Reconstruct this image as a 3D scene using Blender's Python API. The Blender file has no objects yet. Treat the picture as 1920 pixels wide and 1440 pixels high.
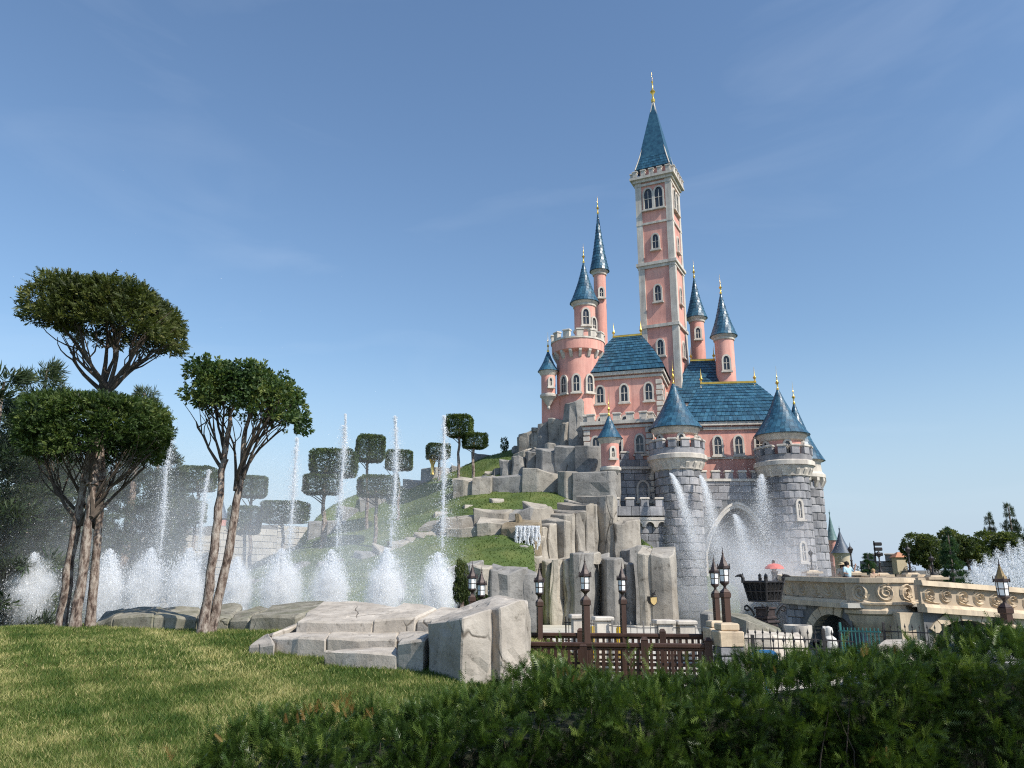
import bpy, bmesh, math, random
import numpy as np
from mathutils import Vector, Matrix, noise
random.seed(7)
RNG = np.random.default_rng(11)
R = math.radians
S = bpy.context.scene

# ------------------------------------------------------------------ camera
F = 1450.0                      # focal length in photo pixels (photo 1920 x 1440)
PITCH = R(13.76)
CAMZ = 1.6
cam_d = bpy.data.cameras.new('camera'); cam = bpy.data.objects.new('camera', cam_d)
S.collection.objects.link(cam)
cam_d.sensor_width = 36.0; cam_d.lens = 36.0 * F / 1920.0
cam_d.clip_start = 0.05; cam_d.clip_end = 6000
cam.location = (0, 0, CAMZ); cam.rotation_euler = (math.pi / 2 + PITCH, 0, 0)
S.camera = cam
S.render.resolution_x = 1024; S.render.resolution_y = 768

# ------------------------------------------------------------------ sky, sun, exposure
SUN_EL = R(44.0)
SUN_DIR = Vector((0.80, -0.60, 0)).normalized()       # towards the sun, horizontally: right, behind the camera
W = bpy.data.worlds.new('World'); S.world = W; W.use_nodes = True
nt = W.node_tree; nt.nodes.clear()
sky = nt.nodes.new('ShaderNodeTexSky'); sky.sky_type = 'NISHITA'; sky.sun_disc = False
sky.sun_elevation = SUN_EL
sky.sun_rotation = math.atan2(SUN_DIR.x, SUN_DIR.y)
sky.altitude = 100; sky.air_density = 1.35; sky.dust_density = 0.35; sky.ozone_density = 5.0
bg = nt.nodes.new('ShaderNodeBackground'); bg.inputs['Strength'].default_value = 0.113
wo = nt.nodes.new('ShaderNodeOutputWorld')
# faint high cirrus
tc = nt.nodes.new('ShaderNodeTexCoord')
mp = nt.nodes.new('ShaderNodeMapping'); mp.inputs['Scale'].default_value = (1.2, 1.2, 4.0); mp.inputs['Rotation'].default_value = (0.3, 0.5, 0.2)
nz = nt.nodes.new('ShaderNodeTexNoise'); nz.inputs['Scale'].default_value = 2.1; nz.inputs['Detail'].default_value = 7; nz.inputs['Distortion'].default_value = 0.9
rp = nt.nodes.new('ShaderNodeValToRGB'); rp.color_ramp.elements[0].position = 0.53; rp.color_ramp.elements[1].position = 0.95
rp.color_ramp.elements[1].color = (0.12, 0.12, 0.12, 1)
mx = nt.nodes.new('ShaderNodeMixRGB'); mx.inputs['Color2'].default_value = (7.0, 7.6, 8.4, 1)
L = nt.links.new
L(tc.outputs['Generated'], mp.inputs['Vector']); L(mp.outputs['Vector'], nz.inputs['Vector']); L(nz.outputs['Fac'], rp.inputs['Fac'])
# pale summer haze low over the horizon, all round
sx = nt.nodes.new('ShaderNodeSeparateXYZ'); L(tc.outputs['Generated'], sx.inputs[0])
hr = nt.nodes.new('ShaderNodeMapRange'); hr.interpolation_type = 'SMOOTHSTEP'; hr.inputs['From Min'].default_value = -0.02; hr.inputs['From Max'].default_value = 0.30; hr.inputs['To Min'].default_value = 0.9; hr.inputs['To Max'].default_value = 0.0
L(sx.outputs['Z'], hr.inputs['Value'])
hm_ = nt.nodes.new('ShaderNodeMixRGB'); hm_.inputs['Color2'].default_value = (3.3, 4.25, 5.5, 1); L(hr.outputs[0], hm_.inputs['Fac']); L(sky.outputs['Color'], hm_.inputs['Color1'])
L(rp.outputs['Color'], mx.inputs['Fac']); L(hm_.outputs['Color'], mx.inputs['Color1'])
L(mx.outputs['Color'], bg.inputs['Color']); L(bg.outputs['Background'], wo.inputs['Surface'])
sl = bpy.data.lights.new('sun', 'SUN'); sl.energy = 4.2; sl.angle = R(0.5); sl.color = (1.0, 0.95, 0.86)
sun = bpy.data.objects.new('sun', sl); S.collection.objects.link(sun)
sd = Vector((SUN_DIR.x * math.cos(SUN_EL), SUN_DIR.y * math.cos(SUN_EL), math.sin(SUN_EL)))
sun.rotation_euler = sd.to_track_quat('Z', 'Y').to_euler()
sun.location = sd * 100
vs = S.view_settings; vs.view_transform = 'Standard'; vs.look = 'None'; vs.gamma = 1.0; vs.use_curve_mapping = False
vs.exposure = 0.42
S.render.engine = 'CYCLES'
cy = S.cycles
cy.max_bounces = 6; cy.diffuse_bounces = 3; cy.glossy_bounces = 2; cy.transmission_bounces = 4; cy.transparent_max_bounces = 12
cy.use_denoising = False
cy.pixel_filter_type = 'BLACKMAN_HARRIS'; cy.filter_width = 1.15
try: cy.denoiser = 'OPENIMAGEDENOISE'
except Exception: pass

# ------------------------------------------------------------------ helpers
CP, SP = math.cos(PITCH), math.sin(PITCH)
def P(px, py, Y):
    """world point seen at photo pixel (px, py) when it stands Y metres in front"""
    u = (px - 960) / F; v = (720 - py) / F
    dy = CP - v * SP; dz = SP + v * CP
    s = Y / dy
    return Vector((u * s, Y, CAMZ + dz * s))
def X(px, Y, z=1.6):
    """world x at depth Y and height z for photo column px"""
    depth = Y * CP + (z - CAMZ) * SP
    return (px - 960) / F * depth
def Z(py, Y): return P(960, py, Y).z
def PZ(px, py, z):
    """ground point: where the pixel ray meets height z"""
    a = P(px, py, 1.0); d = a - Vector((0, 0, CAMZ)); t = (z - CAMZ) / d.z
    return Vector((0, 0, CAMZ)) + d * t

def link(o): S.collection.objects.link(o); return o
def thing(name, label, cat, loc=(0, 0, 0), rz=0.0, group=None):
    o = bpy.data.objects.new(name, None); link(o); o.empty_display_size = 0.2
    o.location = loc; o.rotation_euler = (0, 0, rz)
    tag(o, label, cat, group); return o
def tag(o, label, cat, group=None, kind=None):
    if label: o['label'] = label
    if cat: o['category'] = cat
    if group: o['group'] = group
    if kind: o['kind'] = kind
    return o
def structure(o, label=None, kind='structure'):
    o['kind'] = kind
    if label: o['label'] = label
    return o
def attach(o, parent, world):
    o.parent = parent
    if world and parent is not None:
        chain = Matrix.Identity(4); p = parent
        while p is not None:
            chain = (p.matrix_parent_inverse @ p.matrix_basis if p.parent else p.matrix_basis) @ chain
            p = p.parent
        o.matrix_parent_inverse = chain.inverted()
    return o
def mesh_obj(name, me, parent=None, world=True, loc=None, rz=None, scale=None):
    o = bpy.data.objects.new(name, me); link(o)
    if loc is not None: o.location = loc
    if rz is not None: o.rotation_euler = (0, 0, rz)
    if scale is not None: o.scale = scale
    if parent is not None: attach(o, parent, world)
    return o
def dup(root, loc=None, rz=None, scale=None, label=None):
    r = root.copy(); link(r)
    if loc is not None: r.location = loc
    if rz is not None: r.rotation_euler = (0, 0, rz)
    if scale is not None: r.scale = scale
    if label: r['label'] = label
    for ch in list(root.children):
        c = ch.copy(); link(c); c.parent = r
        for g in ch.children:
            d = g.copy(); link(d); d.parent = c
    return r

def fast_mesh(name, V, Fc, mat=None, tone=None, smooth=False):
    """V (n,3) float, Fc (m,k) int with constant k, tone (n,) per vertex"""
    V = np.asarray(V, np.float32); Fc = np.asarray(Fc, np.int32); m, k = Fc.shape
    me = bpy.data.meshes.new(name)
    me.vertices.add(len(V)); me.vertices.foreach_set('co', V.ravel())
    me.loops.add(m * k); me.loops.foreach_set('vertex_index', Fc.ravel())
    me.polygons.add(m); me.polygons.foreach_set('loop_start', np.arange(0, m * k, k, dtype=np.int32))
    me.polygons.foreach_set('loop_total', np.full(m, k, np.int32))
    if smooth: me.polygons.foreach_set('use_smooth', np.ones(m, bool))
    if tone is not None:
        at = me.attributes.new('tone', 'FLOAT', 'POINT'); at.data.foreach_set('value', np.asarray(tone, np.float32))
    me.update(calc_edges=True); me.validate()
    if mat: me.materials.append(mat)
    return me

class MB:
    def __init__(s): s.v = []; s.f = []; s.t = []; s.tone = 0.5
    def add(s, vs, fs):
        b = len(s.v); s.v += [tuple(p) for p in vs]; s.f += [tuple(b + i for i in f) for f in fs]; s.t += [s.tone] * len(vs); return s
    def box(s, c, d, rz=0.0, ch=0.0, taper=1.0):
        hx, hy, hz = d[0] / 2, d[1] / 2, d[2] / 2; ca, sa = math.cos(rz), math.sin(rz)
        def q(x, y, z): return (c[0] + x * ca - y * sa, c[1] + x * sa + y * ca, c[2] + z)
        if ch <= 0:
            v = [q(x, y, -hz) for x, y in ((-hx, -hy), (hx, -hy), (hx, hy), (-hx, hy))] + [q(x * taper, y * taper, hz) for x, y in ((-hx, -hy), (hx, -hy), (hx, hy), (-hx, hy))]
            return s.add(v, [(0, 3, 2, 1), (4, 5, 6, 7), (0, 1, 5, 4), (1, 2, 6, 5), (2, 3, 7, 6), (3, 0, 4, 7)])
        rings = []
        for z, i in ((-hz, ch), (-hz + ch, 0), (hz - ch, 0), (hz, ch)):
            rings.append([(-hx + i, -hy + i), (hx - i, -hy + i), (hx - i, hy - i), (-hx + i, hy - i)])
        v = []
        for (z, i), rg in zip(((-hz, ch), (-hz + ch, 0), (hz - ch, 0), (hz, ch)), rings): v += [q(x, y, z) for x, y in rg]
        fs = [(0, 3, 2, 1), (12, 13, 14, 15)]
        for k in range(3):
            for i in range(4): j = (i + 1) % 4; fs.append((4 * k + i, 4 * k + j, 4 * k + 4 + j, 4 * k + 4 + i))
        return s.add(v, fs)
    def lathe(s, prof, n=16, c=(0, 0, 0), a0=0.0, cap=True):
        v = []
        for r, z in prof:
            for i in range(n):
                a = a0 + 2 * math.pi * i / n; v.append((c[0] + r * math.cos(a), c[1] + r * math.sin(a), c[2] + z))
        fs = []
        for k in range(len(prof) - 1):
            for i in range(n):
                j = (i + 1) % n; fs.append((k * n + i, k * n + j, k * n + n + j, k * n + n + i))
        if cap: fs.append(tuple(range(n - 1, -1, -1))); fs.append(tuple((len(prof) - 1) * n + i for i in range(n)))
        return s.add(v, fs)
    def tube(s, path, rad, n=6, caps=True):
        path = [Vector(p) for p in path]; m = len(path)
        if not hasattr(rad, '__len__'): rad = [rad] * m
        v = []; up = Vector((0.13, 0.21, 1)).normalized()
        for k in range(m):
            t = (path[min(k + 1, m - 1)] - path[max(k - 1, 0)]).normalized()
            a = t.cross(up)
            if a.length < 1e-3: a = t.cross(Vector((1, 0, 0)))
            a.normalize(); b = t.cross(a)
            for i in range(n):
                w = 2 * math.pi * i / n; v.append(path[k] + (a * math.cos(w) + b * math.sin(w)) * rad[k])
        fs = []
        for k in range(m - 1):
            for i in range(n): j = (i + 1) % n; fs.append((k * n + i, k * n + n + i, k * n + n + j, k * n + j))
        if caps: fs.append(tuple(range(n))); fs.append(tuple((m - 1) * n + i for i in range(n - 1, -1, -1)))
        return s.add(v, fs)
    def prism(s, poly, z0, z1):
        n = len(poly); v = [(x, y, z0) for x, y in poly] + [(x, y, z1) for x, y in poly]
        fs = [tuple(range(n - 1, -1, -1)), tuple(range(n, 2 * n))] + [(i, (i + 1) % n, n + (i + 1) % n, n + i) for i in range(n)]
        return s.add(v, fs)
    def slab(s, pts, thick):
        """extrude a closed list of 3D points by vector thick"""
        n = len(pts); t = Vector(thick); v = [Vector(p) for p in pts] + [Vector(p) + t for p in pts]
        fs = [tuple(range(n)), tuple(range(2 * n - 1, n - 1, -1))] + [(i, n + i, n + (i + 1) % n, (i + 1) % n) for i in range(n)]
        return s.add(v, fs)
    def mesh(s, name, mat=None, smooth=False):
        me = bpy.data.meshes.new(name); me.from_pydata(s.v, [], s.f)
        bm = bmesh.new(); bm.from_mesh(me); bmesh.ops.recalc_face_normals(bm, faces=bm.faces); bm.to_mesh(me); bm.free()
        at = me.attributes.new('tone', 'FLOAT', 'POINT'); at.data.foreach_set('value', s.t)
        if smooth:
            me.polygons.foreach_set('use_smooth', [True] * len(me.polygons))
            try: me.set_sharp_from_angle(angle=R(38))
            except Exception: pass
        if mat: me.materials.append(mat)
        return me
    def build(s, name, mat=None, parent=None, world=True, smooth=False, loc=None, rz=None):
        return mesh_obj(name, s.mesh(name, mat, smooth), parent, world, loc, rz)

# ------------------------------------------------------------------ materials
def mat_new(name):
    m = bpy.data.materials.new(name); m.use_nodes = True; t = m.node_tree
    b = t.nodes['Principled BSDF']; return m, t, b
def N(t, typ, **kw):
    n = t.nodes.new(typ)
    for k, v in kw.items():
        if k in n.inputs: n.inputs[k].default_value = v
        else: setattr(n, k, v)
    return n
def ramp(t, src, stops):
    r = t.nodes.new('ShaderNodeValToRGB'); e = r.color_ramp.elements
    e[0].position = stops[0][0]; e[0].color = (*stops[0][1], 1); e[1].position = stops[-1][0]; e[1].color = (*stops[-1][1], 1)
    for p, c in stops[1:-1]: n = e.new(p); n.color = (*c, 1)
    t.links.new(src, r.inputs['Fac']); return r.outputs['Color']
def mixc(t, fac, a, b, typ='MIX'):
    m = t.nodes.new('ShaderNodeMixRGB'); m.blend_type = typ
    for s_, v in ((m.inputs['Fac'], fac), (m.inputs['Color1'], a), (m.inputs['Color2'], b)):
        if isinstance(v, bpy.types.NodeSocket): t.links.new(v, s_)
        elif isinstance(v, (int, float)): s_.default_value = v
        else: s_.default_value = (*v, 1)
    return m.outputs['Color']
def surf(name, stops, scale=3.0, rough=0.8, bump=0.3, bscale=None, metallic=0.0, detail=6, bdist=0.02, tone=0.0, stretch=None, stain=None, spec=0.4, streak=0.0):
    """plain weathered surface: noise-driven colour between stops, fine relief, tone attribute, optional stains"""
    m, t, b = mat_new(name)
    g = N(t, 'ShaderNodeNewGeometry')
    vec = g.outputs['Position']
    if stretch:
        mp_ = N(t, 'ShaderNodeMapping'); mp_.inputs['Scale'].default_value = stretch; t.links.new(vec, mp_.inputs['Vector']); vec = mp_.outputs['Vector']
    n1 = N(t, 'ShaderNodeTexNoise', Scale=scale, Detail=detail, Roughness=0.62); t.links.new(vec, n1.inputs['Vector'])
    col = ramp(t, n1.outputs['Fac'], stops)
    if tone:
        a = N(t, 'ShaderNodeAttribute', attribute_name='tone'); oi = N(t, 'ShaderNodeObjectInfo')
        ad = N(t, 'ShaderNodeMath', operation='ADD'); t.links.new(a.outputs['Fac'], ad.inputs[0]); t.links.new(oi.outputs['Random'], ad.inputs[1])
        fr = N(t, 'ShaderNodeMath', operation='FRACT'); t.links.new(ad.outputs[0], fr.inputs[0])
        tr = ramp(t, fr.outputs[0], [(0, (1 - tone,) * 3), (1, (1 + tone,) * 3)])
        col = mixc(t, 1.0, col, tr, 'MULTIPLY')
    if stain:
        sc, lo, hi, c, amt = stain
        n3 = N(t, 'ShaderNodeTexNoise', Scale=sc, Detail=5); t.links.new(g.outputs['Position'], n3.inputs['Vector'])
        f = ramp(t, n3.outputs['Fac'], [(lo, (0, 0, 0)), (hi, (amt,) * 3)]); col = mixc(t, f, col, c)
    if streak:      # rain streaks running down the surface
        ms_ = N(t, 'ShaderNodeMapping'); ms_.inputs['Scale'].default_value = (1, 1, 0.07); t.links.new(g.outputs['Position'], ms_.inputs['Vector'])
        n4 = N(t, 'ShaderNodeTexNoise', Scale=2.6, Detail=6, Roughness=0.7); t.links.new(ms_.outputs['Vector'], n4.inputs['Vector'])
        col = mixc(t, 1.0, col, ramp(t, n4.outputs['Fac'], [(0.36, (1 - streak, 1 - streak, 1 - streak * .9)), (0.58, (1, 1, 1))]), 'MULTIPLY')
    t.links.new(col, b.inputs['Base Color'])
    b.inputs['Roughness'].default_value = rough; b.inputs['Metallic'].default_value = metallic
    b.inputs['Specular IOR Level'].default_value = spec
    if bump:
        n2 = N(t, 'ShaderNodeTexNoise', Scale=bscale or scale * 4, Detail=8, Roughness=0.7); t.links.new(vec, n2.inputs['Vector'])
        bp = N(t, 'ShaderNodeBump', Strength=bump, Distance=bdist); t.links.new(n2.outputs['Fac'], bp.inputs['Height']); t.links.new(bp.outputs['Normal'], b.inputs['Normal'])
    return m
def rock_mat(name, lo, mid, hi, scale, crack, bd, stain=None, strz=0.5):
    """cast rock: mottled greys, dark hairline cracks, rough relief"""
    m, t, b = mat_new(name); g = N(t, 'ShaderNodeNewGeometry'); pos = g.outputs['Position']
    n1 = N(t, 'ShaderNodeTexNoise', Scale=scale, Detail=8, Roughness=0.65); t.links.new(pos, n1.inputs['Vector'])
    col = ramp(t, n1.outputs['Fac'], [(0.28, lo), (0.5, mid), (0.72, hi)])
    mp_ = N(t, 'ShaderNodeMapping'); mp_.inputs['Scale'].default_value = (1, 1, strz * 0.35); t.links.new(pos, mp_.inputs['Vector'])
    ns = N(t, 'ShaderNodeTexNoise', Scale=scale * 1.7, Detail=5); t.links.new(mp_.outputs['Vector'], ns.inputs['Vector'])
    f = ramp(t, ns.outputs['Fac'], [(0.5, (0, 0, 0)), (0.75, (0.55,) * 3)])
    col = mixc(t, f, col, tuple(c * 0.62 for c in mid))
    a = N(t, 'ShaderNodeAttribute', attribute_name='tone'); oi = N(t, 'ShaderNodeObjectInfo')
    ad = N(t, 'ShaderNodeMath', operation='ADD'); t.links.new(a.outputs['Fac'], ad.inputs[0]); t.links.new(oi.outputs['Random'], ad.inputs[1])
    fr = N(t, 'ShaderNodeMath', operation='FRACT'); t.links.new(ad.outputs[0], fr.inputs[0])
    col = mixc(t, 1.0, col, ramp(t, fr.outputs[0], [(0, (0.84, 0.84, 0.85)), (1, (1.1, 1.08, 1.05))]), 'MULTIPLY')
    # cracks
    mp2 = N(t, 'ShaderNodeMapping'); mp2.inputs['Scale'].default_value = (1, 1, strz); t.links.new(pos, mp2.inputs['Vector'])
    nd = N(t, 'ShaderNodeTexNoise', Scale=crack * 1.6, Detail=4); t.links.new(mp2.outputs['Vector'], nd.inputs['Vector'])
    va = N(t, 'ShaderNodeVectorMath', operation='SCALE'); va.inputs['Scale'].default_value = 0.38 / crack; t.links.new(nd.outputs['Color'], va.inputs[0])
    vb = N(t, 'ShaderNodeVectorMath', operation='ADD'); t.links.new(mp2.outputs['Vector'], vb.inputs[0]); t.links.new(va.outputs[0], vb.inputs[1])
    vo = N(t, 'ShaderNodeTexVoronoi', Scale=crack, feature='DISTANCE_TO_EDGE'); t.links.new(vb.outputs[0], vo.inputs['Vector'])
    cr = ramp(t, vo.outputs['Distance'], [(0.0, (0, 0, 0)), (0.014, (1, 1, 1))])
    ng = N(t, 'ShaderNodeTexNoise', Scale=crack * 1.1, Detail=2); t.links.new(pos, ng.inputs['Vector'])
    gate = ramp(t, ng.outputs['Fac'], [(0.52, (1, 1, 1)), (0.62, (0, 0, 0))])
    crg = mixc(t, gate, (1, 1, 1), cr)
    inv = N(t, 'ShaderNodeInvert'); t.links.new(gate, inv.inputs['Color'])
    crg = mixc(t, inv.outputs['Color'], (1, 1, 1), cr)
    col = mixc(t, 1.0, col, mixc(t, crg, (0.30, 0.28, 0.26), (1, 1, 1)), 'MULTIPLY')
    if stain:
        n3 = N(t, 'ShaderNodeTexNoise', Scale=stain[0], Detail=5); t.links.new(pos, n3.inputs['Vector'])
        col = mixc(t, ramp(t, n3.outputs['Fac'], [(stain[1], (0, 0, 0)), (stain[2], (stain[4],) * 3)]), col, stain[3])
    t.links.new(col, b.inputs['Base Color']); b.inputs['Roughness'].default_value = 0.92; b.inputs['Specular IOR Level'].default_value = 0.2
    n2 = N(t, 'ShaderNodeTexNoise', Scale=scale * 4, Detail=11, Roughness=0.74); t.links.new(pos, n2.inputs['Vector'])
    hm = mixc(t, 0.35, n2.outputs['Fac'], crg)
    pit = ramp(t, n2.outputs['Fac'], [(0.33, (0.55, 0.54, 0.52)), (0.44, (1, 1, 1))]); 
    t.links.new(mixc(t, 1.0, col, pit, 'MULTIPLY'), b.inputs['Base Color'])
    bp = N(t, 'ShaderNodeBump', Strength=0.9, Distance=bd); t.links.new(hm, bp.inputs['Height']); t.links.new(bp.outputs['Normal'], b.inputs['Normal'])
    return m
def leaf_mat(name, dark, mid, light, trans=0.3, rough=0.55, spec=0.35):
    m, t, b = mat_new(name); out = t.nodes['Material Output']
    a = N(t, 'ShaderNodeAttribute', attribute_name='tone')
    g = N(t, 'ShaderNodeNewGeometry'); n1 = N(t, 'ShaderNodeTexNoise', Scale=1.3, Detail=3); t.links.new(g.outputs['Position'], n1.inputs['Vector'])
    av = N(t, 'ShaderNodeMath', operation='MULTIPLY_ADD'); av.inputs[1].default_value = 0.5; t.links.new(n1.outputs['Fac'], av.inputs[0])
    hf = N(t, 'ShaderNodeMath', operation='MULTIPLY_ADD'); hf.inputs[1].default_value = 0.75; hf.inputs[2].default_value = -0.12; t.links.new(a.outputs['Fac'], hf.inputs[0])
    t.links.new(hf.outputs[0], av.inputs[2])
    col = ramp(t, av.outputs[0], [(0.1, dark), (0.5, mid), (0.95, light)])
    t.links.new(col, b.inputs['Base Color']); b.inputs['Roughness'].default_value = rough; b.inputs['Specular IOR Level'].default_value = spec
    tr = N(t, 'ShaderNodeBsdfTranslucent'); tc_ = mixc(t, 1.0, col, (1.25, 1.3, 0.6), 'MULTIPLY'); t.links.new(tc_, tr.inputs['Color'])
    ms = N(t, 'ShaderNodeMixShader'); ms.inputs[0].default_value = trans
    t.links.new(b.outputs[0], ms.inputs[1]); t.links.new(tr.outputs[0], ms.inputs[2]); t.links.new(ms.outputs[0], out.inputs['Surface'])
    return m

M = {}
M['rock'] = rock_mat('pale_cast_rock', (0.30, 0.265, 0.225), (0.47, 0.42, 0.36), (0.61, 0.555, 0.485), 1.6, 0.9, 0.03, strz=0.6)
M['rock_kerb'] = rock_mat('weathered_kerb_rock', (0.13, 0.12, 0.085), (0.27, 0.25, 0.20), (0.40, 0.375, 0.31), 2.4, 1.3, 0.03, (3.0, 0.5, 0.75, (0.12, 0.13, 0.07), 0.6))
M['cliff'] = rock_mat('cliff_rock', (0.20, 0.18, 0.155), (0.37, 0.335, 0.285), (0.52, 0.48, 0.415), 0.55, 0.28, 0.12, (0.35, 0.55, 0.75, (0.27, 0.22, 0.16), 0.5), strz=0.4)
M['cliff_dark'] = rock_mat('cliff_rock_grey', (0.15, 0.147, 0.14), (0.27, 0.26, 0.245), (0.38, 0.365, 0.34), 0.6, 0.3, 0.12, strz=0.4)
M['stone'] = surf('grey_castle_stone', [(0.3, (0.20, 0.20, 0.21)), (0.55, (0.30, 0.295, 0.30)), (0.8, (0.42, 0.40, 0.40))], 0.9, 0.9, 0.5, 5, bdist=0.07, tone=0.34, stain=(0.25, 0.5, 0.8, (0.40, 0.33, 0.30), 0.4), streak=0.25)
M['mortar'] = surf('stone_joint', [(0.3, (0.12, 0.12, 0.12)), (0.7, (0.19, 0.185, 0.18))], 2, 0.95, 0.3)
M['pink'] = surf('pink_render', [(0.25, (0.60, 0.27, 0.215)), (0.5, (0.74, 0.36, 0.285)), (0.75, (0.80, 0.45, 0.36))], 0.5, 0.8, 0.15, 6, stain=(0.8, 0.58, 0.85, (0.52, 0.25, 0.2), 0.4), streak=0.22)
M['trim'] = surf('pale_stone_trim', [(0.3, (0.52, 0.46, 0.39)), (0.7, (0.70, 0.64, 0.55))], 1.0, 0.85, 0.25, 8, stain=(0.9, 0.55, 0.8, (0.36, 0.31, 0.26), 0.5), streak=0.3)
M['roof'] = surf('blue_glazed_tile', [(0.3, (0.016, 0.050, 0.088)), (0.5, (0.026, 0.088, 0.140)), (0.75, (0.055, 0.145, 0.20))], 2.2, 0.38, 0.3, 9, tone=0.3, spec=0.5)
M['gold'] = surf('gilded_metal', [(0.3, (0.75, 0.45, 0.08)), (0.7, (0.95, 0.65, 0.18))], 3, 0.28, 0.05, metallic=0.9)
M['dark'] = surf('dark_interior', [(0.3, (0.02, 0.018, 0.016)), (0.7, (0.035, 0.03, 0.028))], 2, 0.8, 0)
M['glass'] = surf('dark_window_glass', [(0.3, (0.02, 0.022, 0.028)), (0.7, (0.05, 0.05, 0.06))], 2, 0.15, 0.05, spec=0.6)
M['wood'] = surf('dark_stained_wood', [(0.3, (0.034, 0.016, 0.011)), (0.7, (0.078, 0.038, 0.025))], 4, 0.5, 0.25, 30, stretch=(1, 1, 0.15), spec=0.4)
M['iron'] = surf('black_iron', [(0.3, (0.018, 0.017, 0.018)), (0.7, (0.05, 0.045, 0.045))], 6, 0.5, 0.2, 40, metallic=0.3)
M['lamp_metal'] = surf('brown_lamp_metal', [(0.3, (0.035, 0.026, 0.025)), (0.7, (0.085, 0.06, 0.055))], 7, 0.5, 0.2, 40, metallic=0.3)
M['bronze'] = surf('brass_roof_metal', [(0.3, (0.14, 0.10, 0.045)), (0.7, (0.24, 0.17, 0.075))], 7, 0.5, 0.2, 40, metallic=0.3)
M['teal'] = surf('teal_painted_iron', [(0.3, (0.02, 0.11, 0.11)), (0.7, (0.04, 0.19, 0.18))], 4, 0.5, 0.1)
M['yellow'] = surf('yellow_plastic', [(0.3, (0.75, 0.45, 0.02)), (0.7, (0.9, 0.6, 0.04))], 4, 0.45, 0.1)
M['blue_sign'] = surf('blue_sign_paint', [(0.3, (0.02, 0.11, 0.27)), (0.7, (0.03, 0.16, 0.36))], 4, 0.4, 0.05)
M['sign_face'] = surf('sign_face', [(0.3, (0.12, 0.20, 0.20)), (0.7, (0.22, 0.30, 0.26))], 6, 0.4, 0.05)
M['sand'] = surf('sandy_bridge_stone', [(0.28, (0.52, 0.40, 0.27)), (0.55, (0.64, 0.51, 0.355)), (0.8, (0.72, 0.59, 0.43))], 0.9, 0.85, 0.3, 9, tone=0.10, stain=(1.1, 0.55, 0.82, (0.34, 0.27, 0.19), 0.55), streak=0.3)
M['panel'] = surf('bridge_stone_recess_shade', [(0.3, (0.36, 0.28, 0.20)), (0.7, (0.50, 0.40, 0.29))], 1.5, 0.9, 0.3, 9)  # darker than the other bridge stone: recess shade behind the scrolls, as colour
M['paving'] = surf('pale_paving', [(0.3, (0.42, 0.385, 0.33)), (0.7, (0.58, 0.54, 0.47))], 0.7, 0.9, 0.2, 12)
M['ground'] = surf('far_ground', [(0.3, (0.045, 0.075, 0.022)), (0.7, (0.10, 0.13, 0.04))], 0.15, 0.95, 0.3)
M['hill'] = surf('hill_turf', [(0.25, (0.045, 0.078, 0.018)), (0.5, (0.088, 0.125, 0.029)), (0.75, (0.17, 0.18, 0.055))], 0.45, 0.95, 0.6, 14, bdist=0.08, stain=(0.22, 0.55, 0.75, (0.05, 0.09, 0.02), 0.6))
M['bark'] = surf('flaky_bark', [(0.36, (0.045, 0.030, 0.024)), (0.46, (0.17, 0.12, 0.095)), (0.56, (0.33, 0.27, 0.225)), (0.70, (0.46, 0.40, 0.34))], 13, 0.9, 1.0, 40, bdist=0.03, stretch=(1, 1, 0.4))
M['branch'] = surf('dark_branch_bark', [(0.3, (0.05, 0.038, 0.03)), (0.7, (0.11, 0.085, 0.065))], 9, 0.9, 0.5, 30)
M['yew'] = leaf_mat('yew_needles', (0.012, 0.030, 0.007), (0.060, 0.108, 0.021), (0.20, 0.26, 0.055), 0.25, 0.42, 0.5)
M['yew_brown'] = leaf_mat('yew_browned', (0.10, 0.05, 0.015), (0.22, 0.12, 0.035), (0.34, 0.22, 0.07), 0.25)
M['topiary'] = leaf_mat('topiary_leaves', (0.015, 0.034, 0.009), (0.056, 0.098, 0.024), (0.18, 0.22, 0.06), 0.28)
M['topiary2'] = leaf_mat('topiary_leaves_olive', (0.024, 0.036, 0.010), (0.090, 0.114, 0.030), (0.25, 0.24, 0.085), 0.28)
M['topiary3'] = leaf_mat('maple_like_leaves', (0.017, 0.040, 0.014), (0.060, 0.108, 0.034), (0.22, 0.25, 0.065), 0.3)
M['pine'] = leaf_mat('pine_needles', (0.010, 0.022, 0.010), (0.038, 0.062, 0.026), (0.11, 0.135, 0.055), 0.22)
M['fir'] = leaf_mat('fir_needles', (0.014, 0.036, 0.016), (0.042, 0.095, 0.038), (0.12, 0.19, 0.07), 0.28)
M['bush'] = leaf_mat('background_leaves', (0.028, 0.044, 0.014), (0.080, 0.11, 0.032), (0.18, 0.20, 0.065), 0.35)
M['grass'] = leaf_mat('lawn_blades', (0.045, 0.092, 0.016), (0.15, 0.20, 0.046), (0.62, 0.53, 0.25), 0.3, 0.6, 0.25)
M['hill_blades'] = leaf_mat('hill_turf_blades', (0.05, 0.085, 0.018), (0.115, 0.16, 0.038), (0.26, 0.26, 0.09), 0.35, 0.7, 0.15)
m, t, b = mat_new('water_spray'); M['spray'] = m
b.inputs['Base Color'].default_value = (0.97, 0.975, 0.98, 1); b.inputs['Roughness'].default_value = 0.35
tr = N(t, 'ShaderNodeBsdfTranslucent'); tr.inputs['Color'].default_value = (0.95, 0.97, 0.99, 1)
ms = N(t, 'ShaderNodeMixShader'); ms.inputs[0].default_value = 0.5
L2 = t.links.new; L2(b.outputs[0], ms.inputs[1]); L2(tr.outputs[0], ms.inputs[2]); L2(ms.outputs[0], t.nodes['Material Output'].inputs['Surface'])
m, t, b = mat_new('pond_water'); M['water'] = m
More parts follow.
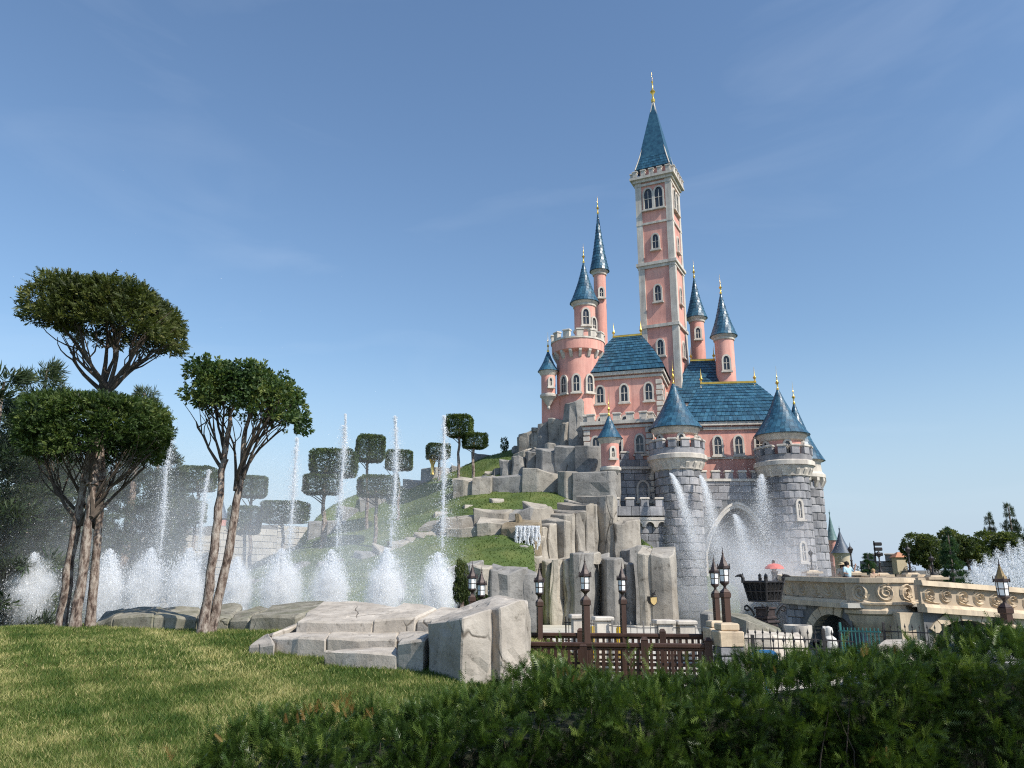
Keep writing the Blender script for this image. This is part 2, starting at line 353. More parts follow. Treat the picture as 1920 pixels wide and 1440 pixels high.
b.inputs['Base Color'].default_value = (0.03, 0.055, 0.05, 1); b.inputs['Roughness'].default_value = 0.08; b.inputs['IOR'].default_value = 1.33
n2 = N(t, 'ShaderNodeTexNoise', Scale=3.0, Detail=4); bp = N(t, 'ShaderNodeBump', Strength=0.35, Distance=0.05)
g = N(t, 'ShaderNodeNewGeometry'); t.links.new(g.outputs['Position'], n2.inputs['Vector']); t.links.new(n2.outputs['Fac'], bp.inputs['Height']); t.links.new(bp.outputs['Normal'], b.inputs['Normal'])
m, t, b = mat_new('frosted_lamp_glass'); M['frost'] = m
b.inputs['Base Color'].default_value = (0.86, 0.88, 0.88, 1); b.inputs['Roughness'].default_value = 0.25
def flat(name, c, rough=0.8):
    return surf(name, [(0.3, tuple(k * 0.85 for k in c)), (0.7, c)], 8, rough, 0.1)
# lawn soil: green to straw patches
m, t, b = mat_new('lawn_turf'); M['lawn'] = m
g = N(t, 'ShaderNodeNewGeometry')
n1 = N(t, 'ShaderNodeTexNoise', Scale=0.8, Detail=6, Roughness=0.65); t.links.new(g.outputs['Position'], n1.inputs['Vector'])
n2 = N(t, 'ShaderNodeTexNoise', Scale=30, Detail=5); t.links.new(g.outputs['Position'], n2.inputs['Vector'])
c1 = ramp(t, n1.outputs['Fac'], [(0.36, (0.045, 0.075, 0.016)), (0.52, (0.10, 0.115, 0.032)), (0.66, (0.22, 0.175, 0.075))])
c2 = ramp(t, n2.outputs['Fac'], [(0.3, (0.45, 0.45, 0.42)), (0.7, (1.1, 1.1, 1.0))])
t.links.new(mixc(t, 1.0, c1, c2, 'MULTIPLY'), b.inputs['Base Color']); b.inputs['Roughness'].default_value = 0.95; b.inputs['Specular IOR Level'].default_value = 0.1
bp = N(t, 'ShaderNodeBump', Strength=0.8, Distance=0.03); t.links.new(n2.outputs['Fac'], bp.inputs['Height']); t.links.new(bp.outputs['Normal'], b.inputs['Normal'])
# ------------------------------------------------------------------ ground, pond, hill, lawn
def smooth01(a, b, x):
    t = np.clip((np.asarray(x, float) - a) / (b - a), 0, 1); return t * t * (3 - 2 * t)
def grid_obj(name, xs, ys, zf, mat):
    GX, GY = np.meshgrid(xs, ys); GZ = zf(GX, GY); n, m = GX.shape
    V = np.stack([GX, GY, GZ], -1).reshape(-1, 3); idx = np.arange(n * m).reshape(n, m)
    Fc = np.stack([idx[:-1, :-1], idx[:-1, 1:], idx[1:, 1:], idx[1:, :-1]], -1).reshape(-1, 4)
    return mesh_obj(name, fast_mesh(name, V, Fc, mat, smooth=True))
b_ = MB(); b_.add([(-3000, -60, -2.3), (3000, -60, -2.3), (3000, 5000, -2.3), (-3000, 5000, -2.3)], [(0, 1, 2, 3)])
structure(b_.build('ground', M['ground']))
b_ = MB(); b_.add([(-34, 17.5, -1.75), (60, 17.5, -1.75), (60, 62, -1.75), (-34, 62, -1.75)], [(0, 1, 2, 3)])
structure(b_.build('water', M['water']), 'dark rippled moat water round the castle hill')
def lawn_z(x, y):
    x = np.asarray(x, float); y = np.asarray(y, float)
    z = 0.50 * smooth01(4.5, 16, y)
    z = z - 0.16 * smooth01(-0.9, 0.3, x) - 0.8 * smooth01(0.3, 2.2, x)
    z = z - 1.6 * smooth01(17.6, 21.0, y)
    z = z + 0.035 * np.sin(x * 0.9 + 1) * np.sin(y * 0.7) - 0.25 * smooth01(-9, -16, x)
    return z
structure(grid_obj('lawn', np.linspace(-22, 3.0, 150), np.linspace(-6, 21, 150), lawn_z, M['lawn']), 'sunlit lawn with straw-coloured dry patches sloping up to the trees')
b_ = MB(); b_.box((13, 8.5, -1.15), (21, 27, 0.86)); structure(b_.build('walkway', M['paving']), 'pale paved walkway behind the hedge')
b_ = MB(); b_.prism([(X(1000, 22), 22), (X(1340, 22), 22), (X(1300, 50), 50), (X(1010, 50), 50)], -2.0, -1.5); structure(b_.build('path', M['paving']), 'pale path leading to the cave in the cliff')
b_ = MB(); b_.box((-38, 34, -1.2), (30, 26, 1.9)); structure(b_.build('far_lawn', M['hill']), 'green bank beyond the pond')
b_ = MB(); b_.box((-30, 30.2, -0.23), (26, 1.6, 0.06)); structure(b_.build('footpath', M['paving']), 'pale footpath beyond the pond')

# hill: thin-plate surface through points read off the photograph at their own depths
hill_px = [(440, 1128, 42), (520, 1125, 41), (600, 1122, 41), (700, 1120, 41), (780, 1120, 42), (860, 1122, 43),
           (520, 1085, 47), (600, 1075, 48), (690, 1080, 45), (760, 1068, 46), (860, 1062, 46.5), (940, 1068, 46), (1000, 1082, 46),
           (880, 1004, 53), (800, 1024, 52), (720, 1035, 52), (640, 1045, 52), (560, 1058, 53), (470, 1085, 52),
           (940, 1012, 52), (985, 1040, 49), (860, 940, 62), (930, 933, 62), (1000, 932, 61), (1080, 944, 60), (780, 965, 62), (700, 990, 60), (690, 1003, 57), (620, 1010, 60), (540, 1045, 60), (480, 1066, 60),
           (900, 955, 58), (980, 952, 58), (820, 985, 57), (600, 978, 70), (660, 955, 71), (720, 932, 72), (780, 908, 74), (860, 878, 76), (940, 852, 78), (1010, 835, 79)]
hp = [tuple(P(*q)) for q in hill_px]
for x_, y_, z_ in [(-22, 46, -1.8), (-22, 60, -1.8), (-22, 75, -1.5), (-30, 50, -2), (-30, 80, -2), (-10, 38, -1.8), (0, 40, -1.9), (-20, 38, -2), (4, 40, -1.9), (8, 43, -2), (-20, 95, -2), (-5, 96, 0), (10, 96, 0), (14, 46, -2.2), (14, 52, -2.2), (20, 50, -2.2), (22, 60, -2.2), (26, 66, -2.2), (22, 90, -2), (15, 57, -1.5), (6, 80, 14), (12, 76, 10), (-16, 68, -1)]:
    hp.append((x_, y_, z_))
hp = np.array(hp)
def _k(d2): return np.where(d2 > 0, 0.5 * d2 * np.log(d2 + 1e-9), 0)
n_ = len(hp); D2 = ((hp[:, None, :2] - hp[None, :, :2]) ** 2).sum(-1)
A_ = np.zeros((n_ + 3, n_ + 3)); A_[:n_, :n_] = _k(D2) + np.eye(n_) * 1.0; A_[:n_, n_] = 1; A_[:n_, n_ + 1:] = hp[:, :2]; A_[n_:, :n_] = A_[:n_, n_:].T
w_ = np.linalg.solve(A_, np.concatenate([hp[:, 2], np.zeros(3)]))
CLX = [X(px_, Y_) for px_, Y_ in ((1000, 53.4), (1050, 55.6), (1112, 57.6), (1148, 58.8), (1190, 60.5))] + [30]; CLY = [53.4, 55.6, 57.6, 58.8, 60.5, 66]
def hill_z(x, y):
    x = np.asarray(x, float); y = np.asarray(y, float); q = np.stack([x.ravel(), y.ravel()], -1)
    d2 = ((q[:, None, :] - hp[None, :, :2]) ** 2).sum(-1)
    z = _k(d2) @ w_[:n_] + w_[n_] + q @ w_[n_ + 1:]
    z = np.clip(z, -2.4, 15.5).reshape(x.shape)
    cl = np.interp(x, CLX, CLY); front = (x > X(1004, 50)) & (y < cl); z = np.where(front, -2.4, z)
    st = (x > X(792, 55)) & (x < X(1002, 56)) & (y < 55.9); z = np.where(st, np.minimum(z, 4.0 + 0.05 * (y - 53)), z)
    st = (x > X(852, 62)) & (x < X(1120, 60)) & (y < 63.4); z = np.where(st, np.minimum(z, 7.9), z)
    low_ = (x > X(848, 45)) & (x <= X(1006, 47)) & (y < 46.0); z = np.where(low_, -2.4, z)
    return z + 0.07 * np.sin(x * 1.1 + y * 0.4) + 0.05 * np.sin(y * 1.7 - x * 0.6)
structure(grid_obj('hill', np.linspace(-31, 25, 200), np.linspace(38, 96, 200), hill_z, M['hill']), 'terraced green hill below the castle')
def hz(x, y): return float(hill_z(np.array([x]), np.array([y]))[0])

# ------------------------------------------------------------------ rocks
def rock(name, top, zb, mat, parent=None, flare=0.08, disp=0.05, cut=0.4, bevel=0.04, freq=1.2, seed=0):
    """top: closed ring of 3D points; straight sides down to zb, bevelled, cut up and roughened"""
    bm = bmesh.new(); c = sum((Vector(p) for p in top), Vector()) / len(top)
    tv = [bm.verts.new(p) for p in top]; bv = []
    for p in top:
        d = Vector((p[0] - c.x, p[1] - c.y, 0)); z = zb if not hasattr(zb, '__call__') else zb(p[0], p[1])
        bv.append(bm.verts.new((p[0] + d.x * flare, p[1] + d.y * flare, z)))
    n = len(top); cv = bm.verts.new(c)
    for i in range(n):
        j = (i + 1) % n; bm.faces.new((tv[i], tv[j], cv)); bm.faces.new((tv[i], bv[i], bv[j], tv[j]))
    bmesh.ops.recalc_face_normals(bm, faces=bm.faces)
    if bevel:
        es = [e for e in bm.edges if len(e.link_faces) == 2 and e.calc_face_angle(0) > 0.35]
        bmesh.ops.bevel(bm, geom=es, offset=bevel, segments=1, affect='EDGES', clamp_overlap=True)
    bmesh.ops.triangulate(bm, faces=[f for f in bm.faces if len(f.verts) > 4])
    for _ in range(4):
        es = [e for e in bm.edges if e.calc_length() > cut * 1.6]
        if not es or len(bm.faces) > 2600: break
        bmesh.ops.subdivide_edges(bm, edges=es, cuts=1, use_grid_fill=True)
    bmesh.ops.triangulate(bm, faces=[f for f in bm.faces if len(f.verts) > 3])
    so = Vector((seed * 3.7, seed * 1.3, seed * 5.1))
    for v in bm.verts:
        p = v.co * freq + so
        d = noise.noise_vector(p) * disp + noise.noise_vector(p * 3.1) * disp * 0.35
        # chipped ledges
        k = noise.noise(v.co * freq * 0.7 + so * 2)
        if k > 0.28: d += -v.normal * disp * 0.8
        v.co += d
    me = bpy.data.meshes.new(name); bm.to_mesh(me); bm.free(); me.materials.append(mat)
    return mesh_obj(name, me, parent)
def px_rock(name, ring, zb, mat, parent=None, **k): return rock(name, [P(*q) for q in ring], zb, mat, parent, **k)

# near boulder on the lawn edge
g_ = thing('boulder', 'big pale boulder with upright facets at the right end of the stone steps', 'boulder', (X(880, 11.5), 11.5, 0.1))
px_rock('rock_face', [(801, 1166, 11.15), (868, 1157, 10.35), (884, 1152, 10.42), (918, 1144, 10.55), (921, 1143, 10.75), (937, 1139, 10.62), (962, 1128, 10.72), (984, 1121, 10.85), (994, 1160, 11.3), (989, 1124, 12.4), (930, 1116, 13.2), (868, 1136, 12.6), (822, 1158, 11.9)], -0.6, M['rock'], g_, flare=0.01, disp=0.03, cut=0.11, bevel=0.018, freq=2.2, seed=1)
px_rock('side_block', [(746, 1203, 11.35), (798, 1196, 11.1), (804, 1190, 11.45), (802, 1186, 11.9), (752, 1196, 12.0)], -0.4, M['rock'], g_, flare=0.02, disp=0.03, cut=0.15, bevel=0.03, freq=1.8, seed=2)
px_rock('fallen_slab', [(957, 1282, 10.35), (994, 1280, 10.4), (1000, 1240, 10.9), (985, 1222, 11.2), (960, 1260, 10.7)], -0.4, M['rock'], g_, flare=0.05, disp=0.02, cut=0.15, bevel=0.02, freq=1.8, seed=3)
g_ = thing('stone_steps', 'broad pale rock ledges stepping down to the lawn beside the boulder', 'rock ledge', (X(700, 13), 13, 0.2))
for i_, (ring, dz) in enumerate([
        ([(553, 1163, 13.6), (640, 1164, 13.4), (700, 1166, 13.3), (752, 1138, 15.0), (668, 1126, 15.8), (604, 1128, 15.6)], 0),
        ([(700, 1162, 13.3), (780, 1158, 13.2), (822, 1136, 14.6), (756, 1129, 15.4)], 0),
        ([(782, 1163, 13.2), (850, 1160, 12.9), (884, 1142, 14.4), (828, 1136, 15.0)], 0),
        ([(503, 1192, 12.9), (560, 1197, 12.55), (612, 1199, 12.4), (622, 1184, 13.5), (556, 1183, 13.7)], 0),
        ([(612, 1197, 12.4), (690, 1197, 12.2), (742, 1199, 12.05), (750, 1184, 13.3), (620, 1184, 13.5)], 0),
        ([(742, 1197, 12.05), (802, 1191, 11.95), (806, 1181, 13.1), (746, 1184, 13.3)], 0),
        ([(606, 1218, 11.75), (690, 1222, 11.5), (744, 1226, 11.35), (748, 1212, 12.1), (660, 1212, 12.3)], 0),
        ([(463, 1210, 12.7), (500, 1188, 13.5), (506, 1187, 13.0), (516, 1206, 12.5)], 0),
        ([(500, 1190, 13.4), (556, 1170, 14.6), (566, 1166, 14.2), (512, 1188, 13.2)], 0)]):
    px_rock('rock_slab', ring, -0.4, M['rock'], g_, flare=0.02, disp=0.03, cut=0.16, bevel=0.03, freq=1.7, seed=10 + i_)
g_ = thing('rock_kerb', 'long weathered low rock kerb behind the two leaning tree trunks', 'rock kerb', (X(380, 17), 17, 0.3))
for i_, ring in enumerate([
        [(168, 1178, 17.2), (212, 1158, 16.9), (222, 1152, 17.0), (262, 1142, 18.2), (232, 1138, 18.8), (196, 1146, 18.4)],
        [(211, 1156, 16.9), (290, 1153, 16.7), (306, 1138, 18.3), (260, 1136, 18.6), (228, 1144, 18.2)],
        [(288, 1153, 16.7), (372, 1156, 16.6), (378, 1140, 18.0), (300, 1137, 18.5)],
        [(370, 1157, 16.6), (432, 1160, 16.5), (456, 1134, 18.2), (440, 1130, 18.6), (378, 1139, 18.3)],
        [(428, 1160, 16.5), (468, 1158, 16.3), (506, 1136, 18.0), (490, 1131, 18.4), (440, 1146, 17.6)],
        [(466, 1157, 16.2), (556, 1154, 15.9), (622, 1128, 17.6), (560, 1126, 18.2), (506, 1138, 17.6)]]):
    px_rock('kerb_rock', ring, -0.5, M['rock_kerb'], g_, flare=0.02, disp=0.04, cut=0.2, bevel=0.05, freq=1.3, seed=30 + i_)

# cliff: upright rock columns, each its own piece
cliff = thing('rock_cliff', 'tall grey rock cliff of upright facets carrying the castle', 'cliff', (X(1100, 54), 54, -1.2))
_cs = [0]
def column(c, w, d, ztop, zb, mat, parent, rz=0.0, slope=(0, 0), name='rock_column', cut=1.0, disp=0.14):
    _cs[0] += 1; rnd = random.Random(_cs[0] * 13)
    ring = []
    tx, ty = rnd.uniform(-.16, .16), rnd.uniform(.0, .13)
    base = [(-.5, -.5), (-.1, -.58), (.32, -.5), (.5, -.3), (.5, .5), (-.5, .5)]
    for x, y in base:
        x = (x + rnd.uniform(-.07, .07)) * w; y = (y + rnd.uniform(-.08, .08)) * d
        ca, sa = math.cos(rz), math.sin(rz)
        ring.append(Vector((c[0] + x * ca - y * sa, c[1] + x * sa + y * ca, ztop + (slope[0] + tx) * x + (slope[1] + ty) * y + rnd.uniform(-.10, .10) * min(w, 2.0))))
    return rock(name, ring, zb, mat, parent, flare=rnd.uniform(0.0, 0.06), disp=disp, cut=cut, bevel=min(0.07, w * 0.07), freq=0.6, seed=_cs[0])
def cliff_face(pts, zb, parent, mats, step=1.6, depth=2.4, jit=0.6, zjit=0.5, cut=0.9, slope=(0, 0.05), disp=0.14):
    """columns side by side along a line of (px, py_top, Y)"""
    W_ = [P(*q) for q in pts]; rnd = random.Random(int(abs(W_[0].x) * 100) + len(pts))
    for a, b in zip(W_[:-1], W_[1:]):
        n = max(1, round((b - a).xy.length / step)); ang = math.atan2(b.y - a.y, b.x - a.x)
        for k in range(n):
            t = (k + 0.5) / n; p = a.lerp(b, t); w = (b - a).xy.length / n * rnd.uniform(1.02, 1.5)
            off = rnd.uniform(-jit, jit); nx, ny = -math.sin(ang), math.cos(ang)
            column((p.x + nx * (off + depth / 2), p.y + ny * (off + depth / 2)), w, depth, p.z + rnd.uniform(-zjit, zjit), zb, rnd.choice(mats), parent, ang + rnd.uniform(-.14, .14), slope, cut=cut, disp=disp)
c1, c2 = M['cliff'], M['cliff_dark']
# crags beside the pink walls
cliff_face([(946, 868, 77), (964, 826, 73), (990, 812, 71), (1004, 795, 70), (1022, 778, 69.5), (1044, 790, 68.5), (1066, 812, 68)], 5, cliff, [c1, c1, c2], 1.0, 2.2, 0.5, 0.5, cut=0.7)
cliff_face([(962, 850, 71), (1000, 838, 69), (1040, 836, 67.5), (1080, 832, 67)], 5, cliff, [c1, c2, c1], 1.1, 2.0, 0.4, 0.5, cut=0.7)
column((X(1078, 68, 15), 68.5), 1.5, 1.6, Z(752, 68), 6, c2, cliff, 0.2, (0.3, 0)); column((X(1094, 68, 15), 68.9), 1.2, 1.6, Z(772, 68), 6, c1, cliff, -0.1, (-0.3, 0)); column((X(1060, 68, 13), 68.5), 1.0, 1.6, Z(792, 68), 6, c1, cliff, 0.1, (0.4, 0))
# broad mid faces
cliff_face([(1004, 840, 65), (1048, 832, 64), (1090, 830, 63.2), (1128, 828, 63)], 4, cliff, [c2, c1, c1], 1.7, 3.0, 0.3, 0.12)
cliff_face([(856, 900, 64), (920, 889, 63.5), (980, 884, 63), (1044, 880, 62.5)], 5, cliff, [c1, c1, c2], 1.9, 2.6, 0.18, 0.1)
cliff_face([(905, 876, 68), (960, 862, 67), (1005, 850, 66)], 6, cliff, [c1, c2], 1.1, 2.0, 0.5, 0.4, cut=0.7)
cliff_face([(1044, 888, 61.5), (1086, 884, 60.8), (1138, 882, 60)], 3, cliff, [c2, c1], 2.0, 2.8, 0.5, 0.3)
# tall main face
cliff_face([(996, 1008, 52.5), (1020, 992, 53), (1050, 972, 54), (1080, 958, 55), (1112, 940, 56), (1148, 926, 57)], -2.1, cliff, [c1, c1, c1, c2], 0.85, 3.0, 0.38, 0.12, disp=0.17)
cliff_face([(1148, 950, 56.5), (1168, 1005, 56), (1188, 1030, 55.5)], -2.1, cliff, [c1, c2], 0.9, 2.4, 0.3, 0.4)
cliff_face([(1016, 1052, 50.5), (1050, 1040, 50), (1092, 1036, 49.4)], -2.1, cliff, [c1, c1, c2], 0.8, 2.6, 0.36, 0.12, disp=0.17)
cliff_face([(1092, 1040, 50.8), (1124, 1034, 50.8)], 2.2, cliff, [c1], 1.2, 2.2, 0.25, 0.2)     # over the cave mouth
cliff_face([(1138, 1038, 50.6), (1172, 1046, 50.8), (1190, 1042, 51)], -2.1, cliff, [c2, c2], 1.0, 2.4, 0.5, 0.2)
cliff_face([(1192, 1038, 49.6), (1226, 1034, 49.2), (1262, 1036, 49)], -2.1, cliff, [c1], 1.25, 2.6, 0.18, 0.1, disp=0.09)
cliff_face([(1088, 1048, 53.4), (1138, 1048, 53.4)], -2.1, cliff, [c2], 1.2, 1.6, 0.1, 0.1)      # back of the cave
# lower retaining rocks
lower = thing('rock_wall', 'dark grey retaining rock wall under the lower grass slope', 'rock wall', (X(930, 45), 45, -1.2))
cliff_face([(842, 1062, 45.5), (890, 1056, 45.2), (940, 1064, 45), (985, 1070, 45), (1012, 1076, 45.5)], -2.1, lower, [c2, c2, c1], 1.0, 1.6, 0.14, 0.06)
bank = thing('rock_bank', 'pale rock banks round the cascade on the upper terrace', 'rock bank', (X(920, 56), 56, 3))
cliff_face([(790, 985, 56), (840, 972, 55.6), (900, 958, 55.4), (950, 953, 55.3), (1000, 948, 55.3), (1040, 946, 56)], 2.5, bank, [c1, c1, c1, c2], 1.7, 1.8, 0.16, 0.08, slope=(0, 0.05))
cliff_face([(846, 988, 54.6), (900, 980, 54.0), (950, 975, 53.8)], 2.0, bank, [c1], 1.7, 1.4, 0.2, 0.1)
cliff_face([(905, 995, 53), (940, 1012, 51.8), (975, 1034, 50.6), (1000, 1046, 50.2)], 0.5, bank, [c2, c2, c1], 1.5, 1.2, 0.2, 0.2, slope=(0, 0))
terrace = thing('terrace_edge', 'thin pale rock edging winding across the green hillside', 'rock edging', (X(720, 55), 55, 3))
cliff_face([(600, 1062, 50.5), (680, 1040, 51), (740, 1022, 52.5), (800, 1004, 54), (830, 990, 55.5)], -1, terrace, [c1, c1, c2], 1.5, 0.9, 0.15, 0.12, slope=(0, 0.25))
cliff_face([(820, 968, 59), (880, 951, 59), (925, 938, 59.5), (948, 934, 60)], 2, terrace, [c1], 1.5, 0.9, 0.15, 0.1, slope=(0, 0.2))
cliff_face([(480, 1100, 47.5), (540, 1075, 49.5), (600, 1045, 53)], -1.6, terrace, [c2, c1], 1.6, 0.8, 0.15, 0.1, slope=(0, 0.2))
ridge = thing('ridge_rocks', 'low rocks along the skyline of the green hill', 'rocks', (X(800, 74), 74, 8))
cliff_face([(592, 985, 69), (640, 962, 70), (690, 940, 71), (735, 925, 72)], 0, ridge, [c1, c2], 1.6, 1.2, 0.3, 0.4)
cliff_face([(770, 905, 73), (810, 890, 74), (850, 880, 75), (900, 866, 76), (945, 852, 77)], 4, ridge, [c2, c1, c2], 1.8, 1.4, 0.3, 0.5)
# boulder behind the twin lamps
g_ = thing('rock_outcrop', 'lichen-stained rock outcrop behind the twin lamps and the brazier', 'rock', (X(1390, 21), 21, -0.9))
px_rock('rock_face', [(1312, 1146, 21), (1345, 1155, 20.4), (1365, 1148, 20.4), (1400, 1160, 20), (1440, 1176, 20), (1466, 1188, 20.5), (1462, 1180, 23), (1400, 1152, 23.5), (1330, 1142, 23)], -1.3, M['rock_kerb'], g_, disp=0.06, cut=0.3, bevel=0.05, seed=71)
px_rock('rock_foot', [(1390, 1195, 18.6), (1450, 1190, 18.4), (1508, 1200, 18.6), (1500, 1188, 20), (1400, 1180, 20.2)], -1.3, M['rock'], g_, disp=0.06, cut=0.3, bevel=0.05, seed=72)
px_rock('dark_pillar', [(1313, 1146, 17.6), (1330, 1148, 17.4), (1342, 1150, 17.6), (1336, 1148, 18.4), (1316, 1146, 18.4)], -1.3, M['cliff_dark'], g_, disp=0.03, cut=0.3, bevel=0.03, seed=73)

# tufted turf over the hillside
n = 70000; x = RNG.uniform(-22, 12, n); y = RNG.uniform(41, 78, n); z = hill_z(x, y); k_ = z > -1.2; x, y, z = x[k_], y[k_], z[k_]; n = len(x)
h_ = RNG.uniform(.05, .13, n); a_ = RNG.uniform(0, 6.283, n); w_h = RNG.uniform(.02, .05, n); B = np.stack([x, y, z - .02], -1); sx_ = np.stack([np.cos(a_) * w_h, np.sin(a_) * w_h, 0 * a_], -1); tip = B + np.stack([RNG.normal(0, .07, n), RNG.normal(0, .07, n), h_], -1)
V = np.stack([B - sx_, B + sx_, tip], 1).reshape(-1, 3); tn = np.clip(.35 + .25 * np.sin(x * .5 + y * .33) + RNG.normal(0, .2, n), 0, 1)
tag(mesh_obj('hill_grass', fast_mesh('hill_grass', V, np.arange(3 * n).reshape(n, 3), M['hill_blades'], np.repeat(tn, 3))), 'tufted green turf on the terraced hillside', 'grass', kind='stuff')
# ------------------------------------------------------------------ foliage scatter
def sprig(pairs, needle, width, angle=55, droop=0.15, stem=True):
    """flat spray of needles along +Y, length 1 -> (V, F triangles)"""
    V, Fc = [], []
    for i in range(pairs):
        y = 0.08 + 0.86 * i / max(1, pairs - 1); l = needle * (1 - 0.45 * (i / pairs) ** 2)
        for s_ in (-1, 1):
            a = R(angle) * (1 - 0.25 * i / pairs); dx, dy = math.sin(a) * s_, math.cos(a)
            px_, py_ = -dy * s_, dx * s_
            b = len(V)
            V += [(px_ * width * -.5, y + py_ * width * -.5, 0), (px_ * width * .5, y + py_ * width * .5, 0), (dx * l, y + dy * l, -droop * l + 0.12 * l * ((i * 7) % 3 - 1))]
            Fc.append((b, b + 1, b + 2))
    b = len(V); V += [(-width * .3, 0, 0), (width * .3, 0, 0), (0, 1.0 + needle * .6, 0.03)]; Fc.append((b, b + 1, b + 2))
    return np.array(V), np.array(Fc)
def tuft(n, seed, width=0.10, spread=0.8, quad=False):
    """brush of needles / leaves growing from the origin along +Y"""
    r = np.random.default_rng(seed); V, Fc = [], []
    for i in range(n):
        d = np.array([r.normal(0, spread), 1.0, r.normal(0, spread)]); d /= np.linalg.norm(d); s_ = r.uniform(0.6, 1.0)
        side = np.cross(d, r.normal(size=3)); side /= np.linalg.norm(side); b = len(V)
        o = d * r.uniform(0, .35)
        V += [o - side * width * .25, o + d * s_ * .55 + side * width * .5, o + d * s_, o + d * s_ * .55 - side * width * .5]
        Fc += [(b, b + 1, b + 2), (b, b + 2, b + 3)]
    return np.array(V), np.array(Fc)
def scatter(tpl, pos, dirs, size, roll=None, tone=None):
    V, Fc = tpl; n = len(pos); d = dirs / np.linalg.norm(dirs, axis=1, keepdims=True)
    ref = RNG.normal(size=(n, 3)) if roll is None else roll
    s_ = np.cross(d, ref); s_ /= (np.linalg.norm(s_, axis=1, keepdims=True) + 1e-9); u = np.cross(s_, d)
    B = np.stack([s_, d, u], 1) * size[:, None, None]
    W_ = np.einsum('vk,nkj->nvj', V, B) + pos[:, None, :]
    Ft = Fc[None] + (np.arange(n) * len(V))[:, None, None]
    tone = RNG.random(n) if tone is None else tone
    return W_.reshape(-1, 3), Ft.reshape(-1, Fc.shape[1]), np.repeat(tone, len(V))
def join_sc(parts):
    V, Fc, T, b = [], [], [], 0
    for v, f, t_ in parts: V.append(v); Fc.append(f + b); T.append(t_); b += len(v)
    return np.concatenate(V), np.concatenate(Fc), np.concatenate(T)
def vnoise(p, f, seed=0):
    q = p * f + seed * 17.3
    return (np.sin(q[:, 0] * 1.7 + np.sin(q[:, 1] * 1.3 + 2)) + np.sin(q[:, 1] * 1.9 + np.sin(q[:, 2] * 1.1)) + np.sin(q[:, 2] * 2.1 + np.sin(q[:, 0] * 1.5 + 1))) / 3
def super_pts(n, rad, e, depth=0.25, zlo=-1.0, seed=0, lump=0.07, lf=1.6):
    """points in the outer shell of a rounded box, with outward directions"""
    d = RNG.normal(size=(n, 3)); d /= np.linalg.norm(d, axis=1, keepdims=True)
    k = (np.abs(d) ** e).sum(1) ** (-1 / e)
    p = d * k[:, None]; keep = p[:, 2] > zlo; p = p[keep]; d = d[keep]
    sh = 1 - np.abs(RNG.normal(0, depth, len(p))).clip(0, 0.85)
    nrm = np.sign(p) * np.abs(p) ** (e - 1) / np.array(rad); nrm /= np.linalg.norm(nrm, axis=1, keepdims=True)
    q = p * np.array(rad); q = q * (sh * (1 + lump * vnoise(q, lf, seed)))[:, None]
    return q, nrm

# ---- lawn blades
def blades(n, xf, yf, hmin, hmax, wmin, wmax):
    x, y = xf(n), yf(n); keep = np.ones(n, bool)
    z = lawn_z(x, y); h = RNG.uniform(hmin, hmax, n); w = RNG.uniform(wmin, wmax, n)
    a = RNG.uniform(0, 2 * math.pi, n); lean = RNG.normal(0, 0.55, (n, 2)) * h[:, None]
    B = np.stack([x, y, z - 0.005], -1); sx = np.stack([np.cos(a) * w, np.sin(a) * w, 0 * a], -1)
    tip = np.stack([x + lean[:, 0], y + lean[:, 1], z + h * 0.85], -1)
    V = np.stack([B - sx, B + sx, tip], 1).reshape(-1, 3); Fc = np.arange(3 * n).reshape(n, 3)
    pt = np.stack([x, y, 0 * x], -1)
    pr = np.stack([x * .83 + y * .56, y * .83 - x * .56, x * .4 + y * .3], -1); dry = 0.37 + 0.20 * vnoise(pr, 0.8, 1) + 0.26 * vnoise(pr, 1.9, 4) + 0.26 * vnoise(pr, 4.1, 7) + .16 * vnoise(pr, 9, 3)
    tone = np.clip(dry + RNG.normal(0, 0.24, n) + .45 * (RNG.random(n) < .13), 0, 1)
    return V, Fc, np.repeat(tone, 3)
def band(n0, y0, y1, hm, w):
    def yf(n): return RNG.uniform(y0, y1, n)
    ys = yf(n0); xs = RNG.uniform(-1, 1, n0); xl = -0.72 * ys - 1.0; xr = np.minimum(0.12 * ys + 0.3, 1.4)
    xs = xl + (xr - xl) * (xs + 1) / 2
    return blades(n0, lambda n: xs, lambda n: ys, hm * .5, hm, w * .5, w)
V, Fc, T = join_sc([band(120000, 4.3, 7.5, 0.075, 0.0042), band(120000, 7.5, 11, 0.08, 0.006), band(110000, 11, 18.2, 0.08, 0.009)])
go = mesh_obj('grass', fast_mesh('grass', V, Fc, M['grass'], T)); tag(go, 'short mown grass, green mixed with dry straw, on the near lawn', 'grass', kind='stuff')

# ---- yew hedge: top line read at its own depth
HDZ = 0.10
HL = [(300, 1450, 3.30), (345, 1400, 3.35), (385, 1366, 3.45), (450, 1362, 3.55), (540, 1352, 3.6), (640, 1326, 3.75), (760, 1330, 3.85), (860, 1302, 3.95), (960, 1276, 4.1), (1060, 1262, 4.2), (1200, 1260, 4.25), (1310, 1264, 4.3), (1360, 1244, 4.3), (1430, 1240, 4.3), (1500, 1240, 4.3), (1570, 1226, 4.3), (1640, 1216, 4.3), (1720, 1212, 4.3), (1800, 1198, 4.35), (1920, 1174, 4.4), (2040, 1166, 4.5)]
hw = [P(*q) - Vector((0, 0, HDZ)) for q in HL]; hx = np.array([p.x for p in hw]); hy = np.array([p.y for p in hw]); hzv = np.array([p.z for p in hw])
hedge = thing('yew_hedge', 'dark green clipped yew hedge running across the foreground', 'hedge', (1.0, 4.2, -0.4))
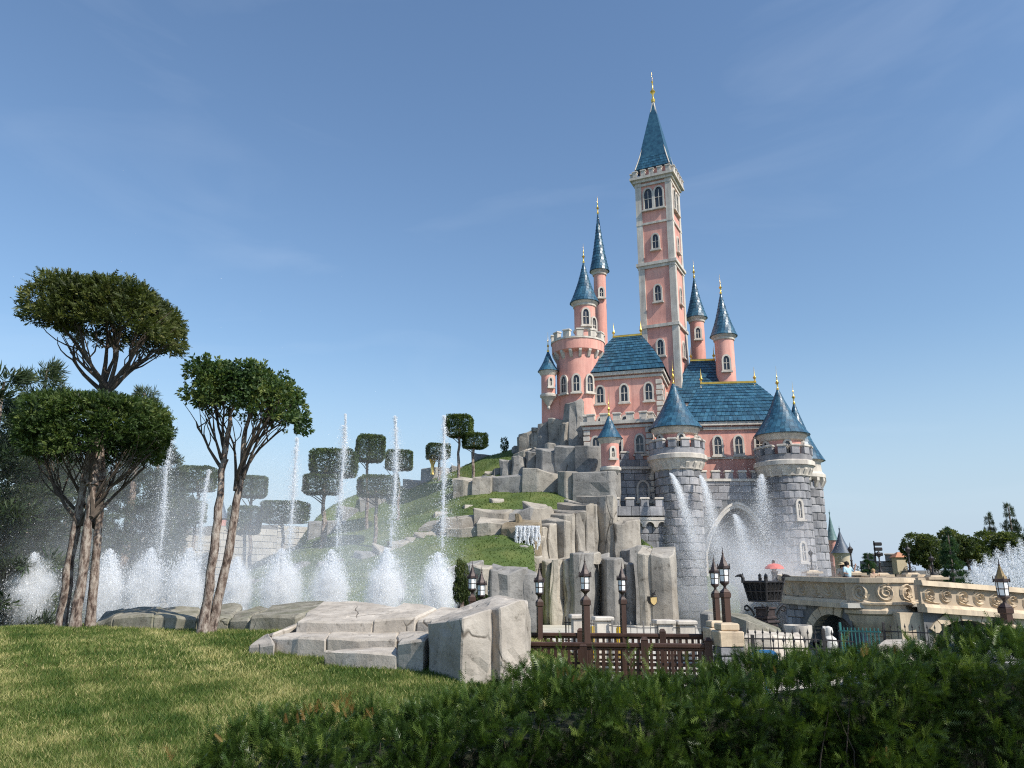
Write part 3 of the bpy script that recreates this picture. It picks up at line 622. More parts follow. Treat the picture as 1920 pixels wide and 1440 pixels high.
def hedge_pts(n, kind):
    x = RNG.uniform(hx[0], hx[-1], n); y0 = np.interp(x, hx, hy); zt = np.interp(x, hx, hzv)
    lump = 0.05 * np.sin(x * 4.1 + 1) + 0.035 * np.sin(x * 9.3)
    clump = vnoise(np.stack([x * 3.3, x * 0 + 3, x * 2], -1), 1.4, 2)
    if kind == 'top':
        t_ = RNG.uniform(0, 1, n); y = y0 + 0.02 + t_ * 0.95; zz = zt - 0.03 + lump * 0.6 - 0.10 * np.abs(RNG.normal(0, 0.5, n)) - 0.05 * (t_ < .08)
        d = np.stack([RNG.normal(0, .45, n), RNG.normal(-.25, .45, n), np.ones(n)], -1)
    else:
        dz = RNG.uniform(0, 1, n) ** 0.8 * 0.85; zz = zt - dz - 0.02
        # upright clumps with hollows between them
        q = np.stack([x * 5.5, zz * 3.2, x * 1.3], -1); rel = vnoise(q, 1.0, 5)
        y = y0 - 0.05 + lump - 0.16 * rel + np.abs(RNG.normal(0, 0.07, n)) + 0.10 * (1 - np.clip(dz / .12, 0, 1))
        d = np.stack([RNG.normal(0, .55, n), RNG.normal(-.65, .4, n), RNG.normal(.55, .45, n)], -1)
    return np.stack([x, y, zz], -1), d
tp = [sprig(8, 0.32, 0.055, 60), sprig(7, 0.34, 0.06, 52), sprig(8, 0.30, 0.052, 66)]
pa = []
def branchlets(n, kind, per):
    """short shoots growing out of the hedge, each carrying its own sprays"""
    base, d = hedge_pts(n, kind); d = d / np.linalg.norm(d, axis=1, keepdims=True); Ln = RNG.uniform(.12, .24, n) * (.55 if kind == 'top' else 1.0); base = base - d * Ln[:, None] * .45
    t_ = RNG.uniform(.15, 1, (n, per)) ** .8; pos = base[:, None] + d[:, None] * (t_ * Ln[:, None])[..., None]
    lat = RNG.normal(size=(n, per, 3)); lat -= (lat * d[:, None]).sum(-1, keepdims=True) * d[:, None]; lat /= np.linalg.norm(lat, axis=-1, keepdims=True)
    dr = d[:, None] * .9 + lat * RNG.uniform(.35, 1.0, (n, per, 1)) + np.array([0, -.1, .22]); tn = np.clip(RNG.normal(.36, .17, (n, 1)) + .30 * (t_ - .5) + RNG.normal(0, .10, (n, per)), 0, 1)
    return pos.reshape(-1, 3), dr.reshape(-1, 3), tn.ravel()
for k_, (n, kind, per) in enumerate([(680, 'face', 17), (680, 'face', 17), (620, 'face', 17), (330, 'top', 17), (330, 'top', 17)]):
    p, d, tn = branchlets(n, kind, per); up = np.array([0, -0.6, 0.8]) + RNG.normal(0, .5, (len(p), 3))
    pa.append(scatter(tp[k_ % 3], p, d, RNG.uniform(0.05, 0.085, len(p)), np.cross(d, up), tn))
for kind, n in (('face', 7000), ('top', 3500)):      # filler sprays; shade inside the hedge is put into their darker tone
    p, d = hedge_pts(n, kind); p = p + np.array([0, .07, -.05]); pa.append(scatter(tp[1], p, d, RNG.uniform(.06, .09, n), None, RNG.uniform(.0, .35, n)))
# long leading shoots standing above the clipped top
sh = []
for px_, py_, ht in [(1052, 1204, .20), (1116, 1218, .13), (1180, 1214, .16), (1215, 1232, .09), (1010, 1248, .10), (1150, 1236, .10), (870, 1262, .12), (985, 1262, .1), (600, 1322, .1), (390, 1340, .12), (780, 1300, .08), (1290, 1236, .08), (1700, 1190, .08), (1775, 1182, .08), (1580, 1196, .08), (1480, 1205, .08), (1860, 1170, .09), (1400, 1206, .08), (1340, 1226, .07), (260, 1402, .12), (925, 1282, .09)]:
    Y = float(np.interp(P(px_, 1260, 4.1).x, hx, hy)) + 0.12; tip = P(px_, py_, Y)
    for j in range(int(ht / 0.022) + 2):
        b0 = tip - Vector((0, 0, ht * 1.25)) + Vector((0, 0, j * 0.024)); sh.append((tuple(b0 + Vector((random.uniform(-.006, .006), 0, 0))), (random.uniform(-.7, .7), random.uniform(-.7, .4), 1.0)))
sp_, sd_ = np.array([s_[0] for s_ in sh]), np.array([s_[1] for s_ in sh])
pa.append(scatter(tp[1], sp_, sd_, RNG.uniform(0.05, 0.075, len(sp_)), None, RNG.uniform(.35, .9, len(sp_))))
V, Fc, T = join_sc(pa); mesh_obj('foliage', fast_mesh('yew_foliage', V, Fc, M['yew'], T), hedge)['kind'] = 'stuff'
p, d = hedge_pts(60, 'top'); br = []
for px_, py_, n in [(640, 1330, 18), (610, 1335, 8), (560, 1352, 6), (390, 1400, 2), (310, 1430, 2), (1060, 1275, 6), (1640, 1420, 6), (700, 1345, 3), (1440, 1260, 2), (1620, 1222, 5)]:
    Y = float(np.interp(P(px_, 1260, 4.1).x, hx, hy)) - 0.02; c = P(px_, py_, Y)
    for j in range(n): br.append(((c.x + random.gauss(0, .05), c.y + random.gauss(0, .02), c.z + random.gauss(0, .015)), (random.gauss(0, .4), -.3, 1)))
bp_, bd_ = np.array([q[0] for q in br]), np.array([q[1] for q in br])
V, Fc, T = scatter(tp[0], bp_, bd_, RNG.uniform(.035, .06, len(bp_))); mesh_obj('brown_shoots', fast_mesh('brown_shoots', V, Fc, M['yew_brown'], T), hedge)['kind'] = 'stuff'
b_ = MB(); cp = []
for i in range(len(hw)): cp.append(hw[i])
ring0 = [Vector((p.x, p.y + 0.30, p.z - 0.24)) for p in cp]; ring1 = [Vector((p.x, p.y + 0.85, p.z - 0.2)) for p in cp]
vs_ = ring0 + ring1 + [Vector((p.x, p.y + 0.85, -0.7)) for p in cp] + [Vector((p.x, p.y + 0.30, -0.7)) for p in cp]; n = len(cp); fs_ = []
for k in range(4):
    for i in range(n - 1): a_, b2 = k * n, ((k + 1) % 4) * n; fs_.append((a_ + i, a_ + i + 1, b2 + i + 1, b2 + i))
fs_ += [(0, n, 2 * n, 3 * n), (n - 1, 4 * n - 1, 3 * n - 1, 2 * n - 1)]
M['hedge_core'] = flat('hedge_inner_shade', (0.022, 0.026, 0.012)); b_.add(vs_, fs_); b_.build('dark_core', M['hedge_core'], hedge)  # solid dark core added to block light, coloured as the darkness inside the hedge
tw = MB()
for i in range(60):
    x_ = random.uniform(hx[1], hx[-1]); y_ = float(np.interp(x_, hx, hy)) + random.uniform(-.02, .15); z_ = float(np.interp(x_, hx, hzv))
    a_ = Vector((x_, y_ + .1, z_ - .75)); tw.tube([a_, a_ + Vector((random.gauss(0, .03), -.03, .35)), a_ + Vector((random.gauss(0, .06), -.06, random.uniform(.5, .72)))], [.005, .004, .0015], 4, False)
tw.build('twig', M['branch'], hedge)['kind'] = 'stuff'

# ---- near topiary trees
def limb(mb, a, b, r0, r1, bend=0.15, n=7, seg=7, seed=None):
    a, b = Vector(a), Vector(b); rnd = random.Random(seed); L_ = (b - a).length; off = Vector((rnd.gauss(0, 1), rnd.gauss(0, 1), rnd.gauss(0, .4))) * bend * L_ * .35; pts = []; rr = []
    for i in range(seg + 1):
        t_ = i / seg; p = a.lerp(b, t_) + off * math.sin(t_ * math.pi) + Vector((rnd.gauss(0, 1), rnd.gauss(0, 1), 0)) * L_ * (.003 if seg > 7 else .008)
        pts.append(p); rr.append((r0 + (r1 - r0) * t_ ** .8) * (1 + rnd.gauss(0, .05)))
    if seg > 7: rr[0] *= 1.45; rr[1] *= 1.12
    mb.tube(pts, rr, n); return pts
def crown_obj(name, parent, c, rad, e, n, mat, size, seed, tpls, zlo=-.55, lump=.07, tilt=0.0, depth=0.16, down=0.0, gap=.42, gapf=4.2):
    q, nr = super_pts(n, rad, e, depth, zlo, seed, lump)
    keep = vnoise(q, gapf, seed + 3) + RNG.normal(0, .22, len(q)) > -gap; q, nr = q[keep], nr[keep]
    q[:, 2] += tilt * q[:, 0]
    k = len(tpls); pa = []
    for i in range(k):
        qi, ni = q[i::k], nr[i::k]; m_ = len(qi)
        d = ni + RNG.normal(0, .55, (m_, 3)) + np.array([0, 0, .25 - down])
        cl = 0.5 + 0.5 * vnoise(qi, 2.6, seed)
        pa.append(scatter(tpls[i], qi + np.array(c), d, RNG.uniform(size * .65, size * 1.15, m_), None, np.clip(.15 + .6 * cl + RNG.normal(0, .2, m_), 0, 1)))
    V, Fc, T = join_sc(pa); o = mesh_obj(name, fast_mesh(name, V, Fc, mat, T), parent); o['kind'] = 'stuff'; return o
tl = [sprig(5, 0.38, 0.17, 55, .3), sprig(4, 0.42, 0.2, 48, .4), tuft(7, 3, .26, .7)]
tm = [tuft(8, 4, .42, .8), tuft(7, 5, .46, 1.0), tuft(9, 6, .38, .7)]

tree1 = thing('topiary_tree', 'tall cloud-pruned tree with two box crowns on three trunks', 'tree', tuple(P(140, 1180, 16.6)))
b0 = [P(112, 1186, 16.7), P(138, 1188, 16.5), P(168, 1186, 16.8)]
k0 = [P(158, 905, 16.8), P(173, 910, 16.5), P(190, 905, 16.8)]
for i in range(3):
    mb = MB(); limb(mb, b0[i] - Vector((0, 0, .15)), k0[i], .115 if i < 2 else .10, .08, .03, 12, 12, 50 + i)
    up = [P(190, 735, 16.9), P(206, 735, 16.8), P(186, 790, 17)][i]; limb(mb, k0[i], up, .08, .07, .04, 9, 8, 60 + i)
    mb.build('trunk', M['bark'], tree1, smooth=True)
for i, (px_, py_, dy) in enumerate([(118, 615, 0), (315, 645, .3), (250, 640, -.4), (140, 640, .3), (150, 610, -.5), (210, 600, .2), (290, 610, -.3), (190, 560, .4), (130, 660, -.2), (270, 660, .4), (230, 570, -.5)]):
    mb = MB(); s0 = P(191, 725, 16.9) if i % 2 else P(206, 725, 16.8); e0 = P(px_, py_, 16.9 + dy); m0 = s0.lerp(e0, .45) + Vector((0, 0, -.12))
    pt = limb(mb, s0 - Vector((0, 0, .1)), e0, .06, .016, .25, 6, 7, 80 + i)
    for j in range(4): limb(mb, pt[3 + j % 3], e0 + Vector((random.gauss(0, .22), random.gauss(0, .2), random.uniform(.05, .4))), .022, .007, .3, 4, 4, 90 + 7 * i + j)
    mb.build('branch', M['branch'], tree1, smooth=True)
for i, (px_, py_, dy) in enumerate([(85, 868, 0), (275, 872, .2), (115, 850, -.4), (245, 860, -.5), (180, 840, -.5), (80, 835, .4), (280, 850, -.2), (220, 850, .5), (140, 850, .5)]):
    mb = MB(); s0 = [P(152, 985, 16.7), P(172, 970, 16.5), P(180, 990, 17)][i % 3]; e0 = P(px_, py_, 16.8 + dy)
    pt = limb(mb, s0, e0, .05, .014, .22, 6, 7, 130 + i)
    for j in range(5): limb(mb, pt[3 + j % 3], e0 + Vector((random.gauss(0, .22), random.gauss(0, .2), random.uniform(.05, .4))), .02, .006, .3, 4, 4, 160 + 7 * i + j)
    mb.build('branch', M['branch'], tree1, smooth=True)
crown_obj('crown', tree1, P(208, 600, 17.0), (1.40, 1.2, .78), 5.0, 13500, M['topiary2'], .16, 3, tl, zlo=-.55, lump=.16, tilt=-.14, depth=.22, gap=.36)
crown_obj('crown', tree1, P(178, 812, 16.9), (1.36, 1.2, .70), 6.0, 13500, M['topiary'], .14, 5, tl, zlo=-.85, lump=.09, tilt=-.02)
tree2 = thing('topiary_tree', 'slender pruned tree with one loose crown on two leaning trunks', 'tree', tuple(P(390, 1185, 15.8)))
for i, (a_, b2, c_) in enumerate([((378, 1190), (420, 860), (438, 760)), ((394, 1190), (455, 880), (470, 770))]):
    mb = MB(); pa_ = P(a_[0], a_[1], 15.8 + .15 * i) - Vector((0, 0, .1)); pb_ = P(b2[0], b2[1], 15.9 + .2 * i); pc_ = P(c_[0], c_[1], 16 + .2 * i)
    limb(mb, pa_, pb_, .105, .07, .03, 12, 14, 200 + i); limb(mb, pb_, pc_, .07, .035, .05, 8, 6, 210 + i); mb.build('trunk', M['bark'], tree2, smooth=True)
for i, (s_, e_, dy) in enumerate([((416, 880), (368, 790), 0), ((418, 870), (385, 770), -.4), ((422, 850), (400, 740), .4), ((424, 850), (420, 720), -.3), ((440, 920), (415, 780), .3), ((452, 880), (520, 760), -.3), ((455, 860), (550, 780), 0), ((455, 890), (535, 800), .4), ((460, 850), (500, 740), .5), ((446, 900), (490, 790), -.5), ((456, 900), (530, 775), .3)]):
    mb = MB(); s0 = P(*s_, 15.95); e0 = P(*e_, 15.95 + dy); pt = limb(mb, s0, e0, .04, .012, .3, 6, 7, 220 + i)
    for j in range(5): limb(mb, pt[3 + j % 4], e0 + Vector((random.gauss(0, .2), random.gauss(0, .2), random.uniform(.05, .45))), .016, .005, .3, 4, 4, 240 + 7 * i + j)
    mb.build('branch', M['branch'], tree2, smooth=True)
crown_obj('crown', tree2, P(466, 742, 16.0), (1.06, .95, .66), 4.6, 6800, M['topiary3'], .11, 7, tm, zlo=-.7, lump=.26, tilt=-.22, depth=.36, gap=.12, gapf=4.6)

# ---- clipped box-crown trees on the hill: three crown meshes, own trunks
def box_crown(seed, n=5200):
    q, nr = super_pts(n, (.5, .5, .5), 9, .09, -2, seed, .035, 3)
    d = nr + RNG.normal(0, .5, (len(q), 3)); V, Fc, T = scatter(tuft(5, seed, .5, .9), q, d, RNG.uniform(.035, .07, len(q)), None, np.clip(.5 + .25 * vnoise(q, 7, seed) + RNG.normal(0, .2, len(q)), 0, 1))
    return fast_mesh('box_crown', V, Fc, M['topiary'], T)
crown_me = [box_crown(s_) for s_ in (21, 22, 23)]
HT = [  # crown left, right, top, bottom, depth, trunk px, trunk foot, label
    (664, 725, 818, 864, 60, 690, 960, 'clipped box-crowned tree on the skyline, second tallest left of the castle'),
    (577, 675, 845, 892, 56, 612, 975, 'wide box crown stacked above a smaller crown near the tall jet'),
    (565, 645, 892, 926, 55, 606, 978, 'smaller lower box crown under the wide one near the tall jet'),
    (719, 778, 846, 880, 66, 742, 950, 'box-crowned tree half hidden by the third tall jet'),
    (667, 750, 893, 931, 54, 703, 1001, 'low box-crowned tree standing alone on the green slope'),
    (797, 846, 833, 860, 72, 823, 905, 'small box-crowned tree on the hilltop beside the last tall jet'),
    (833, 890, 780, 818, 68, 862, 890, 'tallest box-crowned tree at the top of the hill'),
    (865, 916, 813, 840, 68, 888, 884, 'box-crowned tree right beside the tallest one on the hilltop'),
    (490, 580, 941, 980, 54, 528, 1035, 'broad flat box-crowned tree at the foot of the hill'),
    (448, 504, 894, 932, 58, 470, 1030, 'upper box crown seen right of the two leaning trunks'),
    (425, 492, 950, 1000, 55, 460, 1040, 'lower box crown seen right of the two leaning trunks'),
    (338, 406, 876, 920, 54, 368, 1050, 'upper box crown in the spray left of the leaning trunks'),
    (320, 386, 940, 980, 53, 348, 1052, 'lower box crown in the spray left of the leaning trunks')]
for i, (l, r_, tpy, bpy_, Y, tpx, fpy, lab) in enumerate(HT):
    cT = P((l + r_) / 2, (tpy + bpy_) / 2, Y); wx = abs(P(r_, tpy, Y).x - P(l, tpy, Y).x); hh = P(l, tpy, Y).z - P(l, bpy_, Y).z
    foot = P(tpx, fpy, Y); foot.z = min(foot.z, max(hz(foot.x, foot.y), -1.3)) - .2
    g_ = thing('topiary_tree', lab, 'tree', tuple(foot), 0, 'clipped box-crowned trees on the hill')
    co = mesh_obj('crown', crown_me[i % 3], g_, True, cT, random.uniform(-.5, .1) + .35, (wx / 1.22, wx / 1.22, hh * 1.02)); co['kind'] = 'stuff'
    mb = MB(); tb = Vector((P(tpx, bpy_, Y).x, Y, cT.z - hh * .1)); limb(mb, foot, tb, .15, .10, .05, 7, 7, 300 + i); mb.build('trunk', M['bark'], g_, smooth=True)
    for j in range(6):
        mb = MB(); s0 = foot.lerp(tb, .72 + .04 * j); e0 = cT + Vector(((j - 2.5) / 5.5 * wx, random.uniform(-.3, .3) * wx, -hh * .4)); limb(mb, s0, e0, .05, .02, .2, 5, 4, 330 + 7 * i + j); mb.build('branch', M['branch'], g_, smooth=True)

# ---- conifers and background trees
def conifer(h, r, seed, mat, tpl, size, n, shape=.9, droop=-.1, layers=18, clump=.3):
    """V,F,T of a conifer crown with layered boughs, base at origin"""
    rr = np.random.default_rng(seed); P_, D_ = [], []
    for k in range(layers):
        t_ = (k + rr.uniform(0, .6)) / layers; z = h * (.12 + .86 * t_); R_ = r * (1 - t_) ** shape + .12
        nb = max(4, int(9 * (1 - t_) + 4))
        for j in range(nb):
            a = rr.uniform(0, 2 * math.pi); L_ = R_ * rr.uniform(.65, 1.1); m_ = max(3, int(n / (layers * 8) * (.4 + L_ / r)))
            s_ = rr.uniform(.25, 1, m_) ** .7
            pos = np.stack([np.cos(a) * L_ * s_, np.sin(a) * L_ * s_, z + droop * L_ * s_ + .18 * L_ * s_ ** 2], -1) + rr.normal(0, clump * .35, (m_, 3)) * np.array([1, 1, .5])
            P_.append(pos); D_.append(np.stack([np.cos(a) + rr.normal(0, .5, m_), np.sin(a) + rr.normal(0, .5, m_), .45 + rr.normal(0, .4, m_)], -1))
    p, d = np.concatenate(P_), np.concatenate(D_); cl = .5 + .5 * vnoise(p, 1.3, seed)
    return scatter(tpl, p, d, rr.uniform(size * .7, size * 1.2, len(p)), None, np.clip(.1 + .6 * cl + rr.normal(0, .18, len(p)), 0, 1))
pine_me = fast_mesh('pine_crown', *[conifer(10, 3.3, 31, None, tuft(11, 41, .09, .55), .42, 2600, .75, -.05, 17, .35)[i] for i in (0, 1)], M['pine'])
def conifer_mesh(name, mat, *a):
    V, Fc, T = conifer(a[0], a[1], a[2], None, *a[3:]); return fast_mesh(name, V, Fc, mat, T)
pine_me = conifer_mesh('pine_crown', M['pine'], 10, 3.3, 31, tuft(11, 41, .09, .55), .42, 2800, .75, -.05, 17, .35)
pine2_me = conifer_mesh('pine_crown_dense', M['pine'], 10, 3.6, 32, tuft(10, 42, .11, .6), .45, 3000, .6, -.12, 15, .45)
fir_me = conifer_mesh('fir_crown', M['fir'], 10, 3.0, 33, tuft(9, 43, .14, .6), .42, 3000, .8, -.25, 20, .3)
def tree_at(name, label, me, px_, Y, zb, top_py, wscale, group, cat='tree', rz=0., base_h=10.0):
    g_ = thing(name, label, cat, (X(px_, Y, 5), Y, zb), rz, group); h = Z(top_py, Y) - zb; s_ = h / base_h
    o = mesh_obj('crown', me, g_, False, None, None, (s_ * wscale, s_ * wscale, s_)); o['kind'] = 'stuff'
    mb = MB(); mb.tube([(0, 0, -.2), (.05 * s_, 0, h * .45), (0, 0, h * .95)], [.022 * h, .016 * h, .004 * h], 8); mb.build('trunk', M['bark'], g_, False, smooth=True); return g_
gp = 'dark pines beyond the pond'
tree_at('pine_tree', 'nearest dark pine at the left edge, cut off by the frame', pine2_me, -20, 27, -1.4, 690, 1.0, gp, rz=1)
tree_at('pine_tree', 'second dark pine with upright candle-like tips left of the topiary', pine_me, 55, 33, -1.4, 668, .85, gp, rz=2)
tree_at('pine_tree', 'pale-tipped pine top showing between the two crowns of the tall topiary', pine_me, 245, 46, -1.4, 716, .75, gp, rz=3.3)
tree_at('pine_tree', 'hazy pine behind the spray left of the leaning trunks', pine2_me, 285, 50, -1.4, 800, .72, gp, rz=.4)
tree_at('pine_tree', 'dark broad pine behind the three trunks', pine2_me, 130, 42, -1.4, 800, .95, gp, rz=4.4)
tree_at('pine_tree', 'low dark pine filling the gap at the lower left', pine2_me, 10, 38, -1.4, 860, 1.2, gp, rz=5.2)
def bush_mesh(name, mat, n, rad, seed, size=.2, tpl=None):
    P_, D_ = [], []; rr = np.random.default_rng(seed)
    for k in range(16):
        c = rr.normal(0, .42, 3) * np.array([1, 1, .8]); q = rr.normal(size=(n // 16, 3)); q /= np.linalg.norm(q, axis=1, keepdims=True)
        P_.append(c + q * rr.uniform(.28, .5) * rr.uniform(.75, 1.05, (len(q), 1))); D_.append(q + rr.normal(0, .5, q.shape))
    p, d = np.concatenate(P_) * rad, np.concatenate(D_)
    V, Fc, T = scatter(tpl or tuft(5, seed, .5, .9), p, d, rr.uniform(size * .6, size * 1.2, len(p)), None, np.clip(.3 + .4 * vnoise(p, 2, seed) + rr.normal(.1, .22, len(p)), 0, 1))
    return fast_mesh(name, V, Fc, mat, T)
bush_me = [bush_mesh('leafy_crown', M['bush'], 4200, np.array([1., 1., .85]), s_, .13) for s_ in (51, 52)]
def leafy(name, label, i, px_, py_, Y, wpx, hpx, zb, group, mat=None):
    c = P(px_, py_, Y); g_ = thing(name, label, 'tree', (c.x, Y, zb), 0, group); sx = abs(P(px_ + wpx, py_, Y).x - c.x) / 2; sz = (P(px_, py_ - hpx / 2, Y).z - c.z)
    o = mesh_obj('crown', bush_me[i], g_, True, c, i * 2.1, (sx, sx, sz * 1.15)); o['kind'] = 'stuff'
    mb = MB(); limb(mb, (c.x, Y, zb), c, .2, .08, .1, 7, 6, int(px_)); mb.build('trunk', M['bark'], g_, smooth=True); return g_
gb = 'trees behind the bridge'
leafy('leafy_tree', 'rounded olive-green tree behind the battlemented wall', 0, 1735, 1036, 74, 80, 66, -1.4, gb)
leafy('leafy_tree', 'pale green tree just right of the dark fir', 1, 1808, 1030, 78, 80, 70, -1.4, gb)
tree_at('fir_tree', 'dark green fir with layered boughs behind the bridge parapet', fir_me, 1776, 62, -1.4, 986, .72, gb, rz=1)
tree_at('fir_tree', 'small dark fir beside the first lamp on the bridge', fir_me, 1622, 66, -1.4, 1036, 1.2, gb, rz=2.2)
tree_at('fir_tree', 'tall feathery fir behind the fan fountain', pine_me, 1900, 84, -1.4, 940, .55, gb, rz=3)
tree_at('fir_tree', 'tall pale fir left of the feathery one', pine_me, 1860, 86, -1.4, 958, .5, gb, rz=.7)
tree_at('fir_tree', 'far right fir cut off by the frame', fir_me, 1935, 80, -1.4, 968, .7, gb, rz=.2)
leafy('leafy_tree', 'dark low tree behind the right end of the bridge', 0, 1885, 1040, 82, 120, 80, -1.4, gb)
leafy('shrub', 'small green shrub below the bracket lamps by the boulder', 1, 905, 1122, 20, 26, 26, -.9, 'shrubs'); 
leafy('shrub', 'yellow-green shrub left of the bracket lamps by the boulder', 0, 868, 1098, 24, 34, 90, -1.0, 'shrubs')
# ------------------------------------------------------------------ castle: a plain storybook castle of towers, halls and gatehouse
castle = thing('castle', 'pink and grey turreted castle with blue roofs rising over the cliff', 'castle', (X(1380, 63), 63, -1.2))
STONES = [0]; STONE_MAX = 300
def arc_stone(r, da, h, d=0.10, ch=0.05, seed=0):
    rnd = random.Random(seed); mb = MB(); n = 3; rows = []
    for (z, i) in ((-h / 2, ch), (-h / 2 + ch, 0), (h / 2 - ch, 0), (h / 2, ch)):
        row = []
        for k in range(n + 1):
            e = ch / r if k in (0, n) else 0; a = -da / 2 + da * k / n; a = a + (ch / r * (1 if k == 0 else -1) if i and k in (0, n) else 0)
            rr = r + (d - (i and d * .75 or 0)) - (d * .7 if k in (0, n) else 0) + rnd.uniform(-.02, .02); row.append((rr * math.cos(a), rr * math.sin(a), z))
        rows.append(row)
    v = [p for row in rows for p in row]; w = n + 1; fs = []
    for j in range(3):
        for k in range(n): fs.append((j * w + k, j * w + k + 1, (j + 1) * w + k + 1, (j + 1) * w + k))
    mb.add(v, fs); return mb
def round_stones(parent, cx, cy, r, z0, z1, rowh=.6, blen=1.05, indiv=True, arc=(200, 345)):
    n = max(6, round(2 * math.pi * r / blen)); da = 2 * math.pi / n; rows = int((z1 - z0) / rowh); rowh = (z1 - z0) / rows
    var = [arc_stone(r, da - .035 / r, rowh - .035, seed=s_) for s_ in range(3)]
    mes = []
    for s_, mb in enumerate(var): mb.t = [s_ / 3.0] * len(mb.v); mes.append(mb.mesh('stone', M['stone']))
    rest = MB(); rnd = random.Random(int(cx * 10))
    for k in range(rows):
        z = z0 + (k + .5) * rowh
        for j in range(n):
            a = da * (j + .5 * (k % 2)); deg = math.degrees(a) % 360; s_ = rnd.randrange(3)
            if indiv and arc[0] <= deg <= arc[1] and STONES[0] < STONE_MAX:
                mesh_obj('stone', mes[s_], parent, True, (cx, cy, z), a); STONES[0] += 1
            else:
                ca, sa = math.cos(a), math.sin(a); rest.tone = rnd.random(); rest.add([(cx + x * ca - y * sa, cy + x * sa + y * ca, z + zz) for x, y, zz in var[s_].v], var[s_].f)
    if rest.v: rest.build('stonework', M['stone'], parent)['kind'] = 'stuff'
def flat_stones(parent, p0, p1, z0, z1, rowh=.58, blen=1.0, skip=None, indiv=True, mat=None, depth=.09, name='stone', out=None, limit=None, ztop=None):
    """proud chamfered blocks over the wall line p0 -> p1 (outer side to the right of the direction)"""
    p0, p1 = Vector((*p0, 0)), Vector((*p1, 0)); d = p1 - p0; Lw = d.length; d.normalize(); nrm = out or Vector((d.y, -d.x, 0)); ang = math.atan2(d.y, d.x)
    rows = max(1, int((z1 - z0) / rowh)); rowh = (z1 - z0) / rows; rest = MB(); rnd = random.Random(int(Lw * 37)); cache = {}; cnt = 0
    for k in range(rows):
        s_ = -(blen * .5 if k % 2 else 0)
        while s_ < Lw:
            b = blen * rnd.choice((.8, 1.0, 1.25)); a0, a1 = max(s_, 0), min(s_ + b, Lw); s_ += b
            if a1 - a0 < .12: continue
            sc = (a0 + a1) / 2; z = z0 + (k + .5) * rowh
            if skip and skip(sc, z, (a1 - a0) / 2, rowh / 2): continue
            c = p0 + d * sc + nrm * (depth / 2 - .03); w = round(a1 - a0, 2)
            if indiv and (STONES[0] < STONE_MAX if limit is None else cnt < limit):
                if w not in cache: mb = MB(); mb.tone = rnd.random(); mb.box((0, 0, 0), (w - .035, depth + .06, rowh - .035), 0, .03); cache[w] = mb.mesh('stone', mat or M['stone'])
                mesh_obj(name, cache[w], parent, True, (c.x, c.y, z), ang); cnt += 1
                if limit is None: STONES[0] += 1
            else:
                rest.tone = rnd.random(); rest.box((c.x, c.y, z), (w - .035, depth + .06, rowh - .035), ang, .03)
    if rest.v: rest.build('stonework', mat or M['stone'], parent)['kind'] = 'stuff'
def cone_roof(parent, cx, cy, z0, r, h, flare=.25, n=26, courses=16, finial=True, ball=.16):
    """tiled cone, each course lapping the one below"""
    mb = MB(); rnd = random.Random(int(cx * 7 + z0)); prof = lambda t_: r * ((1 - t_) * (1 - flare) + flare * (1 - t_) ** 3)
    for k in range(courses):
        t0, t1 = k / courses, (k + 1) / courses; ra, rb = prof(t0) + .045, prof(t1) + .005; za, zb = z0 + h * t0 - .04, z0 + h * t1 + .03
        nn = max(8, int(n * (1 - .55 * t0)))
        for j in range(nn):
            a = 2 * math.pi * (j + .5 * (k % 2)) / nn; e = math.pi / nn * .96; mb.tone = rnd.random(); dr = rnd.uniform(-.012, .012)
            mb.add([((ra + dr) * math.cos(a - e) + cx, (ra + dr) * math.sin(a - e) + cy, za), ((ra + dr) * math.cos(a + e) + cx, (ra + dr) * math.sin(a + e) + cy, za), (rb * math.cos(a + e) + cx, rb * math.sin(a + e) + cy, zb), (rb * math.cos(a - e) + cx, rb * math.sin(a - e) + cy, zb)], [(0, 1, 2, 3)])
    mb.tone = .2; mb.lathe([(prof(t_ / 8) - .02, z0 + h * t_ / 8 - .03) for t_ in range(8)] + [(.01, z0 + h)], 20, (cx, cy, 0))
    o = mb.build('roof', M['roof'], parent)
    if finial:
        f = MB(); f.lathe([(.10, -.25), (.12, -.1), (.05, 0), (.05, .25), (ball, .25 + ball), (.05, .25 + 2 * ball), (.03, .5 + 2 * ball), (.06, .6 + 2 * ball), (.015, .7 + 2 * ball), (.008, 1.5 + 2 * ball)], 10, (cx, cy, z0 + h)); f.build('finial', M['gold'], parent, smooth=True)
    return o
def ring(parent, name, mat, cx, cy, prof, n=28): mb = MB(); mb.lathe(prof, n, (cx, cy, 0)); return mb.build(name, mat, parent, smooth=True)
def merlons_round(parent, cx, cy, r, z, n, w=.62, h=.75, d=.4, mat=None, phase=0.):
    mb = MB(); mb.box((0, 0, h * .38), (d, w, h * .76), 0, .03); mb.tone = .8; me1 = mb.mesh('merlon', mat or M['stone'])
    mb = MB(); mb.box((0, 0, h * .88), (d + .12, w + .12, h * .24), 0, .04); me2 = mb.mesh('merlon_cap', M['trim'])
    for j in range(n):
        a = 2 * math.pi * (j + phase) / n
        mesh_obj('merlon', me1, parent, True, (cx + r * math.cos(a), cy + r * math.sin(a), z), a); mesh_obj('merlon_cap', me2, parent, True, (cx + r * math.cos(a), cy + r * math.sin(a), z), a)
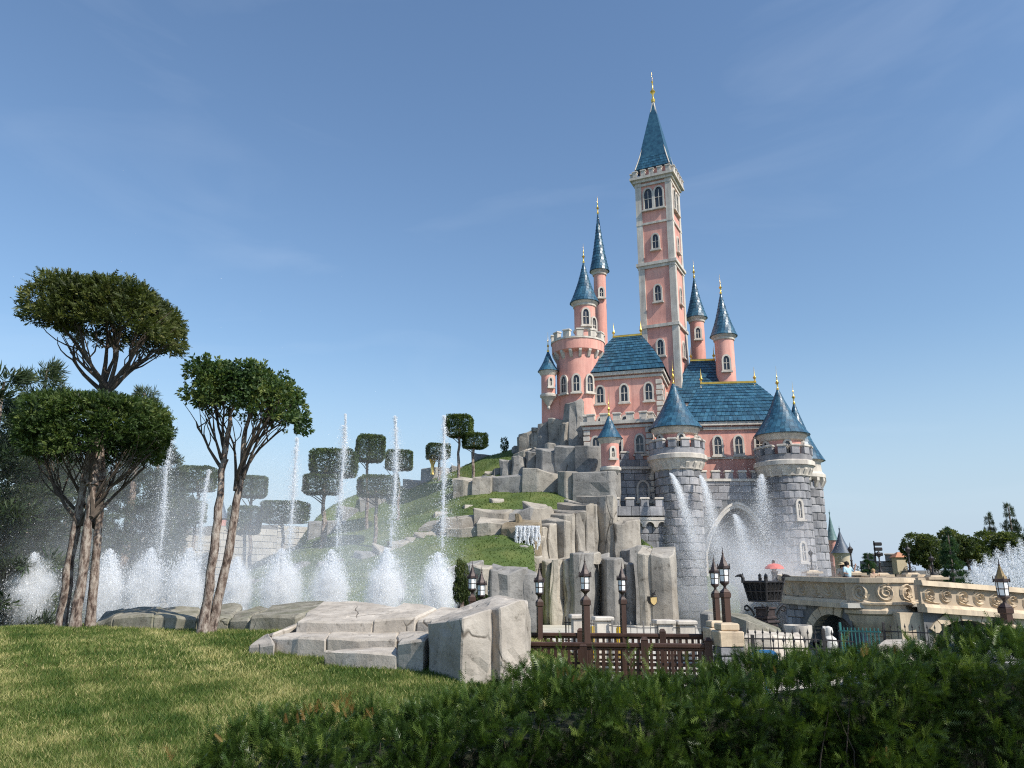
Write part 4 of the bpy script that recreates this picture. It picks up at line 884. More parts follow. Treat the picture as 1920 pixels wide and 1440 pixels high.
def merlons_line(parent, p0, p1, z, pitch=1.15, w=.62, h=.7, d=.4, mat=None):
    p0, p1 = Vector((*p0, 0)), Vector((*p1, 0)); n = max(2, round((p1 - p0).length / pitch)); ang = math.atan2(p1.y - p0.y, p1.x - p0.x)
    mb = MB(); mb.box((0, 0, h * .38), (w, d, h * .76), 0, .03); mb.tone = .6; me1 = mb.mesh('merlon', mat or M['stone']); mb = MB(); mb.box((0, 0, h * .88), (w + .12, d + .12, h * .24), 0, .04); me2 = mb.mesh('merlon_cap', M['trim'])
    for j in range(n):
        p = p0.lerp(p1, (j + .5) / n); mesh_obj('merlon', me1, parent, True, (p.x, p.y, z), ang); mesh_obj('merlon_cap', me2, parent, True, (p.x, p.y, z), ang)
def corbels(parent, cx, cy, r, z, n, mat=None):
    mb = MB(); mb.add([(-.1, -.13, .45), (.38, -.13, .45), (.38, -.13, .2), (.1, -.13, -.3), (-.1, -.13, -.45), (-.1, .13, .45), (.38, .13, .45), (.38, .13, .2), (.1, .13, -.3), (-.1, .13, -.45)], [(0, 1, 2, 3, 4), (9, 8, 7, 6, 5), (0, 5, 6, 1), (1, 6, 7, 2), (2, 7, 8, 3), (3, 8, 9, 4), (4, 9, 5, 0)])
    me = mb.mesh('corbel', mat or M['trim'])
    for j in range(n): a = 2 * math.pi * j / n; mesh_obj('corbel', me, parent, True, (cx + r * math.cos(a), cy + r * math.sin(a), z), a)
_wc = {}
def window(parent, pos, ang, w=.7, h=1.6, name='window', mat=None):
    """pointed opening: frame ring and dark pane, outward normal at angle ang"""
    key = (w, h)
    if key not in _wc:
        def outl(e):
            hw_ = w / 2 + e; zs = h / 2 - w * .75; pts = [(-hw_, -h / 2 - e), (hw_, -h / 2 - e)]
            for k in range(6): t_ = k / 5; pts.append((hw_ * math.cos(t_ * math.pi / 2) ** .8, zs + (w * .75 + e) * math.sin(t_ * math.pi / 2) ** 1.15))
            for k in range(4, -1, -1): t_ = k / 5; pts.append((-hw_ * math.cos(t_ * math.pi / 2) ** .8, zs + (w * .75 + e) * math.sin(t_ * math.pi / 2) ** 1.15))
            return pts
        o_, i_ = outl(.16), outl(0); n = len(o_); mb = MB()
        v = [(.14, y, z) for y, z in o_] + [(.14, y, z) for y, z in i_] + [(-.05, y, z) for y, z in o_] + [(-.12, y, z) for y, z in i_]; fs = []
        for k in range(n): j = (k + 1) % n; fs += [(k, j, n + j, n + k), (k, 2 * n + k, 2 * n + j, j), (n + k, n + j, 3 * n + j, 3 * n + k)]
        mb.add(v, fs); mb.box((.14, 0, -h / 2 - .2), (.3, w + .5, .14)); fr = mb.mesh('window_frame', M['trim'])
        mb = MB(); mb.add([(.03, y, z) for y, z in i_], [tuple(range(n))]); pn = mb.mesh('pane', M['glass'])
        mb = MB(); mb.box((.06, 0, -.1), (.05, .06, h - .3)); mb.box((.06, 0, .0), (.05, w - .04, .06)); bar = mb.mesh('glazing_bar', M['trim']); _wc[key] = (fr, pn, bar)
    fr, pn, bar = _wc[key]
    if parent.get('_lvl') == 2:      # parent is already a part: pieces hang under it side by side
        for nm, me in (('window_frame', fr), ('pane', pn), ('glazing_bar', bar)): mesh_obj(nm, me, parent, True, pos, ang)
    else:
        f = mesh_obj('window', fr, parent, True, pos, ang); mesh_obj('pane', pn, f, True, pos, ang); mesh_obj('glazing_bar', bar, f, True, pos, ang)
def part(name, mb, mat, **k): o = mb.build(name, mat, castle, **k); o['_lvl'] = 2; return o
CAMDIR = lambda cx, cy: math.atan2(-cy, -cx)
# -- gate towers
def gate_tower(px_, Y, r, ztop, roof_h, name='gate_tower'):
    cx = X(px_, Y, 6); cy_ = Y; mb = MB(); mb.lathe([(r - .03, -1.6), (r - .03, ztop)], 32, (cx, cy_, 0)); o = part(name, mb, M['mortar'], smooth=True)
    round_stones(o, cx, cy_, r - .03, -1.2, ztop - .5)
    ring(o, 'string_course', M['trim'], cx, cy_, [(r + .02, ztop - .55), (r + .18, ztop - .5), (r + .2, ztop - .3), (r + .5, ztop + .25), (r + .62, ztop + .3), (r + .62, ztop + .62), (r + .5, ztop + .7), (r - .2, ztop + .72)])
    corbels(o, cx, cy_, r + .02, ztop - .25, 18)
    ring(o, 'parapet', M['stone'], cx, cy_, [(r + .42, ztop + .7), (r + .42, ztop + 1.15), (r + .1, ztop + 1.15), (r + .1, ztop + .7)])
    merlons_round(o, cx, cy_, r + .27, ztop + 1.15, 13)
    ring(o, 'upper_drum', M['pink'], cx, cy_, [(r - .22, ztop + .7), (r - .22, ztop + 2.6)]); ring(o, 'eaves', M['trim'], cx, cy_, [(r - .2, ztop + 2.3), (r - .02, ztop + 2.4), (r + .05, ztop + 2.6), (r + .22, ztop + 2.78), (r + .2, ztop + 2.95), (r - .3, ztop + 2.95)])
    a0 = CAMDIR(cx, cy_)
    for da in (-.9, .25, 1.35): a = a0 + da; window(o, (cx + (r - .22) * math.cos(a), cy_ + (r - .22) * math.sin(a), ztop + 1.75), a, .42, .95)
    a = a0 + .2; cone_roof(o, cx, cy_, ztop + 2.92, r + .42, roof_h, n=34, courses=18); return o, cx, cy_
ZG = Z(872, 62)
gtL, gxL, gyL = gate_tower(1275, 62, 1.75, ZG, 4.0)
gtR, gxR, gyR = gate_tower(1478, 62, 1.75, Z(884, 62), 4.0)
for s_, z_ in ((.15, 3.2), (.15, 6.4)):
    a = CAMDIR(gxR, gyR) + .5; window(gtR, (gxR + 1.78 * math.cos(a), gyR + 1.78 * math.sin(a), z_), a, .3, 1.3)
# -- gate wall with pointed arch
gy = 62.6; gx0, gx1 = gxL + 1.6, gxR - 1.6; gcx = X(1385, gy, 4); ghw = 2.55; gsp = Z(1040, gy); gap = Z(952, gy); gtop = Z(898, gy)
def arch_h(dx, hw_, sp_, ap_):
    t_ = min(1, abs(dx) / hw_); return sp_ + (ap_ - sp_) * (1 - t_ ** 1.7) ** .75
N_ = 40; mb = MB(); fr, bk = [], []
xs_ = sorted(set([gx0 + (gx1 - gx0) * i / N_ for i in range(N_ + 1)] + [gcx - ghw, gcx + ghw]))
for xa, xb in zip(xs_[:-1], xs_[1:]):
    za = -1.3 if abs(xa - gcx) >= ghw - 1e-6 and (xb + xa) / 2 - gcx < 0 or (xa + xb) / 2 - gcx >= ghw else None
    mid = (xa + xb) / 2 - gcx
    if abs(mid) >= ghw: ya = yb = -1.3
    else: ya, yb = arch_h(xa - gcx, ghw, gsp, gap), arch_h(xb - gcx, ghw, gsp, gap)
    mb.add([(xa, gy, ya), (xb, gy, yb), (xb, gy, gtop), (xa, gy, gtop), (xa, gy + .9, ya), (xb, gy + .9, yb), (xb, gy + .9, gtop), (xa, gy + .9, gtop)], [(0, 1, 2, 3), (7, 6, 5, 4), (0, 4, 5, 1), (3, 2, 6, 7)])
gw = part('gate_wall', mb, M['mortar'])
def g_skip(s_, z, hl, hh):
    x = gx0 + s_ - gcx
    return abs(x) - hl < ghw + .3 and z - hh < arch_h(max(0, abs(x) - hl), ghw + .45, gsp, gap + .5)
flat_stones(gw, (gx0, gy), (gx1, gy), -1.2, gtop, .55, .95, g_skip)
def arch_band(parent, name, mat, cx, y, hw_, sp_, ap_, z0, e0, e1, dep, seg=18):
    pts = []
    for e in (e0, e1):
        row = [(cx - hw_ - e, z0)]
        for k in range(seg + 1): x = -1 + 2 * k / seg; row.append((cx + x * (hw_ + e), arch_h(x, 1, sp_, ap_ + e * 1.2)))
        row.append((cx + hw_ + e, z0)); pts.append(row)
    n = len(pts[0]); mb = MB(); v = [(x, y, z) for x, z in pts[0]] + [(x, y, z) for x, z in pts[1]] + [(x, y + dep, z) for x, z in pts[0]] + [(x, y + dep, z) for x, z in pts[1]]; fs = []
    for k in range(n - 1): fs += [(k, k + 1, n + k + 1, n + k), (k, 2 * n + k, 2 * n + k + 1, k + 1), (n + k, n + k + 1, 3 * n + k + 1, 3 * n + k)]
    mb.add(v, fs); return mb.build(name, mat, parent)
arch_band(gw, 'arch_moulding', M['trim'], gcx, gy - .2, ghw, gsp, gap, .3, 0, .22, .5); arch_band(gw, 'arch_moulding', M['trim'], gcx, gy - .3, ghw, gsp, gap, .3, .22, .38, .5)
merlons_line(gw, (gx0, gy + .2), (gx1, gy + .2), gtop, 1.1)
mb = MB(); mb.box(((gx0 + gx1) / 2, gy + .1, gtop - .1), (gx1 - gx0, .6, .2)); mb.build('string_course', M['trim'], gw)
mb = MB(); mb.box((gcx - ghw - .3, gy + 4, 3), (.5, 6.2, 8.4)); mb.box((gcx + ghw + .3, gy + 4, 3), (.5, 6.2, 8.4)); mb.box((gcx, gy + 4, 7.3), (6.2, 6.2, .4)); part('gate_passage', mb, M['stone'])
mb = MB(); mb.box((gcx, gy + 7.4, 3), (6.6, .3, 9)); part('inner_wall_face', mb, M['mortar'])
flat_stones(castle, (gcx - 2.6, gy + 7.2), (gcx + 2.6, gy + 7.2), 3.2, 7, .5, .9, None, False)
# -- rear tower right
cx, cy_ = X(1508, 65.5, 6), 65.5; mb = MB(); mb.lathe([(1.62, -1.6), (1.62, Z(905, 65.5))], 32, (cx, cy_, 0)); o = part('side_tower', mb, M['mortar'], smooth=True); zt = Z(905, 65.5)
round_stones(o, cx, cy_, 1.62, -1.2, zt - .1, indiv=False); corbels(o, cx, cy_, 1.62, zt - .2, 16)
ring(o, 'upper_drum', M['trim'], cx, cy_, [(1.7, zt + .1), (2.0, zt + .3), (2.0, zt + .55), (1.75, zt + .8), (1.68, zt + 1.5), (1.8, zt + 1.7), (2.0, zt + 1.8), (1.5, zt + 1.9)]); cone_roof(o, cx, cy_, zt + 1.8, 2.05, 5.2, n=30, courses=20)
# -- grey curtain walls left of the gate
yc = 61.2; xa, xb = X(1140, yc, 6), gxL - 1.2; zc = Z(950, yc); mb = MB(); mb.box(((xa + xb) / 2, yc + .6, zc / 2 - .6), (xb - xa, 1.1, zc + 1.2)); o = part('curtain_wall', mb, M['mortar'])
flat_stones(o, (xa, yc + .05), (xb, yc + .05), -1.2, zc - 1.5, .58, .95); flat_stones(o, (xa, yc - .28), (xb, yc - .28), zc - .75, zc, .38, .8)
mb = MB(); mb.box(((xa + xb) / 2, yc + .3, zc - .4), (xb - xa, 1.1, .72)); mb.build('wall_walk', M['mortar'], o); mb = MB(); mb.box(((xa + xb) / 2, yc + .2, zc - .95), (xb - xa, 1.15, .22)); mb.build('string_course', M['trim'], o)
for k in range(5):
    xk = xa + (xb - xa) * (k + .5) / 5; mb = MB(); w = (xb - xa) / 5
    pts = [(-w / 2, 0), (w / 2, 0), (w / 2, -.55), (w / 2 - .12, -.55)] + [((w / 2 - .14) * math.cos(q * math.pi / 6), -.5 + .36 * math.sin(q * math.pi / 6)) for q in range(7)] + [(-w / 2 + .12, -.55), (-w / 2, -.55)]
    mb.slab([(xk + x, yc - .33, zc - 1.05 + z) for x, z in pts], (0, .4, 0)); mb.build('corbel_arch', M['trim'], o)
merlons_line(o, (xa, yc - .1), (xb, yc - .1), zc, 1.05)
y2 = 64; xa, xb = X(1132, y2, 10), X(1240, y2, 10); z2 = Z(862, y2); mb = MB(); mb.box(((xa + xb) / 2, y2 + 1, (z2 + 1) / 2), (xb - xa, 2, z2 - 1)); o = part('inner_wall', mb, M['mortar'])
flat_stones(o, (xa, y2), (xb, y2), 1, z2, .55, .9, None, False); merlons_line(o, (xa, y2 + .15), (xb, y2 + .15), z2, 1.1); corb = MB(); corb.box(((xa + xb) / 2, y2 - .1, z2 - .7), (xb - xa, .3, .22)); corb.build('string_course', M['trim'], o)
window(o, ((xa + xb) / 2 + .8, y2 - .02, z2 - 2.6), -math.pi / 2, .8, 1.5)
# -- pink halls
def hall(name, cx, cy_, w, d, z0, z1, rz, roof_h, rows, ncol=4, merl=False, ridge=.45, ww=.6, wh=1.5):
    mb = MB(); mb.box((cx, cy_, (z0 + z1) / 2), (w, d, z1 - z0), rz); o = part(name, mb, M['pink'])
    ca, sa = math.cos(rz), math.sin(rz); q = lambda x, y, z: (cx + x * ca - y * sa, cy_ + x * sa + y * ca, z)
    for zz, e, hh in ((z1 + .15, .35, .3), (z1 - .25, .18, .22), (z0 + (z1 - z0) * .55, .12, .2)):
        mb = MB(); mb.box((cx, cy_, zz), (w + 2 * e, d + 2 * e, hh), rz); mb.build('cornice', M['trim'], o)
    for sx in (-1, 1):
        for sy in (-1, 1):
            k = 0; z = z0 + .3
            mb = MB(); mb.box((0, 0, 0), (.55, .55, .42), 0, .03); me = mb.mesh('quoin', M['trim'])
            while z < z1 - .5:
                mesh_obj('quoin', me, o, True, q(sx * (w / 2 - .17 + .04 * (k % 2)), sy * (d / 2 - .17 + .04 * ((k + 1) % 2)), z), rz); z += .5; k += 1
    for zz in rows:
        for k in range(ncol):
            x = (k + .5) / ncol * w - w / 2; window(o, q(x, -d / 2, zz), rz - math.pi / 2, ww, wh)
        for k in range(max(1, ncol - 1)):
            y = (k + .5) / max(1, ncol - 1) * d - d / 2; window(o, q(-w / 2, y, zz), rz + math.pi, ww, wh); window(o, q(w / 2, y, zz), rz, ww, wh)
    if roof_h:
        mb = MB(); rnd = random.Random(int(cx * 3)); W2, D2_ = w / 2 + .45, d / 2 + .45; rl = W2 * ridge; zb = z1 + .32
        cor = [(-W2, -D2_), (W2, -D2_), (W2, D2_), (-W2, D2_)]; rid = [(-rl, 0), (rl, 0)]
        sides = [(cor[0], cor[1], rid[1], rid[0]), (cor[1], cor[2], rid[1], rid[1]), (cor[2], cor[3], rid[0], rid[1]), (cor[3], cor[0], rid[0], rid[0])]
        for A, B, C_, D_ in sides:
            nr = int(roof_h / .34)
            for k in range(nr):
                t0, t1 = k / nr, (k + 1) / nr; f = lambda t_: t_ ** .85
                la, lb = [A[i] + (D_[i] - A[i]) * t0 for i in (0, 1)], [B[i] + (C_[i] - B[i]) * t0 for i in (0, 1)]; ua, ub = [A[i] + (D_[i] - A[i]) * t1 for i in (0, 1)], [B[i] + (C_[i] - B[i]) * t1 for i in (0, 1)]
                n = max(2, int(math.dist(la, lb) / .36))
                for j in range(n):
                    s0, s1 = (j + .03) / n, (j + .97) / n; mb.tone = rnd.random(); lf = .05
                    g0 = lambda a, b, s_: (a[0] + (b[0] - a[0]) * s_, a[1] + (b[1] - a[1]) * s_)
                    p = [g0(la, lb, s0), g0(la, lb, s1), g0(ua, ub, s1), g0(ua, ub, s0)]
                    mb.add([q(p[0][0] * 1.008, p[0][1] * 1.008, zb + roof_h * f(t0) + lf), q(p[1][0] * 1.008, p[1][1] * 1.008, zb + roof_h * f(t0) + lf), q(p[2][0], p[2][1], zb + roof_h * f(t1) + .01), q(p[3][0], p[3][1], zb + roof_h * f(t1) + .01)], [(0, 1, 2, 3)])
        mb.tone = .1; mb.add([q(x * .99, y * .99, zb) for x, y in cor] + [q(x, y, zb + roof_h - .05) for x, y in rid], [(0, 1, 5, 4), (1, 2, 5), (2, 3, 4, 5), (3, 0, 4)])
        mb.build('roof', M['roof'], o)
        mb = MB(); mb.tube([q(-rl - .1, 0, zb + roof_h + .03), q(rl + .1, 0, zb + roof_h + .03)], .14, 8); mb.build('ridge_cap', M['gold'], o)
        for sx in (-1, 1):
            f = MB(); f.lathe([(.09, 0), (.05, .2), (.16, .4), (.05, .6), (.01, 1.4)], 8, q(sx * rl, 0, zb + roof_h + .05)); f.build('finial', M['gold'], o, smooth=True)
    if merl:
        for a, b in (((-1, -1), (1, -1)), ((1, -1), (1, 1)), ((-1, 1), (-1, -1))):
            merlons_line(o, q(a[0] * w / 2, a[1] * d / 2, 0)[:2], q(b[0] * w / 2, b[1] * d / 2, 0)[:2], z1 + .3, 1.1, mat=M['trim'])
    return o, q
zA = Z(806, 67); hall('gatehouse_hall', X(1378, 67.5, 12), 68.2, 8.6, 6.6, 7.7, zA, -.12, 4.2, [zA - 1.7], 5, False, .5)
zB = Z(712, 70); hall('great_hall', X(1186, 70, 15), 71.2, 6.6, 6.2, 5, zB, -.30, 4.3, [zB - 1.7, zB - 4.6], 3, False, .35)
zC = Z(768, 72); hall('right_wing', X(1330, 72, 15), 73, 6.4, 5, 6, zC, -.12, 4.8, [zC - 1.4], 4, False, .3)
zD = Z(775, 66); hall('lower_wing', X(1170, 66, 12), 67, 5.6, 4.6, 4, zD - 1.2, -.30, 0, [zD - 3.0], 3, True)
# -- round towers
def round_tower(px_, Y, r, z0, z1, roof_h, mat=None, crown=False, wins=((0, .8),), name='round_tower', nm=12, flare=.25):
    cx, cy_ = X(px_, Y, z1), Y; mb = MB(); mb.lathe([(r * 1.06, z0), (r, z0 + (z1 - z0) * .35), (r, z1)], 28, (cx, cy_, 0)); o = part(name, mb, mat or M['pink'], smooth=True); a0 = CAMDIR(cx, cy_)
    ring(o, 'string_course', M['trim'], cx, cy_, [(r, z0 + (z1 - z0) * .45), (r + .12, z0 + (z1 - z0) * .45 + .05), (r + .12, z0 + (z1 - z0) * .45 + .22), (r, z0 + (z1 - z0) * .45 + .3)])
    for da, f in wins: a = a0 + da; window(o, (cx + r * math.cos(a), cy_ + r * math.sin(a), z0 + (z1 - z0) * f), a, min(.55, r * .6), min(1.5, r * 1.5))
    if crown:
        corbels(o, cx, cy_, r, z1 - .25, nm + 4); ring(o, 'parapet', M['pink'], cx, cy_, [(r, z1 - .1), (r + .42, z1 + .15), (r + .45, z1 + 1.1), (r + .1, z1 + 1.1), (r + .1, z1)]); ring(o, 'coping', M['trim'], cx, cy_, [(r + .06, z1 + 1.08), (r + .52, z1 + 1.1), (r + .52, z1 + 1.26), (r + .06, z1 + 1.28)])
        merlons_round(o, cx, cy_, r + .28, z1 + 1.26, nm, mat=M['trim'])
    if roof_h:
        ring(o, 'eaves', M['trim'], cx, cy_, [(r, z1 - .35), (r + .1, z1 - .3), (r + .12, z1 - .1), (r + .28, z1 + .05), (r + .28, z1 + .2), (r - .1, z1 + .2)]); cone_roof(o, cx, cy_, z1 + .18, r + .38, roof_h, flare, n=int(14 + 10 * r), courses=int(6 + roof_h * 2))
    return o, cx, cy_
round_tower(1084, 70.5, 2.05, 6, Z(668, 70.5), 0, None, True, ((-.7, .8), (-.1, .8), (.5, .8), (.2, .5)), 'drum_tower')
round_tower(1096, 71, 1.02, Z(668, 71), Z(572, 71), Z(492, 71) - Z(572, 71), None, False, ((.1, .7), (.9, .55)), 'turret')
round_tower(1124, 75, .62, 16, Z(512, 75), Z(400, 75) - Z(512, 75), None, False, ((.2, .85),), 'turret')
round_tower(1357, 71.5, .9, 10, Z(634, 71.5), Z(550, 71.5) - Z(634, 71.5), None, False, ((.1, .8), (.3, .55)), 'turret')
round_tower(1306, 76, .72, 16, Z(600, 76), Z(520, 76) - Z(600, 76), None, False, ((.1, .85),), 'turret')
def bartizan(px_, Y, r, zt, h, roof_h):
    cx, cy_ = X(px_, Y, zt), Y; mb = MB(); mb.lathe([(r, zt - h), (r, zt)], 22, (cx, cy_, 0)); o = part('corbelled_turret', mb, M['pink'], smooth=True)
    ring(o, 'corbel_base', M['trim'], cx, cy_, [(.08, zt - h - 1.35), (.16, zt - h - 1.2), (.12, zt - h - 1.05), (r * .5, zt - h - .75), (r * .8, zt - h - .4), (r + .12, zt - h - .2), (r + .14, zt - h), (r, zt - h + .1)]); a = CAMDIR(cx, cy_) + .3
    window(o, (cx + r * math.cos(a), cy_ + r * math.sin(a), zt - h * .5), a, .22, .7); ring(o, 'eaves', M['trim'], cx, cy_, [(r, zt - .4), (r + .1, zt - .25), (r + .2, zt - .05), (r + .25, zt + .1), (r - .1, zt + .1)]); cone_roof(o, cx, cy_, zt + .08, r + .3, roof_h, n=20, courses=10, ball=.12)
bartizan(1143, 61.0, .72, Z(824, 61), 2.3, 2.0); bartizan(1028, 69.8, .66, Z(698, 69.8), 2.2, 2.1)
mb = MB(); mb.box((X(1040, 70.5, 12), 70.6, (Z(742, 70.5) + 5) / 2), (2.0, 1.2, Z(742, 70.5) - 5), -.4); o = part('pink_buttress_wall', mb, M['pink'])
# -- square great tower with corner pilasters, belfry storey and pyramid spire
tw_, tcy, trz = 3.5, 73.6, -.45; zt0, zt1 = 12.0, Z(352, tcy); tcx = X(1238, tcy, 34)
mb = MB(); mb.box((tcx, tcy, (zt0 + zt1) / 2), (tw_, tw_, zt1 - zt0), trz); o = part('great_tower', mb, M['pink']); ca, sa = math.cos(trz), math.sin(trz); q = lambda x, y, z: (tcx + x * ca - y * sa, tcy + x * sa + y * ca, z)
for sx in (-1, 1):
    for sy in (-1, 1): mb = MB(); mb.box(q(sx * (tw_ / 2 - .2), sy * (tw_ / 2 - .2), (zt0 + zt1) / 2), (.62, .62, zt1 - zt0 - .01), trz); mb.build('corner_pilaster', M['trim'], o)
zm = Z(505, tcy)
for zz, e, hh in ((zm, .3, .3), (zm - .3, .16, .3), (zt1 + .05, .3, .3), (zt1 + .32, .55, .26), (Z(620, tcy), .22, .3), (zt1 - .4, .16, .25), (Z(430, tcy), .14, .22)):
    mb = MB(); mb.box((tcx, tcy, zz), (tw_ + 2 * e, tw_ + 2 * e, hh), trz); mb.build('cornice', M['trim'], o)
for fa, fx in ((-math.pi / 2, 0), (math.pi, 1), (0, 2)):
    for zz, ww, wh in ((zt1 - 2.0, .8, 2.2), (Z(465, tcy), .6, 1.5), (Z(560, tcy), .6, 1.6), (Z(660, tcy), .6, 1.5)):
        off = {0: (0, -tw_ / 2), 1: (-tw_ / 2, 0), 2: (tw_ / 2, 0)}[fx]
        for sgn in ((-.55, .55) if zz == zt1 - 2.0 else (0,)):
            pt = q(off[0] + (sgn if fx == 0 else 0), off[1] + (sgn if fx else 0), zz); window(o, pt, fa + trz, ww, wh)
for a, b in (((-1, -1), (1, -1)), ((1, -1), (1, 1)), ((-1, 1), (-1, -1)), ((1, 1), (-1, 1))):
    merlons_line(o, q(a[0] * (tw_ / 2 + .4), a[1] * (tw_ / 2 + .4), 0)[:2], q(b[0] * (tw_ / 2 + .4), b[1] * (tw_ / 2 + .4), 0)[:2], zt1 + .44, .8, .45, .7, .3, mat=M['trim'])
mb = MB(); mb.box((tcx, tcy, zt1 + 1.0), (tw_ - .7, tw_ - .7, 1.2), trz); mb.build('lantern_storey', M['pink'], o)
mb = MB(); rnd = random.Random(5); sh_ = Z(188, tcy) - zt1 - 1.5; nr = 26; zb = zt1 + 1.55
for k in range(nr):
    t0, t1 = k / nr, (k + 1) / nr; e = lambda t_: (tw_ / 2 + .05) * ((1 - t_) * .8 + .2 * (1 - t_) ** 3)
    for fi in range(4):
        a = fi * math.pi / 2 + trz; ux, uy = math.cos(a), math.sin(a); vx, vy = -uy, ux; n = max(1, int(e(t0) * 2 / .36))
        for j in range(n):
            s0, s1 = -1 + 2 * (j + .03) / n, -1 + 2 * (j + .97) / n; mb.tone = rnd.random(); r0, r1 = e(t0) + .04, e(t1) + .005
            mb.add([(tcx + ux * r0 + vx * s0 * e(t0), tcy + uy * r0 + vy * s0 * e(t0), zb + sh_ * t0 - .03), (tcx + ux * r0 + vx * s1 * e(t0), tcy + uy * r0 + vy * s1 * e(t0), zb + sh_ * t0 - .03), (tcx + ux * r1 + vx * s1 * e(t1), tcy + uy * r1 + vy * s1 * e(t1), zb + sh_ * t1 + .02), (tcx + ux * r1 + vx * s0 * e(t1), tcy + uy * r1 + vy * s0 * e(t1), zb + sh_ * t1 + .02)], [(0, 1, 2, 3)])
mb.tone = .1; mb.box((tcx, tcy, zb + sh_ / 2), (tw_ * .98, tw_ * .98, sh_), trz, taper=.01); mb.build('spire', M['roof'], o)
for sx in (-1, 1):
    for sy in (-1, 1): mb = MB(); mb.tube([q(sx * e(t_ / 10), sy * e(t_ / 10), zb + sh_ * t_ / 10) for t_ in range(11)], .07, 6); mb.build('hip_rib', M['trim'], o)
f = MB(); f.lathe([(.2, -.3), (.24, 0), (.1, .15), (.08, .6), (.3, .95), (.08, 1.3), (.05, 2.0), (.13, 2.15), (.02, 2.4), (.01, 3.4)], 10, (tcx, tcy, zb + sh_)); f.build('finial', M['gold'], o, smooth=True)
